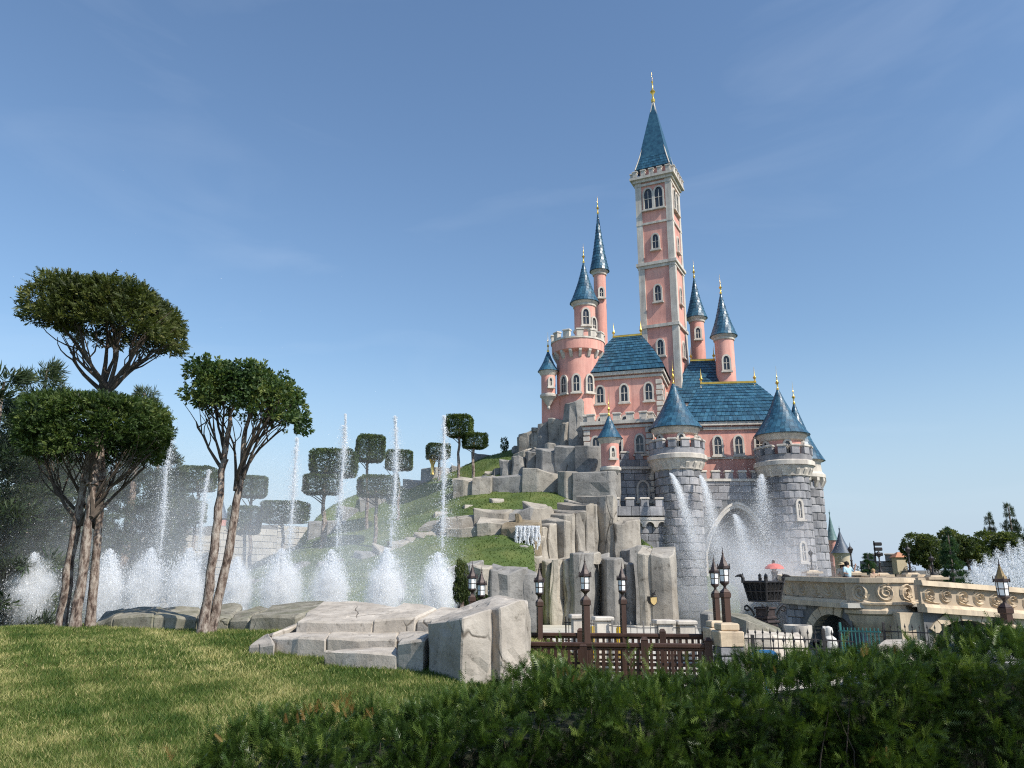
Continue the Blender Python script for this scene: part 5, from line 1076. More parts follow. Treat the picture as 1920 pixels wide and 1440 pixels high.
# ------------------------------------------------------------------ bridge
bridge = thing('stone_bridge', 'sandy stone bridge with scrolled parapet and a rounded bay', 'bridge', (X(1660, 34), 34, -1.2))
WS = -2.0
def wall_run(p0, p1, zt0, zt1, arches, scroll=True, name='bridge_wall', stones=40):
    """grey wall with segmental arches, sandy parapet above; p0->p1 seen from its right side"""
    a, b = Vector((*p0, 0)), Vector((*p1, 0)); d = (b - a); Lr = d.length; d.normalize(); nrm = Vector((d.y, -d.x, 0)); ang = math.atan2(d.y, d.x)
    W_ = lambda s_, off, z: tuple(a + d * s_ + nrm * off + Vector((0, 0, z)))
    def az(s_):
        for c, hw_, sp_, ri in arches:
            if abs(s_ - c) < hw_ - 1e-6: return sp_ + ri * math.sqrt(max(0, 1 - ((s_ - c) / hw_) ** 2))
        return WS
    ss = sorted(set([Lr * i / 48 for i in range(49)] + [max(0, min(Lr, c + s_ * hw_)) for c, hw_, sp_, ri in arches for s_ in (-1, 1)])); mb = MB(); tz = lambda s_: zt0 + (zt1 - zt0) * s_ / Lr
    for s0, s1 in zip(ss[:-1], ss[1:]):
        m_ = (s0 + s1) / 2; ins = az(m_) > WS; z0 = az(s0) if ins else WS; z1 = az(s1) if ins else WS
        if ins and z0 == WS: z0 = [x for x in arches if abs(m_ - x[0]) < x[1]][0][2]
        if ins and z1 == WS: z1 = [x for x in arches if abs(m_ - x[0]) < x[1]][0][2]
        mb.add([W_(s0, 0, z0), W_(s1, 0, z1), W_(s1, 0, tz(s1)), W_(s0, 0, tz(s0)), W_(s0, -4.6, z0), W_(s1, -4.6, z1), W_(s1, -4.6, tz(s1)), W_(s0, -4.6, tz(s0))], [(0, 1, 2, 3), (7, 6, 5, 4), (0, 4, 5, 1), (3, 2, 6, 7)])
    o = mb.build(name, M['mortar'], bridge)
    def skip(s_, z, hl, hh):
        for c, hw_, sp_, ri in arches:
            x = max(0, abs(s_ - c) - hl); e = .42
            if x < hw_ + e and z - hh < sp_ + (ri + e) * math.sqrt(max(0, 1 - (x / (hw_ + e)) ** 2)): return True
        return False
    flat_stones(o, a.xy, b.xy, WS, min(zt0, zt1) - .05, .36, .75, skip, True, None, .08, 'stone', nrm, stones)
    for c, hw_, sp_, ri in arches:
        n = 11
        for k in range(n):
            t0, t1 = math.pi * k / n, math.pi * (k + 1) / n; g = .012; key = k == n // 2; e = .42 + (.10 if key else 0); of = .10 + (.06 if key else 0); t0 += g; t1 -= g
            pts = [(c - hw_ * math.cos(t_), sp_ + ri * math.sin(t_)) for t_ in (t0, (t0 + t1) / 2, t1)] + [(c - (hw_ + e) * math.cos(t_), sp_ + (ri + e) * math.sin(t_)) for t_ in (t1, (t0 + t1) / 2, t0)]
            if any(not 0 <= s_ <= Lr for s_, _ in pts): continue
            mb = MB(); mb.tone = random.random(); mb.slab([W_(s_, of, z) for s_, z in pts], -nrm * .5); mb.build('keystone' if key else 'voussoir', M['sand'], o)
    # parapet
    mb = MB()
    for z0, z1, o0, o1, t_ in ((-.22, 0, .30, .30, .7), (0, .14, .24, .16, .6)):
        mb.add([W_(0, o0, zt0 + z0), W_(Lr, o0, zt1 + z0), W_(Lr, o1, zt1 + z1), W_(0, o1, zt0 + z1), W_(0, -.3, zt0 + z0), W_(Lr, -.3, zt1 + z0), W_(Lr, -.3, zt1 + z1), W_(0, -.3, zt0 + z1)], [(0, 1, 2, 3), (7, 6, 5, 4), (0, 4, 5, 1), (3, 2, 6, 7), (0, 3, 7, 4), (1, 5, 6, 2)])
    mb.build('string_course', M['sand'], o)
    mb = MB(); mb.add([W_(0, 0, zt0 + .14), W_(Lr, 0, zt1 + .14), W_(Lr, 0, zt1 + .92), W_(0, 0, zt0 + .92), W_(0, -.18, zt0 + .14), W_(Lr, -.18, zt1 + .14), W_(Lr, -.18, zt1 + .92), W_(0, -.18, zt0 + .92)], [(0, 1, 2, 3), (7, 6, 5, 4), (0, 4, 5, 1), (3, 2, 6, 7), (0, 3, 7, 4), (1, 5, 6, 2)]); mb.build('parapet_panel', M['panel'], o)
    for off in (0, -4.4):
        mb = MB(); mb.add([W_(0, .2 + off, zt0 + .9), W_(Lr, .2 + off, zt1 + .9), W_(Lr, .14 + off, zt1 + 1.12), W_(0, .14 + off, zt0 + 1.12), W_(0, -.34 + off, zt0 + .9), W_(Lr, -.34 + off, zt1 + .9), W_(Lr, -.3 + off, zt1 + 1.12), W_(0, -.3 + off, zt0 + 1.12)], [(0, 1, 2, 3), (7, 6, 5, 4), (0, 4, 5, 1), (3, 2, 6, 7), (0, 3, 7, 4), (1, 5, 6, 2)]); mb.build('coping', M['sand'], o)
    mb = MB(); mb.add([W_(0, -4.2, zt0 + .1), W_(Lr, -4.2, zt1 + .1), W_(Lr, -4.2, zt1 + .92), W_(0, -4.2, zt0 + .92), W_(0, -4.4, zt0 + .1), W_(Lr, -4.4, zt1 + .1), W_(Lr, -4.4, zt1 + .92), W_(0, -4.4, zt0 + .92)], [(0, 1, 2, 3), (7, 6, 5, 4), (0, 4, 5, 1), (3, 2, 6, 7), (0, 3, 7, 4), (1, 5, 6, 2)]); mb.build('far_parapet', M['sand'], o)
    if scroll:
        n = max(1, int(Lr / .82))
        for k in range(n): scroll_at(o, lambda u, w, of: W_((k + .5) / n * Lr + u, of, tz((k + .5) / n * Lr) + .53 + w), 1 if k % 2 else -1, .98)
    return o
def scroll_at(parent, fn, sgn=1, sc=1.0):
    """one carved acanthus scroll: spiral with an offshoot"""
    mb = MB()
    path = []
    for i in range(26): t_ = i / 25; a = 3.9 * math.pi * t_; r = .31 * (1 - t_ * .86); path.append((r * math.cos(a + 2.4) * sc, sgn * r * math.sin(a + 2.4) * sc))
    def strip(pts, w0, w1):
        n = len(pts); vs_, fs = [], []
        for i, (u, w) in enumerate(pts):
            u2, w2 = pts[min(i + 1, n - 1)]; u1, w1_ = pts[max(i - 1, 0)]; tx, tz = u2 - u1, w2 - w1_; l = math.hypot(tx, tz) or 1; nx, nz_ = -tz / l, tx / l; h = (w0 + (w1 - w0) * i / n) * sc
            vs_ += [fn(u + nx * h, w + nz_ * h, .0), fn(u, w, .085), fn(u - nx * h, w - nz_ * h, .0)]
        for i in range(n - 1): fs += [(3 * i, 3 * i + 3, 3 * i + 4, 3 * i + 1), (3 * i + 1, 3 * i + 4, 3 * i + 5, 3 * i + 2)]
        mb.add(vs_, fs)
    strip(path, .075, .035)
    u0, w0 = path[0]; strip([(u0 + .1 * i * sc, w0 + sgn * (.16 * math.sin(i / 7 * math.pi * .5)) * sc) for i in range(8)], .07, .03)
    strip([(u0 + (.35 + .09 * math.cos(i * .7)) * sc, w0 - sgn * (.02 + .10 * math.sin(i * .7)) * sc) for i in range(8)], .04, .02)
    mb.build('scroll', M['sand'], parent)
BZ = lambda px_, py_, Y: P(px_, py_, Y).z
pA, pB = P(1975, 1142, 36), P(1728, 1131, 34.6); zA_, zB_ = BZ(1975, 1155, 36), BZ(1728, 1138, 34.6)
Lab = (pA - pB).xy.length
def s_of(px_, p0, p1):      # parameter where the column px crosses the segment
    best = min(range(401), key=lambda i: abs(960 + F * (p0.lerp(p1, i / 400)).x / ((p0.lerp(p1, i / 400)).y * CP) - px_)); return best / 400 * (p1 - p0).xy.length
c1_, c2_ = s_of(1797, pB, pA), s_of(1935, pB, pA); hwA = (s_of(1862, pB, pA) - s_of(1732, pB, pA)) / 2
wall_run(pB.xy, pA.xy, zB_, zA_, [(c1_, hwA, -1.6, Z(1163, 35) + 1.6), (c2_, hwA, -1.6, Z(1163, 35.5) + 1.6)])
pC, pD = P(1594, 1128, 36.5), P(1474, 1106, 40.5); zC_, zD_ = BZ(1594, 1131, 36.5), .36; Lcd = (pC - pD).xy.length
ca_ = s_of(1553, pD, pC); hwC = (s_of(1602, pD, pC) - s_of(1506, pD, pC)) / 2
wall_run(pD.xy, pC.xy, zD_, zC_, [(ca_, hwC, -1.6, Z(1150, 38.5) + 1.6)], stones=30)
pE = P(1458, 1104, 61.5); wall_run(pE.xy, pD.xy, .42, zD_, [], stones=10)
# rounded bay between the runs
bc = (pB + pC) / 2 + Vector((.3, 1.3, 0)); bz = zB_; br_ = (pB - pC).xy.length / 2 * 1.12
def bay_ring(prof, name, mat, n=9, smooth=True):
    mb = MB(); m_ = len(prof); vs_ = []; fs = []
    for r, z in prof:
        for i in range(n + 1): a = math.pi + R(12) + (math.pi - R(14)) * i / n; vs_.append((bc.x + r * math.cos(a), bc.y + r * math.sin(a) * .85, bz + z))
    for k in range(m_ - 1):
        for i in range(n): fs.append((k * (n + 1) + i, k * (n + 1) + i + 1, (k + 1) * (n + 1) + i + 1, (k + 1) * (n + 1) + i))
    mb.add(vs_, fs); return mb.build(name, mat, bridge, smooth=smooth)
bay_ring([(br_ * .55, -1.9), (br_ * .55, -1.32), (br_ * .62, -1.3), (br_ * .62, -1.12), (br_ * .72, -1.1), (br_ * .86, -.85), (br_ * .93, -.6), (br_ * .95, -.42)], 'bay_corbel', M['sand'])
bay_ring([(br_ * .95, -.42), (br_ * 1.06, -.34), (br_ * 1.06, -.2), (br_ * .98, -.12), (br_ * .98, .02), (br_ * 1.05, .06), (br_ * 1.05, .14), (br_ * .98, .18)], 'bay_moulding', M['sand'], 5, False)
bay = bay_ring([(br_ * .97, .16), (br_ * .97, 1.0)], 'bay_parapet', M['sand'], 5, False); bay_ring([(br_ * .97, .96), (br_ * 1.05, 1.0), (br_ * 1.03, 1.2), (br_ * .8, 1.22)], 'bay_coping', M['sand'], 5, False)
bay_ring([(0.01, .12), (br_ * .97, .12)], 'bay_floor', M['paving'])
for k, al in enumerate((222, 262, 300)):
    fn = lambda u, w, of, al=al: (bc.x + (br_ * .96 + of) * math.cos(R(al) + u / br_), bc.y + (br_ * .96 + of) * math.sin(R(al) + u / br_) * .85, bz + .58 + w); scroll_at(bay, fn, 1 if k % 2 else -1, 1.25)
mb = MB(); mb.box((bc.x, bc.y + 1.5, bz + .0), (br_ * 2.2, 5.0, .2)); mb.build('deck', M['paving'], bridge)
mb = MB(); mb.box((bc.x, bc.y + 1.0, (bz - .5 + WS) / 2), (br_ * 1.3, 2.6, bz - .6 - WS)); o = mb.build('bay_pier', M['mortar'], bridge); flat_stones(o, (bc.x - br_ * .65, bc.y - .3), (bc.x + br_ * .65, bc.y - .3), WS, bz - .6, .4, .8, None, True, None, .08, 'stone', None, 20)
mb = MB(); mb.box((pB.x - .15, pB.y + 1.7, (bz - .25 + WS) / 2), (1.5, 3.0, bz - .25 - WS), .0); mb.build('corner_pier', M['sand'], bridge)
# pedestals and cast-iron lamps on the bridge
def bridge_lamp(px_, base_py, top_py, Y, lab):
    b = P(px_, base_py, Y); h = Z(top_py, Y) - b.z; g_ = thing('street_lamp', lab, 'street lamp', tuple(b - Vector((0, 0, .3))), 0, 'cast-iron lamps along the bridge')
    mb = MB(); mb.box((0, 0, 0), (.6, .6, .5)); mb.box((0, 0, .32), (1.0, 1.0, .12)); mb.box((0, 0, .42), (.7, .7, .10), taper=.7); mb.build('pedestal', M['sand'], g_, False); z0 = .45
    mb = MB(); mb.lathe([(.12, z0), (.13, z0 + .08), (.06, z0 + .2), (.045, z0 + .5), (.07, z0 + .54), (.04, z0 + .6), (.032, h * .72), (.06, h * .73), (.035, h * .76)], 10); mb.build('post', M['iron'], g_, False, smooth=True)
    for s_ in (-1, 1):
        mb = MB(); mb.tube([(s_ * (.05 + .12 * math.cos(a) + .12), 0, z0 + .2 + .12 * math.sin(a)) for a in [i * .5 for i in range(-6, 6)]], .017, 5); mb.tube([(s_ * (.17 + .05 * math.cos(i * .8)), 0, z0 + .2 + .05 * math.sin(i * .8)) for i in range(7)], .014, 5); mb.build('scroll_bracket', M['iron'], g_, False)
    mb = MB(); mb.lathe([(.05, h * .76), (.09, h * .78), (.145, h * .86), (.17, h * .87), (.14, h * .885), (.07, h * .93), (.03, h * .945), (.018, h), (.004, h * 1.06)], 6); mb.build('lantern_cap', M['iron'], g_, False)
    mb = MB(); mb.lathe([(.085, h * .78), (.138, h * .858)], 6, cap=False); mb.build('lantern_glass', M['frost'], g_, False); return g_
bridge_lamp(1523, 1074, 1020, 50, 'cast-iron lamp in front of the stone tower at the castle end'); bridge_lamp(1599, 1077, 1010, 41, 'tall cast-iron lamp beside the two visitors')
bridge_lamp(1652, 1080, 1020, 43, 'cast-iron lamp before the battlemented wall'); bridge_lamp(1708, 1080, 1010, 41, 'cast-iron lamp at the right corner of the bay'); bridge_lamp(1751, 1085, 1028, 40, 'cast-iron lamp in front of the dark fir')

# ------------------------------------------------------------------ lantern posts
def lantern(g_, z, s_=1.0, roofm=None):
    """six-sided lantern with two rows of frosted panes, crown of spikes and pointed roof; children of g_, local coordinates"""
    rm = roofm or M['lamp_metal']
    mb = MB(); mb.lathe([(.03 * s_, z), (.035 * s_, z + .05 * s_), (.06 * s_, z + .10 * s_), (.15 * s_, z + .17 * s_), (.165 * s_, z + .20 * s_), (.15 * s_, z + .215 * s_)], 6); mb.build('lantern_base', M['lamp_metal'], g_, False)
    z0, z1 = z + .215 * s_, z + .60 * s_; r0, r1 = .138 * s_, .155 * s_; mb = MB()
    for i in range(6):
        a = i * math.pi / 3; mb.tube([(r0 * math.cos(a), r0 * math.sin(a), z0), (r1 * math.cos(a), r1 * math.sin(a), z1)], .013 * s_, 4)
    for zz, r in ((z0 + .01 * s_, r0), ((z0 + z1) / 2, (r0 + r1) / 2), (z1, r1)):
        mb.tube([(r * math.cos(i * math.pi / 3), r * math.sin(i * math.pi / 3), zz) for i in range(7)], .012 * s_, 4)
    mb.build('lantern_frame', M['lamp_metal'], g_, False)
    for i in range(6):
        for k in range(2):
            za, zb = z0 + (z1 - z0) * (.5 * k) + .01, z0 + (z1 - z0) * (.5 * k + .5) - .008; f = lambda zz: (r0 + (r1 - r0) * (zz - z0) / (z1 - z0)) * .965; a, b = i * math.pi / 3 + .07, (i + 1) * math.pi / 3 - .07
            mb = MB(); mb.add([(f(za) * math.cos(a), f(za) * math.sin(a), za), (f(za) * math.cos(b), f(za) * math.sin(b), za), (f(zb) * math.cos(b), f(zb) * math.sin(b), zb), (f(zb) * math.cos(a), f(zb) * math.sin(a), zb)], [(0, 1, 2, 3)]); mb.build('pane', M['frost'], g_, False)
    mb = MB(); mb.lathe([(.165 * s_, z1), (.205 * s_, z1 + .02 * s_), (.205 * s_, z1 + .075 * s_), (.16 * s_, z1 + .09 * s_)], 6)
    for i in range(6): a = i * math.pi / 3; mb.box((.2 * s_ * math.cos(a), .2 * s_ * math.sin(a), z1 + .07 * s_), (.035 * s_, .035 * s_, .17 * s_), a, taper=.5)
    mb.build('crown_ring', M['lamp_metal'], g_, False)
    mb = MB(); mb.lathe([(.165 * s_, z1 + .085 * s_), (.10 * s_, z1 + .22 * s_), (.05 * s_, z1 + .36 * s_), (.022 * s_, z1 + .45 * s_)], 6); mb.build('roof', rm, g_, False)
    mb = MB(); mb.lathe([(.022 * s_, z1 + .44 * s_), (.035 * s_, z1 + .47 * s_), (.014 * s_, z1 + .50 * s_), (.010 * s_, z1 + .58 * s_), (.001, z1 + .70 * s_)], 6); mb.build('finial', M['lamp_metal'], g_, False)
def lantern_post(px_, tip_py, cap_py, foot_z, Y, lab, w=.10, roofm=None, s_=None, rz=.3, mat=None):
    tip = P(px_, tip_py, Y); ztop = Z(cap_py, Y); s2 = s_ or (tip.z - ztop) / 1.33
    g_ = thing('lamp_post', lab, 'lamp post', (tip.x, Y, foot_z), rz, 'lantern posts'); H = ztop - foot_z
    mb = MB(); mb.box((0, 0, (H - .1) / 2), (w, w, H - .1), 0, .012); mb.build('post', mat or M['wood'], g_, False)
    mb = MB(); mb.box((0, 0, H - .07), (w * 1.3, w * 1.3, .10), 0, .015); mb.box((0, 0, H + .01), (w * 1.25, w * 1.25, .06), 0, taper=.35); mb.build('post_cap', mat or M['wood'], g_, False)
    mb = MB(); mb.lathe([(.035, H), (.028, H + .06)], 8); mb.build('neck', M['lamp_metal'], g_, False); lantern(g_, H + .03, s2, roofm); return g_
lantern_post(1096, 1040, 1122, -.75, 14, 'dark lantern post standing in the near lattice railing', .11)
lantern_post(1011, 1056, 1126, -.75, 16.4, 'lantern post at the left end of the far railing')
lantern_post(1165, 1052, 1122, -.75, 16.4, 'lantern post on the far railing before the dark cleft')
lantern_post(1354, 1024, 1108, -.75, 13.9, 'taller of the twin lantern posts on the pale stone pier', .11)
lantern_post(1337, 1038, 1110, -.75, 15.9, 'shorter of the twin lantern posts, half hidden behind its neighbour')
lantern_post(1871, 1045, 1136, -.75, 12.6, 'brass-roofed lantern post on a stone footing at the right', .12, M['bronze'])
for px_, py_, Y, lab in ((886, 1050, 17.5, 'front lantern of the pair rising behind the boulder'), (903, 1062, 19, 'rear lantern of the pair rising behind the boulder'), (752, 1066, 38, 'lantern faintly seen through the spray above the ledges')): lantern_post(px_, py_, py_ + 68, -.75, Y, lab, .11)
def pier(px_, Y, top_py, w, z0, lab, name='stone_pier'):
    p = P(px_, top_py, Y); H = p.z - z0; g_ = thing(name, lab, 'pier', (p.x, Y, z0), .12, 'pale stone piers'); mb = MB(); mb.box((0, 0, H - .06), (w * .75, w * .75, .12), 0, .02); mb.build('cap_block', M['sand'], g_, False)
    o = rock('cap_stone', [Vector((sx * w / 2, sy * w / 2, H - .12)) for sx, sy in ((-1, -1), (1, -1), (1, 1), (-1, 1))], H - .12 - .24, M['sand'], None, 0, .012, .06, .02, 6, int(px_)); attach(o, g_, False)
    z = H - .36; k = 0
    while z > 0.02:
        h = min(.16, z)
        for j in range(2):
            mb = MB(); mb.tone = random.random(); mb.box((0, 0, 0), (w * .46, w * .9, h - .015) if k % 2 == 0 else (w * .9, w * .46, h - .015), 0, .02); off = (-.23 + .46 * j) * w; mb.build('stone', M['stone'], g_, False, loc=(off, 0, z - h / 2) if k % 2 == 0 else (0, off, z - h / 2))
        z -= h; k += 1
pier(1362, 13.6, 1168, .42, -.75, 'pale capped stone pier carrying the taller twin lamp'); pier(1343, 15.7, 1164, .42, -.75, 'pink-capped stone pier behind the first one')
pier(1875, 12.45, 1170, .40, -.75, 'rounded pale footing under the brass-roofed lamp')

# ------------------------------------------------------------------ dark wooden lattice railings
def lattice(px0, px1, rail_py, Y0, Y1, posts, lab, zb=-.72):
    a, b = P(px0, rail_py[0], Y0), P(px1, rail_py[1], Y1); d = (b - a); Lr = d.xy.length; ang = math.atan2(d.y, d.x); g_ = thing('lattice_railing', lab, 'railing', (a.x, a.y, zb), ang, 'dark wooden railings'); zt = (a.z + b.z) / 2 - zb; dz = (b.z - a.z)
    def lb(name, c, dim, mat=M['wood'], ch=.006): mb = MB(); mb.box((0, 0, 0), dim, 0, ch); return mb.build(name, mat, g_, False, loc=c)
    lb('top_rail', (Lr / 2, 0, zt - .03), (Lr, .10, .075), ch=.015); lb('top_rail', (Lr / 2, 0, zt - .085), (Lr, .06, .03)); lb('bottom_rail', (Lr / 2, 0, .12), (Lr, .06, .07))
    z = .24; mb = MB(); mb.box((0, 0, 0), (Lr, .018, .042)); hm = mb.mesh('slat', M['wood'])
    while z < zt - .24: mesh_obj('slat', hm, g_, False, (Lr / 2, .012, z)); z += .098
    n = int(Lr / .115); mb = MB(); mb.box((0, 0, 0), (.05, .018, zt - .22)); vm = mb.mesh('slat_upright', M['wood'])
    for k in range(n): mesh_obj('slat', vm, g_, False, ((k + .5) / n * Lr, -.01, .12 + (zt - .22) / 2))
    for px_, top in posts:
        s_ = max(0, min(Lr, (px_ - px0) / (px1 - px0) * Lr)); lb('post', (s_, -.005, (zt + top) / 2), (.125, .125, zt + top), ch=.012); mb = MB(); mb.box((0, 0, 0), (.135, .135, .05), 0, taper=.5); mb.build('post_cap', M['wood'], g_, False, loc=(s_, -.005, zt + top + .025))
    return g_
lattice(985, 1332, (1200, 1212), 14.1, 13.7, [(1096, -.05), (1211, .06), (1328, .06)], 'near dark wooden lattice railing behind the hedge')
lattice(985, 1326, (1184, 1192), 16.6, 16.2, [(1090, .05), (1244, .05), (1322, .05)], 'far dark wooden lattice railing across the walkway')

# ------------------------------------------------------------------ iron railings
def iron_fence(pts, h, lab, mat, pitch=.16, spear=True, posts=4, r=.009, group='iron railings'):
    W_ = [P(*q) for q in pts]; g_ = thing('iron_fence', lab, 'fence', tuple(W_[0] - Vector((0, 0, h))), 0, group); bar = MB(); bar.tube([(0, 0, -h), (0, 0, .0)], r, 5)
    if spear: bar.lathe([(r, 0), (r * 2.6, .03), (r * 1.2, .06), (.001, .11)], 5)
    me = bar.mesh('bar', mat)
    pm = MB(); pm.box((0, 0, -h / 2 + .06), (.05, .05, h + .12), 0, .008); pmm = pm.mesh('post', mat)
    for a, b in zip(W_[:-1], W_[1:]):
        d = b - a; n = max(2, int(d.length / pitch))
        for k in range(n): mesh_obj('post' if k % 14 == 0 else 'bar', pmm if k % 14 == 0 else me, g_, True, a.lerp(b, (k + .5) / n))
        for dz in (-.09, -h * .45, -h + .08): mb = MB(); mb.tube([a + Vector((0, 0, dz)), b + Vector((0, 0, dz))], r * 1.5, 5); mb.build('rail', mat, g_)
    return g_
iron_fence([(1382, 1188, 15.6), (1536, 1190, 15.2), (1600, 1194, 15.0)], 1.1, 'black spearhead railing between the stone pier and the hedge', M['iron'], .13)
iron_fence([(1402, 1204, 13.6), (1560, 1206, 13.0)], .9, 'lower black ball-topped railing by the blue sign', M['iron'], .16)
iron_fence([(1572, 1176, 21.0), (1650, 1178, 19.6)], 1.25, 'teal painted gate rails below the bridge bay', M['teal'], .13, False, r=.014)
iron_fence([(1650, 1176, 19.4), (1760, 1180, 18.5), (1850, 1182, 18)], 1.1, 'black railing in front of the bridge arches', M['iron'], .16)
iron_fence([(1058, 1162, 30), (1086, 1164, 29)], 1.6, 'short dark railing left of the cave', M['iron'], .2, r=.014); iron_fence([(1104, 1164, 29), (1122, 1166, 28)], 1.6, 'pale railing in front of the cave mouth', flat('grey_iron', (.22, .21, .2)), .2, r=.014)
iron_fence([(1142, 1168, 27.5), (1200, 1172, 27), (1252, 1172, 27), (1320, 1172, 27)], 1.5, 'thin grey railing along the path before the cliff', flat('grey_iron_worn', (.2, .19, .18)), .2, r=.012)
for px_, Y, py_, lab in ((1086, 28.5, 1153, 'dark-sided pillar left of the cave railing'), (1130, 27.8, 1157, 'stocky pale pillar before the cave mouth'), (1244, 27.2, 1163, 'pale capped pillar on the path railing'), (1284, 27.2, 1164, 'second pale capped pillar right of the first on the path railing')):
    p = P(px_, py_, Y); g_ = thing('fence_pillar', lab, 'pillar', (p.x, Y, -1.5), .1, 'path railing pillars'); H = p.z + 1.5; mb = MB(); mb.box((0, 0, (H - .12) / 2), (.5, .5, H - .12), 0, .03, 1); mb.build('shaft', M['trim'], g_, False); mb = MB(); mb.box((0, 0, H - .05), (.66, .66, .14), 0, .03); mb.build('cap', M['trim'], g_, False)
for px_, lab in ((1113, 'yellow barrier post behind the cave railing'), (1162, 'yellow barrier post beside the lantern post')):
    p = P(px_, 1172, 30); g_ = thing('barrier_post', lab, 'barrier post', (p.x, 30, -1.5), 0, 'yellow barrier posts'); mb = MB(); mb.lathe([(.14, 0), (.14, 1.1), (.10, 1.2)], 12); mb.build('post', M['yellow'], g_, False, smooth=True); mb = MB(); mb.box((0, 0, .04), (.45, .45, .08), 0, .02); mb.build('base', M['iron'], g_, False)
# blue framed sign
p = P(1432, 1216, 13.2); g_ = thing('blue_sign', 'rounded blue-framed information board behind the railing', 'sign', (p.x, 13.2, -.7), -.15)
def rrect(w, h, r, n=6): return [((w / 2 - r) * sx + r * math.cos(a), (h / 2 - r) * sz + r * math.sin(a)) for sx, sz, a0 in ((1, 1, 0), (-1, 1, 90), (-1, -1, 180), (1, -1, 270)) for a in [R(a0 + 90 * k / n) for k in range(n + 1)]]
zc_ = p.z + .7 - .20; mb = MB(); o_, i_ = rrect(.42, .36, .11), rrect(.33, .27, .08); n = len(o_); v = [(x, -.03, zc_ + z) for x, z in o_] + [(x, -.03, zc_ + z) for x, z in i_] + [(x, .03, zc_ + z) for x, z in o_] + [(x, .03, zc_ + z) for x, z in i_]; fs = []
for k in range(n): j = (k + 1) % n; fs += [(k, j, n + j, n + k), (2 * n + k, 3 * n + k, 3 * n + j, 2 * n + j), (k, 2 * n + k, 2 * n + j, j), (n + k, n + j, 3 * n + j, 3 * n + k)]
mb.add(v, fs); mb.build('frame', M['blue_sign'], g_, False); mb = MB(); mb.slab([(x, -.012, zc_ + z) for x, z in i_], (0, .02, 0)); mb.build('board', M['sign_face'], g_, False); mb = MB(); mb.box((0, .0, (zc_ - .18) / 2), (.05, .05, zc_ - .18)); mb.build('post', M['blue_sign'], g_, False)
# shield crest on the cliff
p = P(1226, 1126, 47.6); g_ = thing('wall_crest', 'small golden shield with a dark winged crest on the pale rock', 'crest', tuple(p)); sw = .36
shp = [(-.5, .5), (.5, .5), (.5, -.1), (.35, -.45), (0, -.75), (-.35, -.45), (-.5, -.1)]
mb = MB(); mb.slab([(x * sw * 1.25, .1, z * sw * 1.2) for x, z in shp], (0, .9, 0)); mb.build('back_plate', M['iron'], g_, False); mb = MB(); mb.slab([(x * sw, .0, z * sw) for x, z in shp], (0, .12, 0)); mb.build('shield', flat('pale_gold_paint', (.66, .47, .2)), g_, False)
mb = MB(); mb.tube([(-.1, .0, .24), (-.06, -.03, .35), (.03, -.05, .40), (.09, -.03, .33)], [.06, .08, .085, .05], 8); mb.tube([(-.03, 0, .38), (-.18, .05, .58)], [.04, .01], 4); mb.tube([(.03, 0, .4), (.15, .05, .6)], [.04, .01], 4); mb.build('crest_figure', M['iron'], g_, False)
# brazier
by = 25.0; p = P(1437, 1172, by); g_ = thing('brazier', 'large dark brazier with a latticed basket on a carved pedestal', 'brazier', (p.x, by, -1.75), .62); zb_, z1_, z2_ = Z(1134, by) + 1.75, Z(1127, by) + 1.75, Z(1090, by) + 1.75
mb = MB(); mb.box((0, 0, .5), (.52, .52, 1.0), 0, .05); mb.box((0, 0, zb_ / 2), (.40, .40, zb_ - .2), 0, .05); mb.build('pedestal', M['lamp_metal'], g_, False)
for zz, w in ((zb_ - .62, .50), (zb_ - .5, .58), (zb_ - .38, .48), (zb_ - .1, .48)): mb = MB(); mb.box((0, 0, zz), (w, w, .08), 0, .02); mb.build('pedestal_moulding', M['lamp_metal'], g_, False)
for k in range(4):
    a = k * math.pi / 2 + math.pi / 4; mb = MB(); mb.tube([(math.cos(a) * (.34 + .20 * (i / 5)), math.sin(a) * (.34 + .20 * (i / 5)), zb_ - .32 + .3 * (i / 5) ** .6) for i in range(6)] + [(math.cos(a) * (.54 + .08 * math.sin(q)), math.sin(a) * (.54 + .08 * math.sin(q)), zb_ - .10 + .08 * math.cos(q)) for q in (0, 1, 2, 3, 4)], .03, 6); mb.build('scroll_bracket', M['iron'], g_, False)
w0, w1 = .66, .86; hB = z2_ - z1_
def bk(u, v, face, off=0.0):
    w = (w0 + (w1 - w0) * v) / 2; x, y = u * w, -w - off; a = face * math.pi / 2; return (x * math.cos(a) - y * math.sin(a), x * math.sin(a) + y * math.cos(a), z1_ + hB * v)
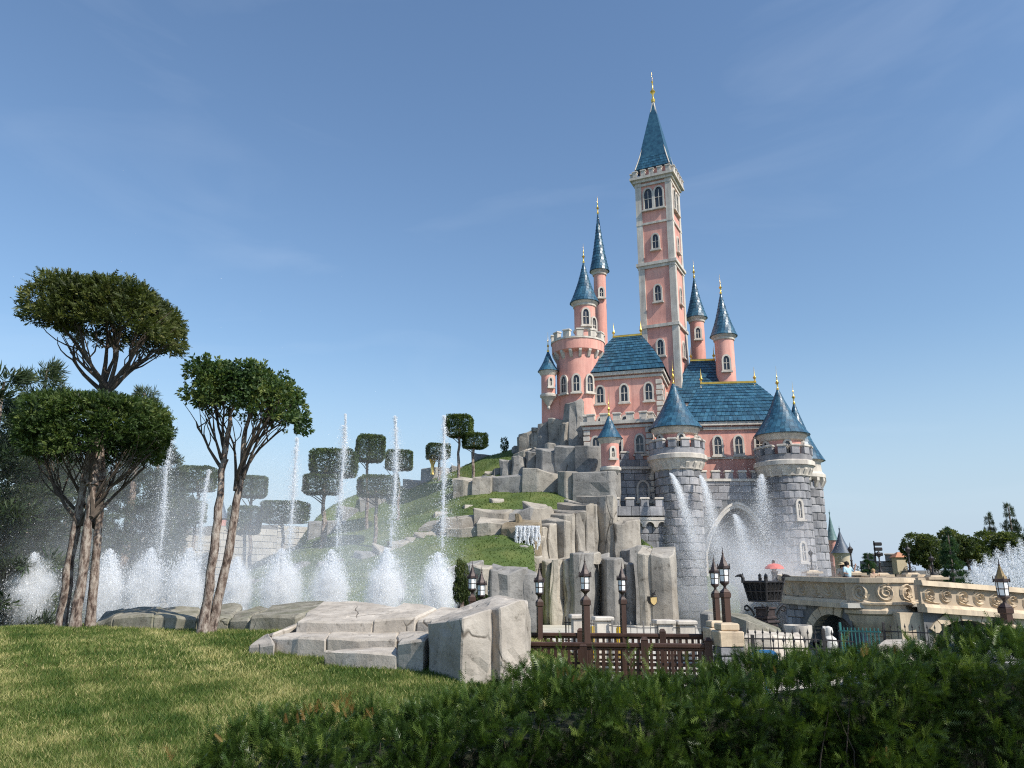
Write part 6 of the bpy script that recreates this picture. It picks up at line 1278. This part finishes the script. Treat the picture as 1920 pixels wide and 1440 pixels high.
for f_ in range(4):
    mb = MB(); mb.slab([bk(-.97, 0, f_, -.04), bk(.97, 0, f_, -.04), bk(.97, 1, f_, -.04), bk(-.97, 1, f_, -.04)], Vector(bk(0, .5, f_, -.05)) - Vector(bk(0, .5, f_, -.04))); mb.build('basket_panel', M['dark'], g_, False)
    for v_ in (0.02, .5, .98): mb = MB(); mb.tube([bk(-1, v_, f_), bk(1, v_, f_)], .035 if v_ != .5 else .022, 5); mb.build('basket_rail', M['iron'], g_, False)
    for u_ in (-1, -.5, 0, .5): mb = MB(); mb.tube([bk(u_, 0, f_), bk(u_, 1, f_)], .035 if u_ == -1 else .02, 5); mb.build('basket_bar', M['iron'], g_, False)
    for i in range(4):
        for j in range(2):
            u0, u1, v0, v1 = -1 + .5 * i, -.5 + .5 * i, .5 * j, .5 + .5 * j; mb = MB(); mb.tube([bk(u0, v0, f_, -.01), bk(u1, v1, f_, -.01)], .011, 4); mb.tube([bk(u1, v0, f_, -.01), bk(u0, v1, f_, -.01)], .011, 4); mb.build('cross_brace', M['iron'], g_, False)
    c_ = Vector(bk(-1, 1, f_)); o_ = c_.normalized() * 0; dirx = Vector((c_.x, c_.y, 0)).normalized()
    mb = MB(); mb.tube([c_ - Vector((0, 0, .05)), c_ + Vector((0, 0, .10)), c_ + dirx * .05 + Vector((0, 0, .18)), c_ + dirx * .16 + Vector((0, 0, .17)), c_ + dirx * .24 + Vector((0, 0, .14))], [.06, .06, .055, .035, .01], 6); mb.tube([c_ + Vector((0, 0, .14)), c_ + Vector((0, 0, .26))], [.03, .005], 4); mb.build('corner_beast', M['iron'], g_, False)
mb = MB(); mb.add([(-w0 / 2 + .03, -w0 / 2 + .03, z1_ + .02), (w0 / 2 - .03, -w0 / 2 + .03, z1_ + .02), (w0 / 2 - .03, w0 / 2 - .03, z1_ + .02), (-w0 / 2 + .03, w0 / 2 - .03, z1_ + .02)], [(0, 1, 2, 3)]); mb.build('basket_floor', M['iron'], g_, False)
# white carved figure under the arch, pale basins at the foot of the bridge
p = P(1556, 1212, 21.8); g_ = thing('stone_figure', 'small white carved stone figure standing under the left arch', 'statue', (p.x, 21.8, -1.0)); s_ = (Z(1172, 21.8) + 1.0) * .98
mb = MB(); mb.lathe([(.2, 0), (.22, .15), (.17, .25), (.15, s_ * .45), (.2, s_ * .62), (.18, s_ * .74), (.09, s_ * .8), (.12, s_ * .88), (.10, s_ * .97), (.02, s_)], 12); mb.box((-.12, -.02, s_ * .95), (.07, .06, .12)); mb.build('figure', flat('white_stone', (.62, .6, .56)), g_, False, smooth=True)
p = P(1496, 1180, 24); g_ = thing('stone_basin', 'pale moulded stone basin at the foot of the bridge', 'basin', (p.x, 24, -1.75)); h_ = Z(1172, 24) + 1.75; mb = MB(); mb.lathe([(.22, 0), (.2, h_ * .5), (.25, h_ * .7), (.36, h_ * .82), (.4, h_ * .9), (.4, h_), (.3, h_), (.25, h_ * .85)], 16, cap=False); mb.build('bowl', M['trim'], g_, False, smooth=True)
p = P(1665, 1196, 17); g_ = thing('planter_wall', 'low pale stone block behind the hedge below the bay', 'stone block', (p.x, 17, -1)); rk = px_rock('block', [(1640, 1210, 17), (1700, 1208, 16.8), (1735, 1202, 17), (1730, 1197, 18.6), (1660, 1199, 18.8)], -1.2, M['rock'], g_, disp=.03, cut=.25, bevel=.04, seed=91)
p = P(1802, 1190, 38); g_ = thing('covered_mound', 'pale blue-green rounded tarpaulin seen through the right arch', 'tarpaulin', (p.x, 39, -1.75)); mb = MB(); mb.lathe([(1.5, 0), (1.45, .6), (1.2, 1.15), (.7, 1.5), (.02, 1.65)], 20); mb.build('cover', flat('pale_tarpaulin', (.28, .42, .42)), g_, False, smooth=True)
# ------------------------------------------------------------------ background buildings
def far_wall(name, pts, z0, lab, mat, rows=True, th=.8, rowh=.7, merl=True, limit=60):
    W_ = [P(*q) for q in pts]; g_ = thing(name, lab, 'wall', (W_[0].x, W_[0].y, z0))
    for a, b in zip(W_[:-1], W_[1:]):
        mb = MB(); d = (b - a); n_ = Vector((d.y, -d.x, 0)).normalized(); mb.slab([(a.x, a.y, z0), (b.x, b.y, z0), tuple(b), tuple(a)], -n_ * th); o = mb.build('wall_core', M['mortar'], g_)
        flat_stones(o, a.xy, b.xy, z0, min(a.z, b.z), rowh, rowh * 1.9, None, True, mat, .1, 'stone', None, limit)
        if merl: merlons_line(o, a.xy, b.xy, min(a.z, b.z), 1.7, .9, .75, .5, mat=mat)
    return g_
far_wall('battlemented_wall', [(1612, 1052, 80), (1690, 1052, 78)], -1.4, 'grey battlemented wall behind the bridge lamps', M['stone'], rowh=.5, limit=90)
far_wall('garden_wall', [(1690, 1070, 77), (1870, 1068, 76)], -1.4, 'lower pale-coped stone wall right of the battlements', M['stone'], rowh=.5, merl=False, limit=110)
pale = surf('pale_wall_stone', [(.3, (.36, .33, .28)), (.7, (.52, .48, .42))], .8, .9, .4, 6, tone=.15)
far_wall('terrace_wall', [(240, 1000, 62), (400, 986, 66), (520, 984, 72), (600, 990, 76)], -1.4, 'long pale coursed stone wall beyond the left spray', pale, rowh=.55, merl=False, limit=100)
far_wall('low_wall', [(300, 1018, 56), (400, 1020, 58)], -1.4, 'nearer pale wall block below the terrace wall', pale, rowh=.5, merl=False, limit=60)
def small_tower(px_, Y, wpx, eave_py, tip_py, wall, roofc, lab, z0=-1.4, flare=.25, drum=None):
    r = wpx / 2 * Y / F; e = P(px_, eave_py, Y); h = Z(tip_py, Y) - e.z; g_ = thing('far_turret', lab, 'turret', (e.x, Y, z0)); mb = MB(); H = e.z - z0
    mb.lathe([(r, 0), (r, H * .55), (r * 1.1, H * .57), (r * 1.1, H * .6), (r, H * .62), (r, H - .4), (r * 1.25, H)], 20); mb.build('drum', wall, g_, False, smooth=True)
    mb = MB(); mb.lathe([(r * 1.45, H - .02)] + [(r * 1.42 * ((1 - t_) * .7 + .3 * (1 - t_) ** 3), H + h * .85 * t_) for t_ in (.1, .2, .35, .5, .65, .8, .92)] + [(.05, H + h * .85), (.09, H + h * .88), (.02, H + h * .9), (.005, H + h)], 18); mb.build('roof', roofc, g_, False, smooth=True)
    mb = MB(); mb.box((-r * .3, -r * .98, H * .8), (r * .3, .12, r * .6)); mb.build('window', M['dark'], g_, False)
slate = surf('slate_roof', [(.3, (.05, .07, .10)), (.7, (.10, .13, .17))], 2, .5, .3); verd = surf('verdigris_roof', [(.3, (.08, .15, .15)), (.7, (.14, .24, .23))], 2, .5, .3); cream = surf('cream_render', [(.3, (.52, .44, .31)), (.7, (.64, .55, .40))], 1, .85, .2)
small_tower(1560, 82, 15, 1013, 954, M['pink'], verd, 'far pink turret with a thin green spire'); small_tower(1578, 72, 26, 1037, 985, cream, slate, 'far cream turret with a slate cone roof')
small_tower(414, 74, 20, 972, 925, M['pink'], slate, 'pink turret between the leaning trunks beyond the spray')
p = P(1648, 1045, 79); g_ = thing('signal_mast', 'small dark three-part loudspeaker mast on the battlements', 'loudspeaker', (p.x, 79, p.z)); mb = MB(); mb.box((-.35, 0, .5), (.1, .1, 2.2)); mb.build('mast', M['iron'], g_, False)
for k in range(3): mb = MB(); mb.box((0, 0, .3 + .5 * k), (.7, .4, .34), 0, .05); mb.build('speaker', M['iron'], g_, False)
p = P(1686, 1050, 77.5); g_ = thing('roof_hut', 'small terracotta-roofed hut on the far wall', 'hut', (p.x, 77.5, p.z - 1.5)); mb = MB(); mb.box((0, 0, 1.0), (1.0, 1.0, 1.6)); mb.build('wall', cream, g_, False); mb = MB(); mb.box((0, 0, 2.0), (1.3, 1.3, .5), 0, taper=.2); mb.build('roof', flat('terracotta', (.55, .26, .15)), g_, False)
# golden urn lamp and small figure on the hill
p = P(811, 880, 72); g_ = thing('gilded_urn', 'tiny gilded urn on a post at the hilltop', 'urn', (p.x, 72, p.z - .5)); mb = MB(); mb.lathe([(.22, 0), (.14, .3), (.16, .9), (.32, 1.3), (.42, 1.6), (.3, 1.75), (.1, 1.9)], 12); mb.build('urn', M['gold'], g_, False, smooth=True)
p = P(946, 848, 76); g_ = thing('thin_sapling', 'tiny dark sapling against the sky at the foot of the crags', 'sapling', (p.x, 76, p.z - .2)); mb = MB(); mb.tube([(0, 0, 0), (.05, 0, 1.1)], [.04, .02], 5); mb.build('trunk', M['branch'], g_, False); q_, nr_ = super_pts(160, (.32, .32, .8), 2, .3, -1, 3); V, Fc, T = scatter(tuft(5, 77, .3, .7), q_ + np.array([0, 0, .9]), nr_ + RNG.normal(0, .5, nr_.shape), RNG.uniform(.15, .3, len(q_))); mesh_obj('crown', fast_mesh('sapling_crown', V, Fc, M['fir'], T), g_, False)['kind'] = 'stuff'

# ------------------------------------------------------------------ people on the bridge
def person(px_, Y, zf, lab, shirt, legs, hair, rz=0., arm=(.18, -.32, 1.45), hat=None, h=1.7):
    g_ = thing('person', lab, 'person', (X(px_, Y, 1.6), Y, zf), rz, 'visitors on the bridge'); k = h / 1.7
    J = {'pel': (0, 0, .92), 'wai': (0, 0, 1.08), 'che': (0, 0, 1.30), 'nec': (0, 0, 1.47), 'hea': (0, -.01, 1.56), 'top': (0, 0, 1.68), 'ls': (-.19, 0, 1.40), 'le': (-.25, -.08, 1.16), 'lh': (-.16, -.28, 1.12), 'rs': (.19, 0, 1.40), 're': (.25, -.12, 1.22), 'rh': arm, 'lk': (-.1, -.02, .5), 'la': (-.1, .02, .08), 'lt': (-.1, -.14, .03), 'lp': (-.1, 0, .88), 'rp': (.1, 0, .88), 'rk': (.1, -.02, .5), 'ra': (.1, .02, .08), 'rt': (.1, -.14, .03)}
    rad = {'pel': .14, 'wai': .125, 'che': .15, 'nec': .055, 'hea': .085, 'top': .07, 'ls': .06, 'le': .042, 'lh': .035, 'rs': .06, 're': .042, 'rh': .035, 'lk': .06, 'la': .04, 'lt': .03, 'lp': .085, 'rp': .085, 'rk': .06, 'ra': .04, 'rt': .03}
    E = [('pel', 'wai'), ('wai', 'che'), ('che', 'nec'), ('nec', 'hea'), ('hea', 'top'), ('che', 'ls'), ('ls', 'le'), ('le', 'lh'), ('che', 'rs'), ('rs', 're'), ('re', 'rh'), ('pel', 'lp'), ('lp', 'lk'), ('lk', 'la'), ('la', 'lt'), ('pel', 'rp'), ('rp', 'rk'), ('rk', 'ra'), ('ra', 'rt')]
    def skin(name, edges, add, mat, root):
        ks = sorted({a for e in edges for a in e}); me = bpy.data.meshes.new(name); me.from_pydata([tuple(c * k for c in J[a]) for a in ks], [(ks.index(a), ks.index(b)) for a, b in edges], []); o = mesh_obj(name, me, g_, False); o.modifiers.new('skin', 'SKIN')
        for i, a in enumerate(ks): r = (rad[a] + add) * k; me.skin_vertices[0].data[i].radius = (r, r); me.skin_vertices[0].data[i].use_root = a == root
        o.modifiers.new('sub', 'SUBSURF').levels = 1; me.materials.append(mat); return o
    skin('body', E, 0, flat('skin_tone', (.55, .33, .24)), 'pel'); skin('shirt', [('pel', 'wai'), ('wai', 'che'), ('che', 'ls'), ('che', 'rs'), ('ls', 'le'), ('rs', 're')], .02, shirt, 'pel'); skin('trousers', [('pel', 'lp'), ('lp', 'lk'), ('lk', 'la'), ('pel', 'rp'), ('rp', 'rk'), ('rk', 'ra')], .02, legs, 'pel')
    mb = MB(); mb.lathe([(.02, 1.735 * k), (.085 * k, 1.70 * k), (.115 * k, 1.63 * k), (.11 * k, 1.56 * k), (.09 * k, 1.50 * k)][::-1], 14, (0, .025, 0)); mb.build('hair', hair, g_, False, smooth=True)
    if hat: mb = MB(); mb.lathe([(.2 * k, 1.66 * k), (.12 * k, 1.68 * k), (.11 * k, 1.76 * k), (.02, 1.79 * k)], 14); mb.build('hat', hat, g_, False, smooth=True)
    return g_
dk = flat('dark_cloth', (.04, .04, .06)); brown = flat('brown_hair', (.05, .03, .02))
zdeck = P(1585, 1128, 38).z + .15
person(1590, 39, zdeck, 'person in a light blue shirt raising a hand at the parapet', flat('light_blue_cloth', (.45, .62, .70)), dk, flat('black_hair', (.012, .01, .01)), .2, (.34, -.2, 1.62))
person(1580, 39.3, zdeck, 'person in a cream top with a straw hat beside the blue shirt', flat('cream_cloth', (.6, .52, .42)), dk, brown, -.2, hat=flat('straw', (.62, .48, .3)), h=1.6)
person(1638, 39.5, zdeck - .1, 'person whose head just shows over the parapet by the bay', flat('tan_cloth', (.5, .36, .25)), dk, flat('fair_hair', (.4, .26, .13)), 0, h=1.45)
ump = P(1452, 1064, 50); pz = .75
person(1452, 50.3, pz, 'person under the red umbrella behind the brazier', flat('white_cloth', (.6, .6, .6)), dk, brown, 0, (.14, -.22, 1.35), h=1.65)
g_ = thing('umbrella', 'open red umbrella seen over the brazier through the spray', 'umbrella', (ump.x, 50, pz + 1.2)); mb = MB(); hu = ump.z - pz - 1.2 + .25
mb.lathe([(.62, hu - .34), (.55, hu - .2), (.4, hu - .08), (.2, hu - .02), (.01, hu)], 8, cap=False); mb.build('canopy', flat('red_fabric', (.72, .16, .13)), g_, False, smooth=True); mb = MB(); mb.tube([(.14, -.22, -.05), (0, 0, hu + .06)], .012, 5); mb.build('shaft', M['iron'], g_, False)
# ------------------------------------------------------------------ fountains: real droplets
TRI = np.array([(1, 0, 0), (-.5, .87, 0), (-.5, -.87, 0)], float)
def drops(pos, size):
    """one small facet per droplet, turned at random"""
    n = len(pos); size = np.minimum(size, np.median(size) * 2.3); a = RNG.normal(size=(n, 3)); a /= np.linalg.norm(a, axis=1, keepdims=True); b = np.cross(a, RNG.normal(size=(n, 3))); b /= np.linalg.norm(b, axis=1, keepdims=True)
    V = pos[:, None, :] + (TRI[None, :, :1] * a[:, None, :] + TRI[None, :, 1:2] * b[:, None, :]) * size[:, None, None]
    return V.reshape(-1, 3), np.arange(3 * n).reshape(n, 3)
def plume(seed, n=26000, h=2.3, w=.62, big=.0115):
    """low foaming jet: thin stem, dense white head falling back as a skirt"""
    r = np.random.default_rng(seed); u = r.random(n)
    nh, ns = int(n * .80), n - int(n * .80)
    t_ = r.beta(1.7, 1.5, nh); zc = h * (.46 + .54 * t_); rad = w * (.16 + 1.75 * np.sin(np.clip(1 - t_, 0, 1) * 2.1) ** .9) * np.abs(r.normal(0, .46, nh)); a = r.uniform(0, 2 * math.pi, nh)
    lob = 1 + .35 * np.sin(a * 3 + seed) + .25 * np.sin(zc * 7 + a * 2) + .3 * np.sin(a + seed * 2)
    p1 = np.stack([rad * lob * np.cos(a) + .05 * np.sin(zc * 4 + seed), rad * lob * np.sin(a), zc], -1)
    t2 = r.random(ns) ** .8; z2 = h * .85 * (1 - t2); rad2 = w * (.6 + .9 * t2) * np.sqrt(r.random(ns)) * 1.25; a2 = r.uniform(0, 2 * math.pi, ns); p2 = np.stack([rad2 * np.cos(a2), rad2 * np.sin(a2), z2], -1)
    p = np.concatenate([p1, p2]); s_ = r.lognormal(0, .5, n) * big * np.where(np.arange(n) < nh, 1.0, .62); return drops(p, s_)
def stem(h, r=.02):
    mb = MB(); mb.tube([(random.gauss(0, .012), random.gauss(0, .012), h * i / 8) for i in range(9)], [r * (1 + .5 * i / 8) for i in range(9)], 6); return mb
plume_me = []
for s_ in (1, 2, 3): V, Fc = plume(s_); plume_me.append(fast_mesh('spray', V, Fc, M['spray']))
stem_me = stem(1.5).mesh('jet', M['spray'], True)
low = [(68, 1024, 26, 'leftmost low foaming jet beyond the three trunks'), (208, 1034, 27, 'low jet right behind the three tree trunks'), (284, 1026, 27.3, 'low jet second right of the three trunks'), (356, 1030, 27.5, 'low jet just left of the leaning trunks'), (447, 1034, 27.8, 'low jet just right of the leaning trunks'), (530, 1028, 28, 'low jet under the broad flat topiary crown'), (622, 1030, 28.2, 'low jet below the wide stacked topiary'), (722, 1026, 28.3, 'low jet second from the right end of the row'), (820, 1030, 28.5, 'low jet at the right end of the row')]
# soft foam: a teardrop volume whose density falls off from its own centre
fm = bpy.data.materials.new('fountain_foam'); fm.use_nodes = True; t = fm.node_tree; t.nodes.clear(); out = t.nodes.new('ShaderNodeOutputMaterial'); pv = N(t, 'ShaderNodeVolumePrincipled'); pv.inputs['Color'].default_value = (1, 1, 1, 1)
tcn = N(t, 'ShaderNodeTexCoord'); ln = N(t, 'ShaderNodeVectorMath', operation='LENGTH'); t.links.new(tcn.outputs['Object'], ln.inputs[0])
gn = N(t, 'ShaderNodeNewGeometry'); nzf = N(t, 'ShaderNodeTexNoise', Scale=2.6, Detail=4, Roughness=.65); t.links.new(gn.outputs['Position'], nzf.inputs['Vector'])
ad = N(t, 'ShaderNodeMath', operation='MULTIPLY_ADD'); ad.inputs[1].default_value = 1.1; t.links.new(nzf.outputs['Fac'], ad.inputs[0]); t.links.new(ln.outputs['Value'], ad.inputs[2])
mr = N(t, 'ShaderNodeMapRange'); mr.interpolation_type = 'SMOOTHSTEP'; mr.inputs['From Min'].default_value = 1.42; mr.inputs['From Max'].default_value = .62; mr.inputs['To Max'].default_value = 8.0; t.links.new(ad.outputs[0], mr.inputs['Value'])
t.links.new(mr.outputs[0], pv.inputs['Density']); t.links.new(pv.outputs[0], out.inputs['Volume'])
mb = MB(); mb.lathe([(.02, -1.0), (.45, -.92), (.85, -.55), (1.0, -.1), (.88, .35), (.55, .75), (.25, .95), (.02, 1.0)], 18); foam_me = mb.mesh('foam', fm)
for i, (px_, py_, Y, lab) in enumerate(low):
    p = P(px_, py_, Y); h = p.z + 1.75; g_ = thing('fountain_jet', lab, 'fountain', (p.x, Y, -1.75), i * 1.3, 'low foaming jets in a row'); k = h / 2.3
    sc = k * random.uniform(.92, 1.05); o = mesh_obj('spray', plume_me[i % 3], g_, False, None, None, (.74 * random.uniform(.9, 1.15), .74, sc)); o['kind'] = 'stuff'; mesh_obj('jet', stem_me, g_, False, None, None, (1, 1, k)); fo = mesh_obj('foam', foam_me, g_, False, (random.uniform(-.1, .1), 0, h * .64), None, (random.uniform(.84, 1.02), .85, h * .36)); fo['kind'] = 'stuff'
def tall(seed, n=30000, h=9.0):
    r = np.random.default_rng(seed); nc = int(n * .36); t_ = r.random(nc) ** .75; z = h * (.42 + .58 * t_ ** .9); clump = .5 + .5 * np.sin(z * 5 + seed) * np.sin(z * 2.3 + seed * 2); keep = r.random(nc) < .35 + .65 * clump
    rad = (.10 + .05 * np.sin(z * 3 + seed)) * np.abs(r.normal(0, .8, nc)) * (1.25 - .75 * t_); a = r.uniform(0, 6.283, nc); p1 = np.stack([rad * np.cos(a) + .10 * np.sin(z * .9 + seed) * (z / h), rad * np.sin(a), z], -1)[keep]
    nf = n - nc; t2 = r.random(nf); z2 = h * (1 - t2 ** 1.1) * .95; rad2 = (.12 + 1.1 * t2 ** .8) * np.abs(r.normal(0, .6, nf)); a2 = r.uniform(0, 6.283, nf); p2 = np.stack([rad2 * np.cos(a2) - .25 * t2, rad2 * np.sin(a2), z2], -1)
    p = np.concatenate([p1, p2]); s_ = r.lognormal(0, .55, len(p)) * np.where(np.arange(len(p)) < len(p1), .0155, .0085); return drops(p, s_)
tall_me = []
for s_ in (4, 5, 6): V, Fc = tall(s_); tall_me.append(fast_mesh('spray', V, Fc, M['spray']))
for i, (px_, py_, Y, k2, lab) in enumerate([(318, 800, 33, .6, 'faint tall jet at the edge of the double-crowned tree'), (385, 880, 33.5, .7, 'short tall jet left of the leaning trunks'), (552, 820, 34, .8, 'tall jet left of the stacked topiary'), (641, 776, 34.2, 1, 'tallest thin jet rising beside the stacked topiary'), (738, 780, 34.4, 1, 'tall thin jet before the skyline topiary'), (829, 780, 34.6, 1, 'tall thin jet left of the hilltop topiary')]):
    p = P(px_, py_, Y); h = p.z + 1.75; g_ = thing('tall_fountain_jet', lab, 'fountain', (p.x + .12, Y, -1.75), i * .9, 'tall thin jets behind the row'); o = mesh_obj('spray', tall_me[i % 3], g_, False, None, None, (1.1, 1.1, h / 9.0)); o['kind'] = 'stuff'
    mb = stem(3.2, .03); mb.build('jet', M['spray'], g_, False, smooth=True)
# drifting spray round the row of jets
n = 170000; x = np.concatenate([RNG.uniform(X(20, 29), X(860, 29), n)]); y = RNG.uniform(25, 36, n); z = -1.7 + RNG.gamma(1.9, 1.15, n) * (1.25 - .5 * (x - x.min()) / (x.max() - x.min()))
V, Fc = drops(np.stack([x, y, z], -1), RNG.lognormal(0, .45, n) * .0066); o = mesh_obj('water_mist', fast_mesh('water_mist', V, Fc, M['spray'])); tag(o, 'fine drifting spray hanging between the jets over the pond', 'spray', kind='stuff')
# streams arching from the gatehouse
def arc_spray(seed, L_, drop, spread, n, s0=.019):
    r = np.random.default_rng(seed); t_ = r.random(n) ** .8; x = L_ * t_; z = -drop * t_ ** 1.6; w = .06 + spread * t_; p = np.stack([x, r.normal(0, 1, n) * w * .5, z], -1) + r.normal(0, 1, (n, 3)) * np.array([.2, .2, .5])[None] * w[:, None] * .6
    return drops(p, r.lognormal(0, .5, n) * s0 * (1 - .45 * t_))
gz = 'water streams from the gatehouse'
for i, (px_, py_, Y, rz, L_, dr, sp_, n, lab) in enumerate([(1256, 888, 59.6, -1.0, 2.6, 7.5, .9, 5200, 'water stream springing from the left gate tower'), (1312, 892, 60, -1.2, 2.2, 7.5, .9, 4600, 'water stream beside the left of the pointed arch'), (1428, 890, 60, -2.0, 2.4, 7.5, 1.2, 5200, 'water stream from the right gate tower'), (1376, 965, 60.5, -1.35, 3.2, 8.0, 1.5, 5600, 'broad water stream falling across the gate opening')]):
    V, Fc = arc_spray(40 + i, L_, dr, sp_, n * 5); p = P(px_, py_, Y); o = mesh_obj('water_stream', fast_mesh('water_stream', V, Fc, M['spray']), None, True, p, rz); tag(o, lab, 'water stream', gz)
n = 90000; x = RNG.normal(X(1375, 55), 2.4, n); y = RNG.uniform(50, 60, n); z = -1 + RNG.gamma(1.8, 1.6, n); V, Fc = drops(np.stack([x, y, z], -1), RNG.lognormal(0, .5, n) * .011)
o = mesh_obj('gate_mist', fast_mesh('gate_mist', V, Fc, M['spray'])); tag(o, 'white mist billowing in front of the castle gate', 'spray', kind='stuff')
# fan of jets at the far right
g_ = thing('fan_fountain', 'fan of white jets beyond the right end of the bridge', 'fountain', (X(1870, 62), 62, -1.75)); xs0, xs1 = X(1806, 62), X(1945, 62)
for k in range(13):
    t_ = k / 12; h = Z(1072 - 66 * (t_ ** .8) + (9 if k % 2 else -3), 62) + 1.75; r = np.random.default_rng(70 + k); n = 9000; u = r.random(n) ** .75 * r.uniform(.75, 1.05, n); w = .14 + .55 * np.clip(1 - u, 0, 1) ; p = np.stack([xs0 + (xs1 - xs0) * t_ + r.normal(0, 1, n) * w * .6, 62 + r.normal(0, 1, n) * w, -1.75 + h * u], -1)
    V, Fc = drops(p, r.lognormal(0, .5, n) * .021); mesh_obj('jet', fast_mesh('fan_jet', V, Fc, M['spray']), g_)
# cascade on the rock bank
casc = thing('cascade', 'small white cascade spilling over ochre-stained rock', 'waterfall', tuple(P(985, 1035, 51)))
och = rock_mat('ochre_stained_rock', (.17, .13, .08), (.31, .25, .17), (.45, .40, .32), .9, .5, .08)
px_rock('stained_lip', [(938, 990, 52.6), (966, 984, 51.9), (1012, 982, 52), (1016, 974, 53.5), (975, 972, 53.8), (945, 980, 53.6)], 1.5, och, casc, disp=.12, cut=.5, bevel=.08, seed=95)
px_rock('stained_pillar', [(964, 962, 53.2), (974, 960, 53.1), (980, 968, 53.4), (976, 966, 54), (966, 962, 54)], 2, och, casc, disp=.08, cut=.5, bevel=.06, seed=96)
r = np.random.default_rng(8); n = 26000; a, b = P(966, 986, 51.75), P(1013, 1030, 51.35); st = r.integers(0, 23, n); u = (st + r.normal(.5, .3, n)) / 23; t_ = r.random(n); cut = .75 + .3 * np.sin(st * 2.3); t_ = t_ * cut
x = a.x + (b.x - a.x) * u + .03 * np.sin(t_ * 9 + st); z = a.z + (b.z - a.z) * t_; y = a.y + (b.y - a.y) * t_ + r.normal(0, .05, n) - .08 * np.sin(st * 1.7); V, Fc = drops(np.stack([x, y, z], -1), r.lognormal(0, .4, n) * .02); mesh_obj('falling_water', fast_mesh('falling_water', V, Fc, M['spray']), casc)['kind'] = 'stuff'

# fine airborne mist: closed volumes, thinning out upwards
def mist_box(name, lab, lo, hi, dens, zfade, nscale):
    mb = MB(); mb.box(tuple((a + b) / 2 for a, b in zip(lo, hi)), tuple(b - a for a, b in zip(lo, hi))); m = bpy.data.materials.new(name); m.use_nodes = True; t = m.node_tree; t.nodes.clear()
    out = t.nodes.new('ShaderNodeOutputMaterial'); pv = N(t, 'ShaderNodeVolumePrincipled'); pv.inputs['Color'].default_value = (0.97, 0.98, 1.0, 1); pv.inputs['Anisotropy'].default_value = 0.0
    g = N(t, 'ShaderNodeNewGeometry'); sp = N(t, 'ShaderNodeSeparateXYZ'); t.links.new(g.outputs['Position'], sp.inputs[0])
    def fade(sock, a, b):
        mr = N(t, 'ShaderNodeMapRange'); mr.interpolation_type = 'SMOOTHSTEP'; mr.inputs['From Min'].default_value = a; mr.inputs['From Max'].default_value = b; t.links.new(sock, mr.inputs['Value']); return mr.outputs[0]
    def mul(a, b):
        n_ = N(t, 'ShaderNodeMath', operation='MULTIPLY')
        for k, v in enumerate((a, b)):
            if isinstance(v, (int, float)): n_.inputs[k].default_value = v
            else: t.links.new(v, n_.inputs[k])
        return n_.outputs[0]
    w = (hi[0] - lo[0]) * .22
    d = mul(mul(fade(sp.outputs['X'], lo[0], lo[0] + w), fade(sp.outputs['X'], hi[0], hi[0] - w)), fade(sp.outputs['Z'], hi[2], zfade))
    nz = N(t, 'ShaderNodeTexNoise', Scale=nscale, Detail=3); t.links.new(g.outputs['Position'], nz.inputs['Vector']); d = mul(d, fade(nz.outputs['Fac'], .3, .7))
    t.links.new(mul(d, dens), pv.inputs['Density']); t.links.new(pv.outputs[0], out.inputs['Volume'])
    o = mb.build(name, m); tag(o, lab, 'mist', kind='stuff'); return o
mist_box('pond_mist', 'soft white veil of mist over the row of jets', (X(10, 30), 25.0, -1.7), (X(900, 30), 37.0, 7.5), .12, -.5, .35)
mist_box('gate_haze', 'soft white mist at the foot of the castle gate', (X(1250, 54), 47.5, -1.7), (X(1530, 54), 59.5, 8.0), .16, 0.0, .3)
cy.volume_step_rate = 2.0; cy.volume_bounces = 4; cy.volume_max_steps = 64
